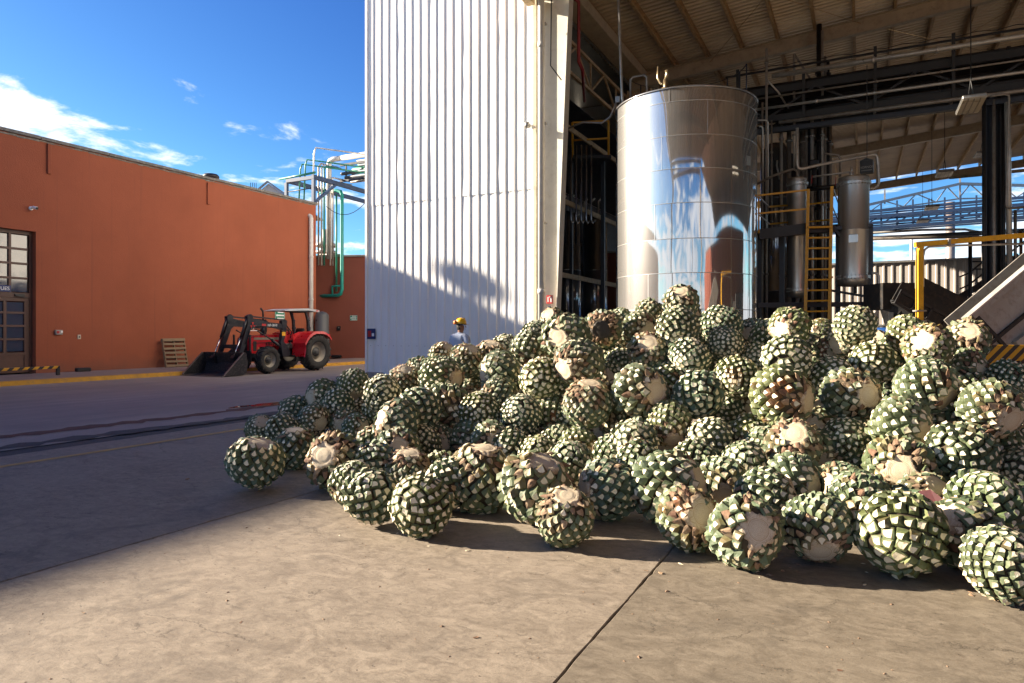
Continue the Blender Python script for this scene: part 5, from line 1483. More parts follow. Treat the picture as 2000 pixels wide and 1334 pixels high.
# ================================================================== STAIR, YELLOW FRAME, CONVEYORS
D = 24.0
st = at(1905, 600, D)
sr = empty('steel_stair', (st.x, st.y, 0), 0, 'black steel stair with handrails left of the pipe column', 'stair')
def bsr(mb, name, mat): return bld(mb, name, mat, sr)
def q(px, py, d=D): return at(px, py, d)
bsr(MB().bar(q(1875, 580), q(1910, 560), .06, .2), 'stringer', M['black_steel'])
bsr(MB().bar(q(1875, 580, D + .8), q(1910, 560, D + .8), .06, .2), 'stringer', M['black_steel'])
bsr(MB().bar(q(1910, 560), q(1990, 500), .06, .2), 'stringer', M['black_steel'])
for k in range(9):
    x = 1878 + k * 12; y = 577 - k * 8.5
    bsr(MB().bar(q(x, y, D - .0), q(x, y, D + .9), .25, .03), 'tread', M['black_steel'])
for dz in (0, 24):
    bsr(MB().tube([q(1874, 541 + dz), q(1893, 533 + dz * .95), q(1940, 495 + dz), q(2010, 440 + dz)], .03, 6), 'handrail', M['black_steel'])
    bsr(MB().tube([q(1895, 511 + dz * .6, D + 1.2), q(1918, 511 + dz * .6, D + 1.2)], .03, 6), 'handrail', M['black_steel'])
for k in range(12):
    x = 1875 + k * 11
    bsr(MB().bar(q(x, 578 - max(0, k - 1) * 8.2), q(x, 541 - max(0, k - 1) * 8.4), .035, .035), 'baluster', M['black_steel'])
for x in (1886, 1897, 1908):
    b = q(x, 575, D + .4); bsr(MB().bar((b.x, b.y, 0), b, .10, .10), 'post', M['black_steel'])
b = q(1895, 462, D - .4); bsr(MB().tube([(b.x, b.y, 0), b], .06, 8), 'post', M['black_steel'])
b = q(1983, 410, D); bsr(MB().tube([(b.x, b.y, 3), b], .05, 8), 'post', M['pipe_dull'])
b = q(1994, 450, D); bsr(MB().tube([(b.x, b.y, 3), b], .05, 8), 'post', M['brown_wood'])
# yellow platform frames on the far right
D = 34.0
yf2 = at(1975, 540, D)
yp = empty('yellow_railing', (yf2.x, yf2.y, 0), 0, 'yellow guard rails on a far landing behind the stair', 'railing')
for (a, b) in (((1965, 505), (1965, 530)), ((1975, 500), (1975, 528)), ((1985, 503), (1985, 526)), ((1972, 480), (1972, 502)), ((1996, 500), (1996, 520))):
    bld(MB().bar(q(*a, D), q(*b, D), .09, .09), 'post', M['yellow'], yp)
for (a, b) in (((1955, 503), (2010, 499)), ((1960, 516), (2010, 512)), ((1962, 532), (2012, 520))):
    bld(MB().bar(q(*a, D), q(*b, D), .09, .09), 'rail', M['yellow'], yp)
b = q(1985, 530, D); bld(MB().bar((b.x, b.y, 0), b, .2, .2), 'support', M['black_steel'], yp)

# yellow gantry frame
D = 14.0
g0_ = at(1795, 600, D)
gy = empty('yellow_gantry', (g0_.x, g0_.y, 0), 0, 'yellow square tube gantry with a post rising behind the right of the heap', 'gantry')
def bgy(mb, name, mat): return bld(mb, name, mat, gy)
a = q(1796, 490, D); bgy(MB().bar((a.x, a.y, 0), (a.x, a.y, a.z), .105, .105, up=(_c, _s, 0)), 'post', M['yellow'])
bgy(MB().bar(q(1796, 492, D), q(1799, 480, D), .09, .09), 'post_head', M['yellow'])
bgy(MB().bar(q(1787, 478, D), q(2080, 453, D), .085, .10), 'beam', M['yellow'])
bgy(MB().tube([q(x, y, D - .02) for x, y in ((1803, 560), (1803, 500), (1806, 488), (1814, 482), (1850, 480), (2080, 474))], .022, 7), 'hose', M['pipe_grey'])
bgy(MB().tube([q(x, y, D - .05) for x, y in ((1790, 640), (1790, 500), (1789, 484))], .012, 6), 'cable', M['black'])
for y in (607, 627): bgy(MB().box(q(1796, y, D), (.2, .16, .03), rot=(0, 0, YAW)), 'clamp', M['galv'])
bgy(MB().box(q(1851, 474, D), (.05, .13, .13), rot=(0, 0, YAW)), 'clamp', M['galv'])

# dark conveyor behind the heap
D = 16.0
c0 = at(1800, 600, D)
dc = empty('dark_conveyor', (c0.x, c0.y, 0), 0, 'dark steel conveyor trough sloping down to the right behind the yellow post', 'conveyor')
def bdc(mb, name, mat): return bld(mb, name, mat, dc)
bdc(MB().bar(q(1748, 580, D), q(1890, 665, D), .9, .34), 'trough', M['conv_dark'])
bdc(MB().bar(q(1752, 567, D - .5), q(1890, 645, D - .5), .03, .46), 'side_plate', M['conv_dark'])
bdc(MB().bar(q(1790, 563, D + .6), q(1888, 612, D + .6), .03, .62), 'back_plate', M['conv_dark'])
bdc(MB().bar(q(1758, 568, D - .53), q(1890, 640, D - .53), .05, .06), 'top_flange', M['black_steel'])
bdc(MB().bar(q(1747, 590, D - .53), q(1860, 660, D - .53), .05, .06), 'bottom_flange', M['black_steel'])
for k in range(4):
    x = 1762 + k * 30; y = 572 + k * 17
    bdc(MB().bar(q(x, y - 6, D - .54), q(x - 12, y + 17, D - .54), .03, .05), 'rib', M['black_steel'])
bdc(MB().box(q(1735, 580, D + .5), (.75, .9, .62), rot=(0, 0, YAW)), 'hopper', M['conv_dark'])
bdc(MB().prism([(-.5, 0), (.35, .05), (.2, -.55), (-.35, -.55)], -.3, .3), 'chute', M['conv_dark']).location = q(1765, 600, D + .2) - dc.location + dc.location * 1.0
for x in (1740, 1768, 1812): 
    b = q(x, 610, D); bdc(MB().bar((b.x, b.y, 0), b, .1, .1), 'leg', M['black_steel'])
bdc(MB().bar(q(1730, 640, D), q(1772, 598, D), .08, .08), 'brace', M['black_steel'])
bdc(MB().tube([q(x, y, D - .3) for x, y in ((1740, 588), (1752, 586), (1768, 592), (1785, 606))], .03, 7), 'hose', M['black'])
b = at(1727, 650, 14.5)
bd = empty('blue_drum', (b.x, b.y, 0), 0, 'dark blue plastic drum in the shade behind the heap', 'drum')
MB().lathe([(0, 0), (.28, 0), (.29, .3), (.30, .32), (.29, .34), (.29, .75), (.30, .77), (.29, .79), (.29, 1.55), (.27, 1.62), (.25, 1.6), (0, 1.6)], (0, 0, 0), 24).build('body', M['blue_plastic'], bd)
MB().lathe([(0, 1.66), (.1, 1.66), (.11, 1.6)], (0, 0, 0), 14).build('lid', M['black'], bd)

# big grey conveyor at the right
D = 10.6
c0 = at(1980, 600, D)
gc = empty('grey_conveyor', (c0.x, c0.y, 0), 0, 'big grey steel conveyor trough with ribs rising to the right edge', 'conveyor')
def bgc(mb, name, mat): return bld(mb, name, mat, gc)
nrm = Vector((_s, -_c, 0))          # towards the viewer
A0, A1 = q(1880, 624, D), q(2160, 388, D)
B0, B1 = q(1968, 722, D), q(2300, 455, D)
def plate(p, th, name, mat, off=0.0):
    m = MB(); n = len(p)
    f = [Vector(v) + nrm * off for v in p]; bk = [v - nrm * th for v in f]
    m.add(f + bk, [tuple(range(n)), tuple(range(2 * n - 1, n - 1, -1))] + [(k, n + k, n + (k + 1) % n, (k + 1) % n) for k in range(n)])
    return bgc(m, name, mat)
plate([A0, A1, B1, B0], .02, 'side_plate', M['conv_grey'])
def on(u, v): 
    a = A0.lerp(A1, u); b = B0.lerp(B1, u); return a.lerp(b, v)
bgc(MB().bar(on(0, .03) + nrm * .04, on(1, .03) + nrm * .04, .12, .09), 'top_flange', M['conv_grey'])
bgc(MB().bar(on(0, -.02) + nrm * .06, on(1, -.02) + nrm * .06, .14, .02), 'top_lip', M['pipe_grey'])
bgc(MB().bar(on(0, .52) + nrm * .03, on(1, .52) + nrm * .03, .06, .05), 'rail', M['conv_dark'])
bgc(MB().bar(on(.1, .76) + nrm * .05, on(1, .76) + nrm * .05, .11, .10), 'pipe_rail', M['conv_grey'])
bgc(MB().bar(on(0, .98) + nrm * .04, on(1, .98) + nrm * .04, .10, .09), 'bottom_flange', M['conv_dark'])
for u in (.06, .40, .74): bgc(MB().bar(on(u, .06) + nrm * .025, on(u, .96) + nrm * .025, .05, .07, up=nrm), 'rib', M['conv_dark'])
plate([on(0, 0) - nrm * .45, on(1, 0) - nrm * .45, on(1, 1) - nrm * .45, on(0, 1) - nrm * .45], .02, 'side_plate', M['conv_grey'])
bgc(MB().add([on(0, .8) , on(1, .8), on(1, .8) - nrm * .45, on(0, .8) - nrm * .45], [(0, 1, 2, 3)]), 'trough_floor', M['conv_dark'])
for u in (.35, .8):
    b = on(u, .95); bgc(MB().bar((b.x, b.y, 0), b - nrm * .3, .12, .12), 'leg', M['black_steel'])
# striped hazard panel under it
a = at(1975, 712, 9.7)
hz = empty('hazard_panel', (a.x, a.y, a.z), YAW, 'yellow and black striped panel at the right edge below the grey conveyor', 'panel')
MB().box((0, 0, 0), (1.25, .03, .56), bev=.006).build('plate', M['hazard'], hz)
for x in (-.5, .5): MB().box((x, .05, -.3), (.06, .06, 1.3)).build('post', M['black_steel'], hz)
# ================================================================== BUILDINGS BEHIND THE VIEWER (seen mirrored in the tank)
rb2 = empty('terracotta_building', (27, -2, 0), 0, 'terracotta building behind the viewer mirrored in the steel tank', 'building')
bld(MB().box((30, 9, 4.2), (6, 48, 8.4)), 'wall', M['rust_render'], rb2)
bld(MB().box((30, 9, 8.46), (6.3, 48.3, .12)), 'parapet_cap', M['terracotta_cap'], rb2)
# ================================================================== TRACTOR
tr_ = empty('tractor', (-20.38, 20.88, 0), -PI / 2, 'red tractor with a black front loader and grey sun canopy parked by the yellow kerb', 'tractor')
def part(mb, name, mat, par=None): return mb.build(name, mat, par or tr_)
def wheel(x, y, R, W, rimR, nlug):
    sgn = 1 if y > 0 else -1
    w = link('wheel', None, tr_, (x, y, R))
    m = MB().lathe([(rimR - .01, -W * .42), (rimR + .03, -W * .5), (R * .80, -W * .53), (R * .885, -W * .48), (R * .92, -W * .3), (R * .925, 0), (R * .92, W * .3), (R * .885, W * .48), (R * .80, W * .53), (rimR + .03, W * .5), (rimR - .01, W * .42)], (0, 0, 0), 48, axis='y')
    for k in range(nlug):
        for side in (-1, 1):
            a0 = 2 * PI * (k + (.5 if side > 0 else 0)) / nlug
            L = []
            for s_ in range(5):
                t_ = s_ / 4
                yy = side * W * (.03 + .52 * t_)
                aa = a0 - .24 * t_ * (18 / nlug)
                rr = R * (1.012 - .09 * t_ * t_)
                L.append((aa, yy, rr, R * .90 - R * .10 * t_ ** 3))
            wd = .030 * (.74 / R)
            vs = []
            for aa, yy, ro, ri in L:
                for da, r_ in ((-wd * 1.3, ri), (-wd * .8, ro), (wd * .8, ro), (wd * 1.3, ri)):
                    vs.append((r_ * math.sin(aa + da), yy, r_ * math.cos(aa + da)))
            fs = []
            for s_ in range(4):
                for q_ in range(3):
                    b = s_ * 4 + q_
                    fs.append((b, b + 1, b + 5, b + 4))
            fs += [(0, 3, 2, 1), (16, 17, 18, 19)]
            m.add(vs, fs)
    part(m, 'tyre', M['rubber'], w)
    o_ = sgn * W * .42
    m = MB().lathe([(rimR + .01, o_), (rimR + .015, o_ - sgn * .02), (rimR - .02, o_ - sgn * .03), (rimR - .045, o_ - sgn * W * .32), (rimR * .62, o_ - sgn * W * .42), (rimR * .60, o_ - sgn * W * .36), (0, o_ - sgn * W * .36)], (0, 0, 0), 36, axis='y')
    m.lathe([(rimR + .01, -o_), (rimR - .04, -o_ + sgn * .1), (0, -o_ + sgn * .12)], (0, 0, 0), 24, axis='y')
    part(m, 'rim', M['rim'], w)
    h = o_ - sgn * W * .36
    m = MB().lathe([(rimR * .46, h), (rimR * .46, h + sgn * .03), (rimR * .30, h + sgn * .04), (rimR * .27, h + sgn * W * .26), (rimR * .2, h + sgn * W * .29), (0, h + sgn * W * .29)], (0, 0, 0), 24, axis='y')
    for k in range(8):
        a = 2 * PI * k / 8
        m.lathe([(.018, h), (.018, h + sgn * .05), (0, h + sgn * .05)], (rimR * .40 * math.sin(a), 0, rimR * .40 * math.cos(a)), 6, axis='y')
    part(m, 'hub', M['hub'], w)
for s_ in (1, -1):
    wheel(0, s_ * .80, .755, .44, .41, 18)
    wheel(2.42, s_ * .74, .515, .32, .285, 16)
# body
part(MB().prism([(-.45, .62), (.2, .55), (1.2, .58), (1.2, .95), (.5, 1.05), (-.45, 1.0)], -.26, .26).box((1.85, 0, .72), (1.5, .40, .34), bev=.05).tube([(0, -.6, .755), (0, .6, .755)], .15, 12), 'transmission', M['loader'])
part(MB().box((2.42, 0, .52), (.22, 1.2, .16), bev=.04).box((2.42, .5, .5), (.2, .22, .3), bev=.04).box((2.42, -.5, .5), (.2, .22, .3), bev=.04), 'front_axle', M['loader'])
m = MB().prism([(1.15, .80), (1.15, 1.42), (1.3, 1.47), (2.7, 1.40), (2.86, 1.34), (2.90, 1.22), (2.90, .78), (2.55, .74), (2.48, .98), (1.5, 1.02), (1.42, .80)], -.31, .31)
part(m, 'hood', M['red'])
part(MB().box((2.0, .316, 1.30), (1.35, .012, .085)).box((2.0, -.316, 1.30), (1.35, .012, .085)), 'side_stripe', M['rim'])
m = MB()
for k in range(6): m.box((1.62 + k * .09, .314, 1.10), (.05, .010, .14))
part(m, 'louvres', M['black'])
part(MB().bar((1.3, .33, 1.17), (2.75, .33, 1.13), .008, .02), 'hood_seam', M['black'])
part(MB().box((2.62, .314, 1.02), (.16, .012, .36), bev=.004).box((2.905, 0, 1.02), (.02, .44, .44), bev=.005), 'grille', M['black'])
for s_ in (1, -1): part(MB().lathe([(0, .02), (.07, .01), (.08, 0)], (2.905, s_ * .16, 1.25), 14, axis='x'), 'headlight', M['lamp_glass'])
part(MB().box((3.02, 0, .62), (.28, .62, .28), bev=.03), 'front_weight', M['loader'])
part(MB().tube([(2.05, .12, 1.42), (2.05, .12, 1.72)], .055, 10).tube([(2.05, .12, 1.72), (2.05, .12, 2.30), (2.09, .12, 2.38), (2.17, .12, 2.44)], .035, 10), 'exhaust', M['black_steel'])
part(MB().prism([(.95, .95), (1.2, .95), (1.2, 1.50), (1.0, 1.50)], -.28, .28), 'dashboard', M['red'])
# steering wheel
m = MB()
ring = [(.80 + .06 * math.cos(a) , .20 * math.sin(a), 1.62 + .18 * math.cos(a)) for a in [2 * PI * k / 18 for k in range(19)]]
m.tube(ring, .016, 6, caps=False).tube([(.98, 0, 1.42), (.80, 0, 1.62)], .022, 6).tube([(.80, -.2, 1.62), (.8, .2, 1.62)], .012, 6)
part(m, 'steering_wheel', M['black'])
part(MB().box((.22, 0, 1.18), (.46, .48, .12), bev=.04).box((.02, 0, 1.46), (.12, .46, .5), bev=.05, rot=(0, -.18, 0)), 'seat', M['black'])
for y in (.2, -.2, .3): part(MB().tube([(.62, y, 1.0), (.55, y, 1.38)], .012, 6).lathe([(0, 1.36), (.025, 1.37), (.025, 1.41), (0, 1.42)], (.55, y, 0), 8), 'lever', M['black_steel'])
# fenders
for s_ in (1, -1):
    y0, y1 = s_ * .40, s_ * 1.06
    arc = []
    for k in range(11):
        a = rad(12 + 128 * k / 10)
        arc.append((.88 * math.cos(a) * 1.0, .755 + .86 * math.sin(a)))
    arc = [(.86, .62)] + [(min(.80, p_[0]), min(1.58, p_[1])) for p_ in arc]
    vs = []; fs = []
    for (x, z) in arc:
        for (y, dz) in ((y0, -.028), (y0, 0), (y1, 0), (y1 + s_ * .03, -.10), (y1, -.028)): vs.append((x, y, z + dz))
    for k in range(len(arc) - 1):
        for j in range(5):
            a = k * 5 + j; b = k * 5 + (j + 1) % 5
            fs.append((a, b, b + 5, a + 5))
    m = MB().add(vs, fs)
    part(m, 'fender', M['red'])
    part(MB().prism([(.82, .60), (.80, 1.45), (.5, 1.56), (-.55, 1.56), (-.6, 1.2), (-.2, .9), (.3, .62)], y0 - s_ * .01, y0 + s_ * .012), 'fender_side', M['red'])
    part(MB().box((-.66, s_ * .9, 1.42), (.05, .18, .1), bev=.01), 'tail_light', M['red_sign'])
# two roll bar posts and the flat canopy
for s_ in (1, -1):
    part(MB().bar((-.10, s_ * .40, 1.2), (-.02, s_ * .40, 2.05), .09, .10).bar((-.02, s_ * .40, 2.03), (.10, s_ * .40, 2.38), .08, .09).box((-.06, s_ * .40, 1.72), (.16, .12, .1), bev=.02).box((-.04, s_ * .40, 2.02), (.13, .11, .08), bev=.02), 'canopy_post', M['loader'])
part(MB().bar((.10, -.42, 2.36), (.10, .42, 2.36), .07, .06), 'cross_bar', M['loader'])
part(MB().prism([(-.52, 2.38), (-.50, 2.45), (.1, 2.50), (.9, 2.47), (1.38, 2.39), (1.36, 2.37), (.1, 2.42), (-.48, 2.37)], -.56, .56), 'canopy', M['canopy_grey'])
part(MB().prism([(-.46, 2.365), (1.32, 2.362), (.1, 2.412)], -.53, .53), 'canopy_lining', M['black'])
part(MB().box((-.38, .565, 2.42), (.14, .008, .04)), 'canopy_mark', M['red_sign'])
part(MB().box((.75, .44, .62), (.5, .3, .06)).box((.75, .55, .42), (.3, .2, .04)).bar((.75, .5, .42), (.75, .5, .62), .04, .04), 'step', M['black_steel'])
part(MB().box((1.0, .3, .98), (.5, .2, .25), bev=.05).tube([(.9, .38, 1.15), (1.1, .42, .9), (1.3, .42, .8), (1.5, .36, .7)], .03, 6).tube([(.7, .35, .95), (.6, .5, .8), (.9, .5, .7)], .025, 6).box((1.35, .34, .75), (.3, .2, .3), bev=.05), 'hydraulics', M['black_steel'])
# front loader
ld = link('loader', None, tr_)
for s_ in (1, -1):
    y = s_ * .52
    m = MB().prism([(1.18, .62), (1.50, .60), (1.62, 1.15), (1.52, 1.55), (1.56, 1.98), (1.40, 2.05), (1.28, 1.98), (1.34, 1.50), (1.46, 1.2), (1.12, .8)], y - .07, y + .07)
    part(m, 'loader_tower', M['loader'], ld)
    m = MB().prism([(1.36, 1.66), (1.36, 1.86), (2.2, 1.92), (2.95, 2.05), (3.12, 2.04), (3.17, 1.90), (3.60, .66), (3.68, .46), (3.56, .40), (3.46, .62), (3.02, 1.66), (2.90, 1.76), (2.2, 1.72)], y - .055, y + .055)
    part(m, 'loader_arm', M['loader'], ld)
    part(MB().bar((1.45, y, 2.02), (3.05, y, 2.12), .04, .05), 'levelling_rod', M['loader'], ld)
    part(MB().prism([(2.95, 1.95), (3.2, 1.9), (3.22, 2.12), (3.05, 2.2), (2.95, 2.14)], y - .075, y + .075), 'knee_plate', M['loader'], ld)
    m = MB().tube([(3.16, y, 2.10), (3.45, y, 1.35)], .045, 10)
    part(m, 'tilt_cylinder', M['loader'], ld)
    part(MB().tube([(3.45, y, 1.35), (3.78, y, .62)], .022, 8), 'cylinder_rod', M['chrome'], ld)
    part(MB().tube([(1.42, y, .9), (2.0, y, 1.25)], .05, 10).tube([(2.0, y, 1.25), (2.75, y, 1.62)], .026, 8), 'lift_cylinder', M['loader'], ld)
    part(MB().prism([(3.55, .38), (3.75, .42), (3.86, .62), (3.78, .72), (3.6, .62)], y - .08, y + .08), 'bucket_link', M['loader'], ld)
part(MB().bar((3.32, -.52, 1.02), (3.32, .52, 1.02), .12, .14), 'cross_tube', M['loader'], ld)
part(MB().bar((3.52, -.52, .52), (3.52, .52, .52), .08, .10), 'cross_tube', M['loader'], ld)
part(MB().bar((2.96, -.5, .66), (2.96, .5, .66), .05, .4).bar((2.94, .42, .5), (2.94, .42, 1.45), .05, .06).bar((2.94, -.42, .5), (2.94, -.42, 1.45), .05, .06), 'grille_guard', M['loader'], ld)
for s_ in (1, -1):
    part(MB().tube([(1.5, s_ * .60, 1.6), (2.1, s_ * .61, 1.74), (2.8, s_ * .60, 1.78), (3.1, s_ * .60, 1.62), (3.3, s_ * .60, 1.1)], .018, 6), 'hydraulic_hose', M['black'], ld)
part(MB().tube([(1.52, .45, 1.75), (1.2, .5, 1.78), (.95, .5, 1.55), (1.0, .45, 1.3)], .02, 6), 'hydraulic_hose', M['black'], ld)
part(MB().tube([(1.52, .5, 1.7), (1.25, .55, 1.66), (1.05, .52, 1.45)], .02, 6), 'hydraulic_hose', M['black'], ld)
part(MB().box((1.47, .593, 1.48), (.18, .006, .15)), 'warning_sticker', M['yellow'], ld)
# loader lettering and emblem on the near arm, emblem on its plate
def side_text(s, size, mat, x, z): 
    o = text('lettering', s, size, mat, ld, (x, .582, z), (PI / 2, 0, PI)); return o
side_text('NP-0010', .13, M['white'], 2.02, 1.80)
part(MB().box((2.43, .578, 1.80), (.20, .006, .11)), 'brand_patch', M['red_sign'], ld)
m = MB()
for (cx, cz) in ((2.96, 1.86), (2.89, 1.75), (3.03, 1.75)): m.prism([(cx - .055, cz + .045), (cx + .055, cz + .045), (cx, cz - .06)], .579, .586)
part(m, 'emblem', M['red_sign'], ld)
m = MB()
for cx in (2.92, 3.0): m.box((cx, .583, 1.665), (.03, .006, .05))
part(m, 'emblem_foot', M['white'], ld)
part(MB().box((2.93, .583, 1.60), (.34, .006, .025)), 'lettering_band', M['white'], ld)
# bucket
bk = link('bucket', None, ld, (3.72, 0, 0))
BW = 1.04
prof_o = [(-.02, .80), (-.12, .45), (-.05, .12), (.14, .03), (.88, .02)]
prof_i = [(.86, .045), (.16, .06), (.0, .15), (-.08, .45), (.015, .79)]
part(MB().prism(prof_o + prof_i, -BW, BW), 'shell', M['bucket'], bk)
for s_ in (1, -1):
    part(MB().prism([(-.02, .80), (-.12, .45), (-.05, .12), (.14, .03), (.92, .02), (.90, .07), (.10, .82)], s_ * BW, s_ * (BW + .022)), 'side_plate', M['bucket'], bk)
    part(MB().bar((.08, s_ * (BW + .012), .815), (.91, s_ * (BW + .012), .055), .05, .03), 'side_edge', M['bucket_edge'], bk)
part(MB().box((.90, 0, .02), (.16, 2.1, .022)), 'cutting_edge', M['bucket_edge'], bk)
part(MB().bar((.0, -BW, .80), (.0, BW, .80), .07, .05), 'top_edge', M['bucket'], bk)

# ================================================================== PALLET leaning on the wall
pw = atX(345, 722, WX + .42)
pt = empty('wooden_pallet', (WX + .50, pw.y, .125), 0, 'weathered wooden pallet leaning on the terracotta wall', 'pallet')
tilt = rad(13)
R_ = Matrix.Rotation(-tilt, 3, 'Y')
def pbox(c, s, name):
    jit = Euler((rng.uniform(-.012, .012), 0, 0)).to_matrix()
    MB().box(R_ @ Vector(c), s, 0, R_ @ jit, .004).build(name, M['wood'], pt)
for y in (-.49, 0, .49): pbox((-.05, y, .60), (.09, .045, 1.2), 'stringer')
for k, w_ in enumerate((.10, .085, .09, .10, .085, .09, .12)): pbox((.006, rng.uniform(-.01, .01), .06 + k * .18), (.018, 1.02, w_), 'plank')
for k in range(4): pbox((-.106, 0, .08 + k * .35), (.018, 1.02, .11), 'plank')

# ================================================================== PERSON
pp = at(899, 651, 15.4)
man = empty('person', (pp.x, pp.y, 0), YAW + rad(-38), 'man in a yellow helmet and pale blue shirt walking behind the heap', 'person')
# local: +y is the way he walks (away and to the right), +x his right
def skin_body(name, pts, edges, radii, mat, parent, lv=2, root=0):
    me = bpy.data.meshes.new(name); me.from_pydata(pts, edges, []); 
    o = link(name, me, parent)
    md = o.modifiers.new('skin', 'SKIN'); md.use_smooth_shade = True
    sv = me.skin_vertices[0].data
    for k, r_ in enumerate(radii):
        sv[k].radius = (r_, r_) if not isinstance(r_, tuple) else r_
        sv[k].use_root = (k == root)
    ms = o.modifiers.new('sub', 'SUBSURF'); ms.levels = lv; ms.render_levels = lv
    me.materials.append(mat)
    return o
def hand(pts, edges, radii, wrist, sx):
    """append palm, four fingers and a thumb to a body chain; wrist: index"""
    w = Vector(pts[wrist])
    palm = len(pts); pts.append(w + Vector((0, .01, -.07))); radii.append(.030); edges.append((wrist, palm))
    for k, (dy, L) in enumerate(((.033, .068), (.012, .078), (-.010, .072), (-.030, .055))):
        a = len(pts)
        pts += [w + Vector((0, dy + .01, -.105)), w + Vector((-sx * .006, dy + .012, -.105 - L * .55)), w + Vector((-sx * .018, dy + .012, -.105 - L))]
        radii += [.0095, .009, .0075]; edges += [(palm, a), (a, a + 1), (a + 1, a + 2)]
    a = len(pts)
    pts += [w + Vector((-sx * .012, .045, -.055)), w + Vector((-sx * .022, .062, -.09))]
    radii += [.011, .009]; edges += [(palm, a), (a, a + 1)]
P_ = [Vector(p) for p in ((0, 0, .96), (0, -.01, 1.10), (0, -.02, 1.28), (0, -.02, 1.42), (0, -.005, 1.49), (0, .01, 1.56), (0, .025, 1.64), (0, .02, 1.70))]
E_ = [(k, k + 1) for k in range(7)]
R__ = [(.15, .11), (.135, .10), (.165, .115), (.12, .085), (.056, .056), (.066, .075), (.078, .092), (.07, .08)]
for sx, fw in ((1, -.10), (-1, .10)):
    b = len(P_)
    P_ += [Vector((sx * .22, -.02, 1.39)), Vector((sx * .27, -.03 + fw * .4, 1.12)), Vector((sx * .253, .05 + fw, .88))]
    R__ += [.062, .046, .030]; E_ += [(3, b), (b, b + 1), (b + 1, b + 2)]
    hand(P_, E_, R__, b + 2, sx)
for sx, fw in ((1, .20), (-1, -.16)):
    b = len(P_)
    P_ += [Vector((sx * .095, 0, .90)), Vector((sx * .10, .06 + fw * .5, .50)), Vector((sx * .10, -.05 + fw, .10)), Vector((sx * .10, .10 + fw, .035))]
    R__ += [.092, .062, .045, .04]; E_ += [(0, b), (b, b + 1), (b + 1, b + 2), (b + 2, b + 3)]
body = skin_body('body', [tuple(p) for p in P_], E_, R__, M['skin'], man)
# head turned to his right: nose, ears, hair
hd = Matrix.Rotation(rad(-50), 4, 'Z')
def hp(x, y, z): return tuple(hd @ Vector((x, y, z)) + Vector((0, .02, 1.655)))
m = MB()
m.add([hp(-.014, .098, .03), hp(.014, .098, .03), hp(.020, .098, -.028), hp(-.020, .098, -.028), hp(0, .128, -.018)], [(0, 1, 4), (1, 2, 4), (2, 3, 4), (3, 0, 4), (0, 3, 2, 1)])
m.tube([hp(-.03, .092, -.058), hp(0, .102, -.056), hp(.03, .092, -.058)], .007, 6)
m.build('face', M['skin'], man)
m = MB()
for sx in (-1, 1):
    m.tube([hp(sx * .040, .088, .034), hp(sx * .022, .095, .034)], .008, 6).tube([hp(sx * .05, .086, .052), hp(sx * .018, .097, .055)], .005, 5)
m.build('eyes', M['hair'], man)
for sx in (-1, 1):
    m = MB().lathe([(0, -.008), (.026, -.008), (.030, 0), (.026, .008), (0, .008)], (0, 0, 0), 12, axis='x')
    o = m.build('ear', M['skin'], man); o.matrix_local = Matrix.Translation(hp(sx * .083, .0, -.005)) @ hd
m = MB().lathe([(.070, -.085), (.090, -.04), (.094, .03), (.09, .06)], (0, 0, 0), 20, a0=PI * 1.02, a1=PI * 1.98)
o = m.build('hair', M['hair'], man); o.matrix_local = Matrix.Translation(hp(0, -.008, 0)) @ hd
hm = link('helmet', None, man); hm.matrix_local = Matrix.Translation(hp(0, .005, .045)) @ hd
m = MB().lathe([(.124, .0), (.126, .03), (.121, .065), (.106, .105), (.076, .136), (.04, .150), (0, .154)], (0, 0, 0), 28)
m.bar((0, -.1, .112), (0, .09, .112), .03, .075)
m.build('shell', M['helmet'], hm)
vs = []; n = 15
for k in range(n):
    a = PI * (.12 + .76 * k / (n - 1))
    for r_ in (.115, .185 - .045 * abs(k / (n - 1) - .5) * 2):
        vs.append((r_ * math.cos(a) * .95, r_ * math.sin(a), .004 - (r_ - .115) * .18))
fs = [(2 * k, 2 * k + 1, 2 * k + 3, 2 * k + 2) for k in range(n - 1)]
o = MB().add(vs, fs).build('brim', M['helmet'], hm); md = o.modifiers.new('t', 'SOLIDIFY'); md.thickness = .006
MB().lathe([(.124, -.004), (.127, .0), (.127, .014), (.124, .018)], (0, 0, 0), 28).build('rim_band', M['black'], hm)
for sx in (-1, 1):
    e = link('earmuff', None, hm)
    MB().lathe([(0, .045), (.032, .04), (.045, .015), (.045, -.015), (.03, -.03), (0, -.03)], (0, 0, 0), 16, axis='y').build('cup', M['ear_orange'], e)
    MB().bar((sx * -.01, .02, -.02), (sx * -.02, .10, -.02), .02, .05).build('clip', M['black'], e)
    e.location = (sx * .075, -.135, .045); e.rotation_euler = (0, 0, sx * .5)
# shirt over torso and arms, trousers, shoes
SP = [Vector(p) for p in ((0, 0, .86), (0, -.005, 1.0), (0, -.01, 1.14), (0, -.02, 1.30), (0, -.02, 1.425), (0, -.012, 1.485))]
SR = [(.205, .155), (.20, .15), (.205, .15), (.22, .155), (.165, .11), (.072, .07)]
SE = [(k, k + 1) for k in range(5)]
for sx, fw in ((1, -.10), (-1, .10)):
    b = len(SP)
    SP += [Vector((sx * .225, -.02, 1.395)), Vector((sx * .275, -.03 + fw * .4, 1.12)), Vector((sx * .255, .045 + fw, .905))]
    SR += [.088, .070, .050]; SE += [(4, b), (b, b + 1), (b + 1, b + 2)]
skin_body('shirt', [tuple(p) for p in SP], SE, SR, M['shirt'], man)
m = MB().lathe([(.066, 1.475), (.072, 1.52), (.078, 1.50), (.085, 1.465)], (0, -.01, 0), 18); m.build('collar', M['shirt'], man)
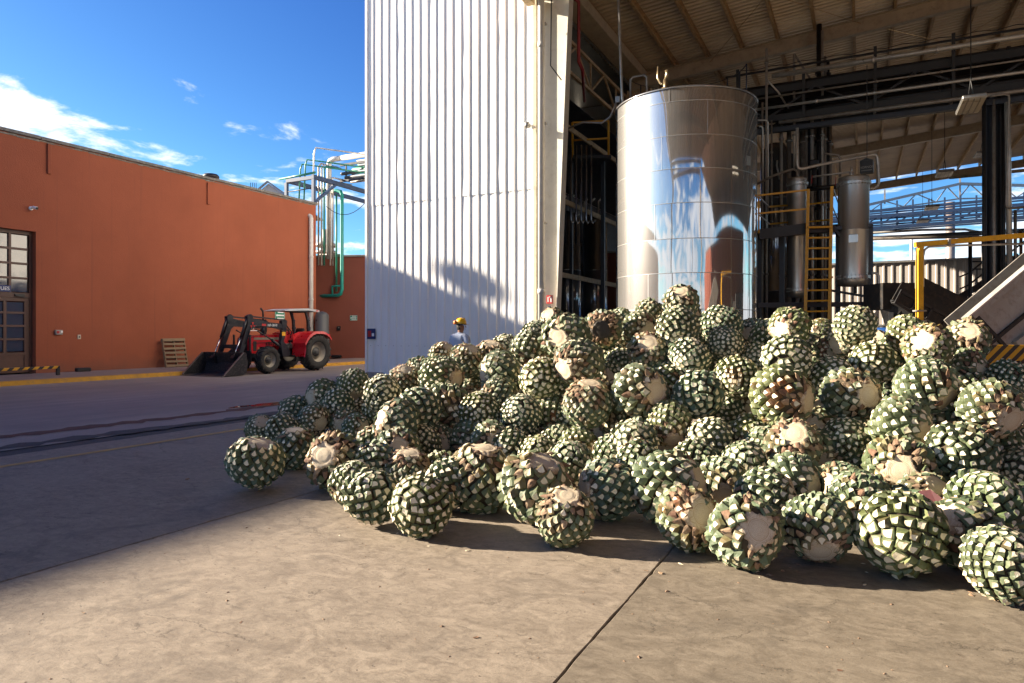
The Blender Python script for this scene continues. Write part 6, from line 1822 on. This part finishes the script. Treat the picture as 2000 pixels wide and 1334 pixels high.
TP = [Vector((0, 0, .92))]; TRr = [(.165, .125)]; TE = []
for sx, fw in ((1, .20), (-1, -.16)):
    b = len(TP)
    TP += [Vector((sx * .098, 0, .84)), Vector((sx * .10, .06 + fw * .5, .50)), Vector((sx * .10, -.05 + fw, .09))]
    TRr += [.108, .082, .068]; TE += [(0, b), (b, b + 1), (b + 1, b + 2)]
skin_body('trousers', [tuple(p) for p in TP], TE, TRr, M['trousers'], man)
for sx, fw in ((1, .20), (-1, -.16)):
    MB().box((sx * .10, .03 + fw, .05), (.11, .30, .10), bev=.035).build('shoe', M['black'], man)
# ================================================================== AGAVE HEARTS
def m_leaf():
    t = NT('agave_leaf_base')
    oi = t.node('ShaderNodeObjectInfo')
    at_ = t.node('ShaderNodeAttribute', attribute_name='h')
    v = t.coord('Object')
    n = t.noise(t.coord('World'), 26, 4, .6)
    tint = oi.outputs['Color']
    base = t.mixc(oi.outputs['Random'], (.068, .094, .044), (.128, .152, .078))
    base = t.mixc(1.0, base, tint, 'MULTIPLY')
    bloom = t.mixc(t.math('MULTIPLY', t.ramp(n, [(.35, 0), (.7, 1)]), .45), base, (.20, .235, .165))
    pale = t.mixc(t.math('MULTIPLY', oi.outputs['Random'], .6), (.19, .20, .075), (.105, .13, .06))
    low = t.ramp(at_.outputs['Fac'], [(.10, 1), (.60, 0)])
    c = t.mixc(t.math('MULTIPLY', low, .25), bloom, pale)
    # rusty brown margins and scuffs
    n2 = t.noise(t.coord('World'), 38, 6, .7, .5)
    c = t.mixc(t.math('MULTIPLY', t.ramp(n2, [(.58, 0), (.70, 1)]), .55), c, (.12, .062, .035))
    t.set('Base Color', c)
    t.set('Roughness', .52).set('Specular IOR Level', .35)
    t.bump(t.noise(t.coord('World'), 90, 3, .6), .2, .004)
    return t.m
def m_cut():
    t = NT('agave_cut_flesh')
    oi = t.node('ShaderNodeObjectInfo')
    n = t.noise(t.coord('World'), 42, 6, .72)
    n1 = t.noise(t.coord('World'), 14, 4, .6)
    c = t.mixc(oi.outputs['Random'], (.82, .75, .57), (.70, .60, .39))
    c = t.mixc(t.math('MULTIPLY', t.ramp(n1, [(.50, 0), (.75, 1)]), .45), c, (.52, .46, .24))
    c = t.mixc(t.math('MULTIPLY', t.ramp(n, [(.58, 0), (.74, 1)]), .6), c, (.28, .17, .09))
    t.set('Base Color', c).set('Roughness', .68)
    t.set('Subsurface Weight', .0)
    t.bump(t.noise(t.coord('World'), 130, 4, .7), .35, .004)
    return t.m
def m_dry():
    t = NT('agave_dry_leaf')
    oi = t.node('ShaderNodeObjectInfo')
    n = t.noise(t.coord('World'), 45, 6, .7)
    c = t.mixc(oi.outputs['Random'], (.17, .085, .05), (.46, .33, .20))
    c = t.mixc(t.math('MULTIPLY', t.ramp(n, [(.45, 0), (.7, 1)]), .6), c, (.10, .045, .03))
    t.set('Base Color', c).set('Roughness', .85)
    t.bump(n, .4, .006)
    return t.m
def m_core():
    t = NT('agave_core_brown')  # the core's own dark brown, dry colour
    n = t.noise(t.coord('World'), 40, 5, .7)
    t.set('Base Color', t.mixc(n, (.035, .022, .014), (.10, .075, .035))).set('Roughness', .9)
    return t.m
def m_disc(name, k=1.0, rot=0.):
    t = NT(name)
    at_ = t.node('ShaderNodeAttribute', attribute_name='rad')
    w = t.noise(t.coord('World'), 16, 4, .6)
    r_ = t.math('ADD', at_.outputs['Fac'], t.math('MULTIPLY', t.math('SUBTRACT', w, .5), .07))
    a = (.74 * k, .65 * k, .48 * k); b = (.66 * k, .55 * k, .39 * k); br_ = (.36 * k, .23 * k, .12 * k)
    c = t.ramp(r_, [(.0, a), (.30, (.70 * k, .61 * k, .45 * k)), (.545, b), (.56, (.50 * k, .36 * k, .22 * k)), (.575, (.50 * k, .36 * k, .22 * k)), (.59, a), (.66, (.66 * k, .55 * k, .40 * k)), (.69, a), (.95, b), (.985, (.40 * k, .27 * k, .15 * k)), (1.0, br_)])
    wob = t.node('ShaderNodeTexVoronoi', feature='DISTANCE_TO_EDGE', Vector=t.coord('World'), Scale=16.0)
    ln = t.math('MULTIPLY', t.ramp(wob.outputs[0], [(.0, 1), (.06, 0)]), t.ramp(at_.outputs['Fac'], [(.60, 0), (.72, 1)]))
    c = t.mixc(t.math('MULTIPLY', ln, .75), c, br_)
    fib = t.noise(t.coord('Object', (3, 3, 3)), 7, 9, .78, 3.0)
    c = t.mixc(t.math('MULTIPLY', t.ramp(fib, [(.42, 0), (.58, 1)]), .62), c, (.46 * k, .33 * k, .19 * k))
    edge = t.math('MULTIPLY', t.ramp(at_.outputs['Fac'], [(.62, 0), (1, 1)]), t.ramp(t.noise(t.coord('World'), 22, 5, .7), [(.40, 0), (.62, 1)]))
    c = t.mixc(t.math('MULTIPLY', edge, .75), c, (.24 * k, .13 * k, .07 * k))
    n = t.noise(t.coord('World'), 60, 6, .75)
    c = t.mixc(t.math('MULTIPLY', t.ramp(n, [(.58, 0), (.76, 1)]), .30), c, (.30 * k, .18 * k, .09 * k))
    rg = t.math('SINE', t.math('MULTIPLY', r_, 70.0))
    c = t.mixc(t.math('MULTIPLY', t.ramp(rg, [(.5, 0), (1, 1)]), .20), c, (.34 * k, .24 * k, .13 * k))
    t.set('Base Color', c).set('Roughness', .7)
    t.bump(t.math('ADD', t.math('MULTIPLY', rg, .3), t.math('MULTIPLY', n, .4)), .25, .004)
    return t.m
A_LEAF, A_CUT, A_DRY, A_CORE = m_leaf(), m_cut(), m_dry(), m_core()
A_DISC, A_ROT = m_disc('agave_cut_disc'), m_disc('agave_rotten_disc', .09)

def stub_geo(kind, r):
    """leaf stub in cell units: x round the heart, y towards the crown, z outwards -> verts, faces, material index, height"""
    j = lambda s: r.uniform(-s, s)
    base = [(0, -.74), (.36, -.40), (.70, -.02), (.40, .34), (0, .60), (-.40, .34), (-.70, -.02), (-.36, -.40)]
    if kind == 'dry':
        w = .30 + j(.06); L = .42 + j(.2); lift = .16 + r.uniform(0, .30)
        vs = []; H = []
        for s_, (t_, ww) in enumerate(((0, .50), (.35, .50), (.7, .38), (1, .14))):
            for x in (-ww, -ww * .3, ww * .35, ww):
                z = lift * t_ + .12 - .25 * (x / .6) ** 2 * (1 - t_ * .5) + j(.03)
                vs.append((x * w / .42 + j(.03), -.45 + t_ * (L + .45) + (j(.12) if s_ == 3 else 0), z)); H.append(t_)
        n = len(vs)
        vs += [(x, y, z - .07) for x, y, z in vs]; H += H
        fs = []; mi = []
        for s_ in range(3):
            for k in range(3):
                a = s_ * 4 + k
                fs.append((a, a + 1, a + 5, a + 4)); mi.append(2)
                fs.append((n + a, n + a + 4, n + a + 5, n + a + 1)); mi.append(2)
        ring = [0, 1, 2, 3, 7, 11, 15, 14, 13, 12, 8, 4]
        for k in range(12):
            a, b = ring[k], ring[(k + 1) % 12]
            fs.append((b, a, n + a, n + b)); mi.append(2)
        return vs, fs, mi, H
    if kind == 'mid':   zt, sc, sy, tilt, mid = .32 + j(.09), 1.08 + j(.20), .27 + j(.08), .16 + j(.26), .74
    elif kind == 'long': zt, sc, sy, tilt, mid = .54 + j(.08), 1.05 + j(.12), .32 + j(.07), .12 + j(.25), .74
    elif kind == 'tip': zt, sc, sy, tilt, mid = .17 + j(.03), 1.62 + j(.16), .05 + j(.03), j(.06), .95
    elif kind == 'root': zt, sc, sy, tilt, mid = .20 + j(.05), 1.45 + j(.2), -.02 + j(.07), .06 + j(.12), .92
    else: zt, sc, sy, tilt, mid = .34 + j(.07), 1.15 + j(.12), .22 + j(.05), j(.25), .80      # rough
    top = [(0, -.40), (.13, -.20), (.29, .04), (.16, .18), (0, .22), (-.16, .18), (-.29, .04), (-.13, -.20)]
    jit = .10 if kind == 'rough' else .022
    vs = [(x + j(.03), y + j(.03), -.07) for x, y in base]; H = [0.] * 8
    vs += [(x * mid + j(.02), y * mid + sy * .42 + j(.02), zt * .56 + (.07 if k == 0 else 0) + j(.015)) for k, (x, y) in enumerate(base)]; H += [.5] * 8
    tp = [((x * sc) + j(.02), y * sc + sy + j(.02)) for x, y in top]
    vs += [(x, y, zt - tilt * (y - sy) + (j(jit))) for x, y in tp]; H += [1.] * 8
    # the cut face on its own verts, slightly inset; centre a little dished
    ins = .86 if kind in ('root', 'tip') else .94
    vs += [(x * ins, sy + (y - sy) * ins, zt - tilt * (y - sy) + .006 + (j(jit))) for x, y in tp]; H += [1.] * 8
    vs += [(j(.04), sy + j(.03), zt + (j(.08) if kind == 'rough' else -.012))]; H += [1.]
    fs = []; mi = []
    for L in (0, 8):
        for k in range(8):
            k2 = (k + 1) % 8
            fs.append((L + k, L + k2, L + 8 + k2, L + 8 + k)); mi.append(0)
    for k in range(8):
        k2 = (k + 1) % 8
        fs.append((16 + k, 16 + k2, 24 + k2, 24 + k)); mi.append(2 if kind == 'root' or (k * 7 + len(vs)) % 3 == 0 else 0)
        fs.append((24 + k, 24 + k2, 32)); mi.append(1)
    return vs, fs, mi, H

def mesh_from(name, vs, fs, mi, H, mats, attr='h'):
    me = bpy.data.meshes.new(name)
    me.from_pydata(vs, [], fs)
    for m_ in mats: me.materials.append(m_)
    me.polygons.foreach_set('material_index', mi)
    a = me.attributes.new(attr, 'FLOAT', 'POINT'); a.data.foreach_set('value', H)
    me.update()
    return me
AMATS = [A_LEAF, A_CUT, A_DRY]
rs = random.Random(5)
STUBS = {}
for kind, n in (('mid', 9), ('long', 6), ('tip', 4), ('root', 6), ('rough', 6), ('dry', 7)):
    STUBS[kind] = []
    for k in range(n):
        vs, fs, mi, H = stub_geo(kind, rs)
        STUBS[kind].append((mesh_from('leaf_stub', vs, fs, mi, H, AMATS), np.array(vs), fs, mi, H))

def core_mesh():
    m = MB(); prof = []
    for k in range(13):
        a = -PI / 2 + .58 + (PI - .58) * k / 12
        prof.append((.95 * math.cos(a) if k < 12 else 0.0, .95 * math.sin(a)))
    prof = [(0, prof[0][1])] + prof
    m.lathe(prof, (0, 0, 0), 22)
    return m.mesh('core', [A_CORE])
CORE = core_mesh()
def disc_mesh(seed, mat):
    r = random.Random(seed); nr, na = 9, 44
    R0 = r.uniform(.52, .62); vs = []; fs = []; H = []
    ph = [r.uniform(0, 6.28) for _ in range(5)]
    for i in range(nr + 1):
        q_ = i / nr
        for k in range(na):
            a = 2 * PI * k / na
            ed = 1 + .08 * math.sin(3 * a + ph[0]) + .07 * math.sin(5 * a + ph[1]) + r.uniform(-.12, .12)
            rr = R0 * q_ * (1 + (ed - 1) * q_ ** 3)
            z = -.85 - .03 * (1 - q_ ** 2) + .014 * math.sin(2 * a + ph[2]) * q_ + (r.uniform(-.010, .010) if i > 6 else 0)
            if abs(q_ - .56) < .06: z += .014
            if i == nr: z += .09
            vs.append((rr * math.cos(a), rr * math.sin(a), z)); H.append(q_)
    for i in range(nr):
        for k in range(na):
            k2 = (k + 1) % na
            fs.append((i * na + k, (i + 1) * na + k, (i + 1) * na + k2, i * na + k2))
    me = mesh_from('cut_disc', vs, fs, [0] * len(fs), H, [mat], 'rad')
    me.polygons.foreach_set('use_smooth', [True] * len(fs))
    return me
DISCS = [disc_mesh(k, A_DISC) for k in range(8)]
ROTD = disc_mesh(99, A_ROT)

GA = PI * (3 - math.sqrt(5))
ZR = -.84
def layout(N, seed, dry, long_, hand_=1, crown=.80):
    """list of (unit position, frame, cell size, kind)"""
    r = random.Random(seed); out = []
    zs = np.linspace(.985, ZR, N)
    cell = math.sqrt(4 * PI * .89 / N)
    for i, z in enumerate(zs):
        z = float(z); phi = hand_ * i * GA
        if i > 2: phi += r.uniform(-.05, .05) / max(.3, math.sqrt(1 - z * z))
        s_ = math.sqrt(max(0, 1 - z * z))
        p = np.array([s_ * math.cos(phi), s_ * math.sin(phi), z])
        e = np.array([-math.sin(phi), math.cos(phi), 0.])
        nn = p; u = np.cross(nn, e)
        if z > crown: kind = 'tip'
        elif z < -.58: kind = 'dry' if r.random() < dry * .75 else 'root'
        elif z < -.30 and r.random() < dry * .5: kind = 'dry'
        elif r.random() < dry * .05: kind = 'dry'
        elif r.random() < .10: kind = 'rough'
        else: kind = 'long' if (r.random() < long_) else 'mid'
        sz = cell * r.uniform(.93, 1.08)
        out.append((p, np.stack([e, u, nn], 1), sz, kind, r.randrange(1000)))
    return out

def view_dir(p):
    f = (Vector(p) - cam.location).normalized()
    rt = f.cross(Vector((0, 0, 1))).normalized(); up = rt.cross(f)
    return f, rt, up
ALLP = [(x, y, z, r_) for (x, y, z, r_, *_r) in PINAS] + [tuple(p) for p in GAP_PINAS]
SPH = np.array(ALLP)
CAMP = np.array(cam.location)
def seen(P, own):
    """which world points are not hidden behind another heart"""
    d = P - CAMP; L = np.linalg.norm(d, axis=1); d = d / L[:, None]
    ok = np.ones(len(P), bool)
    for k, (x, y, z, r_) in enumerate(SPH):
        if k == own: continue
        oc = np.array([x, y, z]) - CAMP
        b = d @ oc
        perp2 = (oc @ oc) - b * b
        hit = (perp2 < (r_ * .86) ** 2) & (b < L - r_ * .2) & (b > 0)
        ok &= ~hit
    return ok
GROUP = 'agave hearts heaped on the concrete yard'
def agave(idx, x, y, z, R, axis, dry, label, N, seed, long_, tint, rotten=False, crown=.80):
    r = random.Random(seed)
    root = empty('agave_heart', (x, y, z), 0, label, 'agave heart', GROUP)
    ax = axis.normalized()
    qd = ax.to_track_quat('Z', 'Y').to_matrix() @ Matrix.Rotation(r.uniform(0, 6.28), 3, 'Z')
    sx = R * .91 * r.uniform(.97, 1.03); sz = R * .91 * r.uniform(.90, 1.20)
    lp = [r.uniform(0, 6.28) for _ in range(4)]; la = r.uniform(.02, .055)
    S = Matrix.Diagonal((sx, sx, sz))
    A = np.array(qd) @ np.diag([sx, sx, sz])
    B4 = (qd @ S).to_4x4()
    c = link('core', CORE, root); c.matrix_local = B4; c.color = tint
    d_ = link('cut_disc', ROTD if rotten else DISCS[seed % len(DISCS)], root); d_.matrix_local = B4
    lay = layout(N, seed, dry, long_, 1 if seed % 2 else -1, crown)
    Q = np.array(qd)
    lump = [1 + la * (math.sin(2.1 * l[0][0] + 1.7 * l[0][2] + lp[0]) + .7 * math.sin(3.1 * l[0][1] - 2 * l[0][2] + lp[1])) - (.0 if l[0][2] > -.5 else la * .5) for l in lay]
    pos = np.array([(A @ l[0]) * q_ for l, q_ in zip(lay, lump)]); org = np.array([x, y, z])
    nor = np.array([Q @ l[1][:, 2] for l in lay])
    W = pos + org
    vd = W - CAMP; vd /= np.linalg.norm(vd, axis=1)[:, None]
    face = -(nor * vd).sum(1)
    vis = (face > -.22) & seen(W + nor * R * .08, idx)
    JV = []; JF = []; JM = []; JH = []; jo = 0
    # withered patch where the photograph shows one
    wither = None
    for word, col, wid in (('dead brown', (1.5, .42, .40), .86), ('withered red', (1.9, .48, .45), .55), ('withered stubs', (1.3, .62, .62), .90), ('dead scales', (1.2, .5, .5), .9), ('reddish', (2.6, .60, .50), .93), ('dark blotch', (.35, .25, .25), .88), ('dark red', (1.4, .40, .42), .90), ('torn leaves', (1.7, .52, .45), .88)):
        if word in label:
            f_, rt2, up2 = view_dir((x, y, z)); a_ = r.uniform(0, 6.28)
            ox, oy = (-.5, -.1) if word == 'dark blotch' else ((-.2, .25) if word == 'torn leaves' else ((.15, -.35) if 'withered stubs' in word else (.22 * math.cos(a_), -.1 + .15 * math.sin(a_))))
            wither = (np.array((-f_ + rt2 * ox + up2 * oy).normalized()), col, wid); break
    for i, (p, fr, s_, kind, rr) in enumerate(lay):
        var = STUBS[kind][rr % len(STUBS[kind])]
        sc = s_ * R * .90
        m3 = (Q @ fr) * sc
        m3[:, 0] *= .93 + .14 * ((rr * 7) % 100) / 100
        m3[:, 2] *= .85 + .35 * ((rr * 13) % 100) / 100
        if vis[i]:
            o = link('leaf_stub', var[0], root)
            M4 = Matrix.Identity(4)
            for a in range(3):
                for b in range(3): M4[a][b] = m3[a, b]
                M4[a][3] = pos[i, a]
            o.matrix_basis = M4
            q_ = r.random(); zz_ = p[2]
            if wither is not None and nor[i] @ wither[0] > wither[2] - .05 * r.random(): o.color = (tint[0] * wither[1][0], tint[1] * wither[1][1], tint[2] * wither[1][2], 1)
            elif q_ < dry * (.75 if zz_ < -.35 else (.32 if zz_ < .1 else .05)): o.color = (tint[0] * 1.75, tint[1] * .98, tint[2] * .85, 1)
            elif q_ > .975: o.color = (tint[0] * .75, tint[1] * .42, tint[2] * .35, 1)
            else:
                k_ = .78 + .4 * r.random(); o.color = (tint[0] * k_, tint[1] * k_, tint[2] * k_, 1)
        else:
            v = var[1] @ m3.T + pos[i]
            JV.append(v); JF += [tuple(q_ + jo for q_ in f) for f in var[2]]; JM += var[3]; JH += var[4]; jo += len(v)
    if JV:
        me = mesh_from('leaf_stubs', np.concatenate(JV).tolist(), JF, JM, JH, AMATS)
        o = link('leaf_stubs', me, root); o.color = tint; o['kind'] = 'stuff'
    return root
rt_ = random.Random(77)
for k, (x, y, z, R, pk, dx, dy, dry, label) in enumerate(PINAS):
    f, right, up = view_dir((x, y, z))
    l = math.hypot(dx, dy)
    if l > .99: dx, dy = dx / l * .99, dy / l * .99
    toward = math.sqrt(max(0, 1 - dx * dx - dy * dy))
    v = right * dx - up * dy - f * toward
    axis = v if pk == 'A' else -v
    N = rt_.choice((118, 130, 142, 155, 170)) if R > .2 else rt_.choice((105, 118, 130))
    if 'finger like' in label or 'blocky' in label or 'largest' in label: N = 136
    lg = .8 if ('finger like' in label or 'long upright' in label or 'standing on its' in label) else rt_.choice((.0, .1, .25, .5))
    yg = 'yellow' in label or 'bright green' in label or 'olive' in label
    bl = 'blue' in label or 'dark' in label
    b = rt_.uniform(.85, 1.12)
    tint = (1.2 * b, 1.1 * b, .68 * b, 1) if yg else ((.80 * b, .96 * b, 1.08 * b, 1) if bl else (rt_.uniform(.9, 1.08) * b, b, rt_.uniform(.8, 1.1) * b, 1))
    agave(k, x, y, z, R, axis, dry, label, N, 1000 + k, lg, tint, rotten=dry > .99 and 'rotten' in label, crown=.58 if 'netted' in label else (.68 if 'crown' in label else rt_.uniform(.74, .92)))
M['red_leaf'] = paint('dark_red_leaf', (.09, .016, .018), .6, 0, .3, 20, (.06, .02, .02), .5)
for o in [o_ for o_ in C.objects if o_.get('category') == 'agave heart' and 'dark red torn leaf' in o_.get('label', '')]:
    f, right, up = view_dir(o.location); R = .24
    b = -f * R * 1.02 + right * .02 + up * .02
    pts_ = [b - right * .05 + up * .03, b + right * .02 + up * .05 - f * .01, b + right * .09 + up * .0 - f * .03, b + right * .07 - up * .07 - f * .02, b - right * .01 - up * .05 - f * .01, b - right * .06 - up * .02]
    mb = MB(); bk_ = [v_ + f * .012 for v_ in pts_]
    mb.add(pts_ + bk_, [(0, 1, 2, 3, 4, 5), (11, 10, 9, 8, 7, 6)] + [(q_, 6 + q_, 6 + (q_ + 1) % 6, (q_ + 1) % 6) for q_ in range(6)])
    mb.build('torn_leaf', M['red_leaf'], o)
for k, (x, y, z, R) in enumerate(GAP_PINAS):
    axis = Vector((rt_.uniform(-1, 1), rt_.uniform(-1, 1), rt_.uniform(-1, 1)))
    agave(len(PINAS) + k, x, y, z, R, axis, .3, 'shadowed agave heart deep in a gap between the others of the heap', 130, 3000 + k, .1, (.9, 1, .95, 1))

# ================================================================== LITTER
def scrap(px, py, size, mat, label, name='leaf_scrap', group='scraps on the concrete floor'):
    d = 1.5 * 1333.3 / (py - 651)
    p = at(px, py, d)
    r = random.Random(px * 7 + py)
    t = empty(name, (p.x, p.y, .0), r.uniform(0, 6), label, 'scrap', group)
    vs = []; n = 7
    for k in range(n):
        a = 2 * PI * k / n; q_ = size * r.uniform(.55, 1.1)
        vs.append((q_ * math.cos(a), q_ * .5 * math.sin(a), size * r.uniform(.05, .35)))
    vs += [(x * .9, y * .9, .001) for x, y, z in vs]
    fs = [tuple(range(n)), tuple(range(2 * n - 1, n - 1, -1))] + [(k, n + k, n + (k + 1) % n, (k + 1) % n) for k in range(n)]
    MB().add(vs, fs).build('scrap', mat, t)
    return t
scrap(1127, 1068, .028, A_CUT, 'small green white leaf stub fallen in front of the small foremost heart', 'leaf_stub_scrap')
scrap(914, 1076, .022, A_CUT, 'pale leaf scrap on the lit floor left of the small foremost heart')
scrap(1688, 1143, .020, A_CUT, 'pale yellow scrap on the floor below the heart standing on its cut base')
scrap(366, 936, .035, A_DRY, 'brown scrap on the shaded concrete left of the lone heart')
scrap(163, 1197, .014, A_DRY, 'tiny brown scrap on the lit concrete at left')
scrap(930, 1246, .020, A_DRY, 'dark brown scrap on the lit concrete left of the long floor joint')
scrap(1290, 1120, .026, A_DRY, 'flat brown scrap right beside the long floor joint')
scrap(1262, 1115, .018, A_DRY, 'small flat brown scrap left of the long floor joint')
scrap(1250, 1090, .016, A_DRY, 'brown crumb near the upper end of the floor joint')
scrap(505, 960, .02, A_DRY, 'dark crumb below the lone heart on shaded concrete')
scrap(470, 1216, .014, A_DRY, 'tiny dark crumb on the lit floor left of centre')
scrap(1640, 1310, .014, A_DRY, 'dark crumb at the lower right of the floor')
r = random.Random(8)
m = MB()
for k in range(420):
    x = r.uniform(-5, 3.2); y = r.uniform(1.2, 6.2); s_ = r.uniform(.002, .006) * (1 if r.random() < .93 else 2)
    a = r.uniform(0, 6.28)
    m.add([(x + s_ * 1.8 * math.cos(a), y + s_ * 1.8 * math.sin(a), .001), (x - s_ * math.sin(a), y + s_ * math.cos(a), .001), (x - s_ * 1.6 * math.cos(a), y - s_ * 1.6 * math.sin(a), .001), (x + s_ * math.sin(a), y - s_ * math.cos(a), .001), (x, y, s_ * .8)], [(0, 1, 4), (1, 2, 4), (2, 3, 4), (3, 0, 4)])
o = m.build('floor_crumbs', A_DRY); tag(o, 'scattered brown crumbs and grit on the concrete floor', 'crumbs', kind='stuff')

m = MB(); r = random.Random(21)
toe = [(px_, py_, r_) for (px_, py_, pz_, r_, *_q) in [(p_[0], p_[1], p_[2], p_[3]) for p_ in PINAS] if pz_ < r_ + .06]
for k in range(170):
    tx, ty, tr0 = toe[r.randrange(len(toe))]
    a = r.uniform(0, 6.28); d = tr0 * r.uniform(.6, 1.5)
    x, y = tx + d * math.cos(a), ty + d * math.sin(a); s_ = r.uniform(.004, .013); b = r.uniform(0, 6.28)
    ca, sa = math.cos(b), math.sin(b); L = r.uniform(1.2, 3.2)
    m.add([(x + s_ * L * ca, y + s_ * L * sa, .001), (x - s_ * sa, y + s_ * ca, .001), (x - s_ * L * ca, y - s_ * L * sa, .001), (x + s_ * sa, y - s_ * ca, .001), (x + s_ * .4 * ca, y + s_ * .4 * sa, s_ * r.uniform(.4, 1))],
          [(0, 1, 4), (1, 2, 4), (2, 3, 4), (3, 0, 4)], r.choice((0, 0, 1)))
o = m.build('leaf_litter', [A_DRY, A_CUT]); tag(o, 'dry fibres and pale chips littering the floor at the foot of the heap', 'litter', kind='stuff')
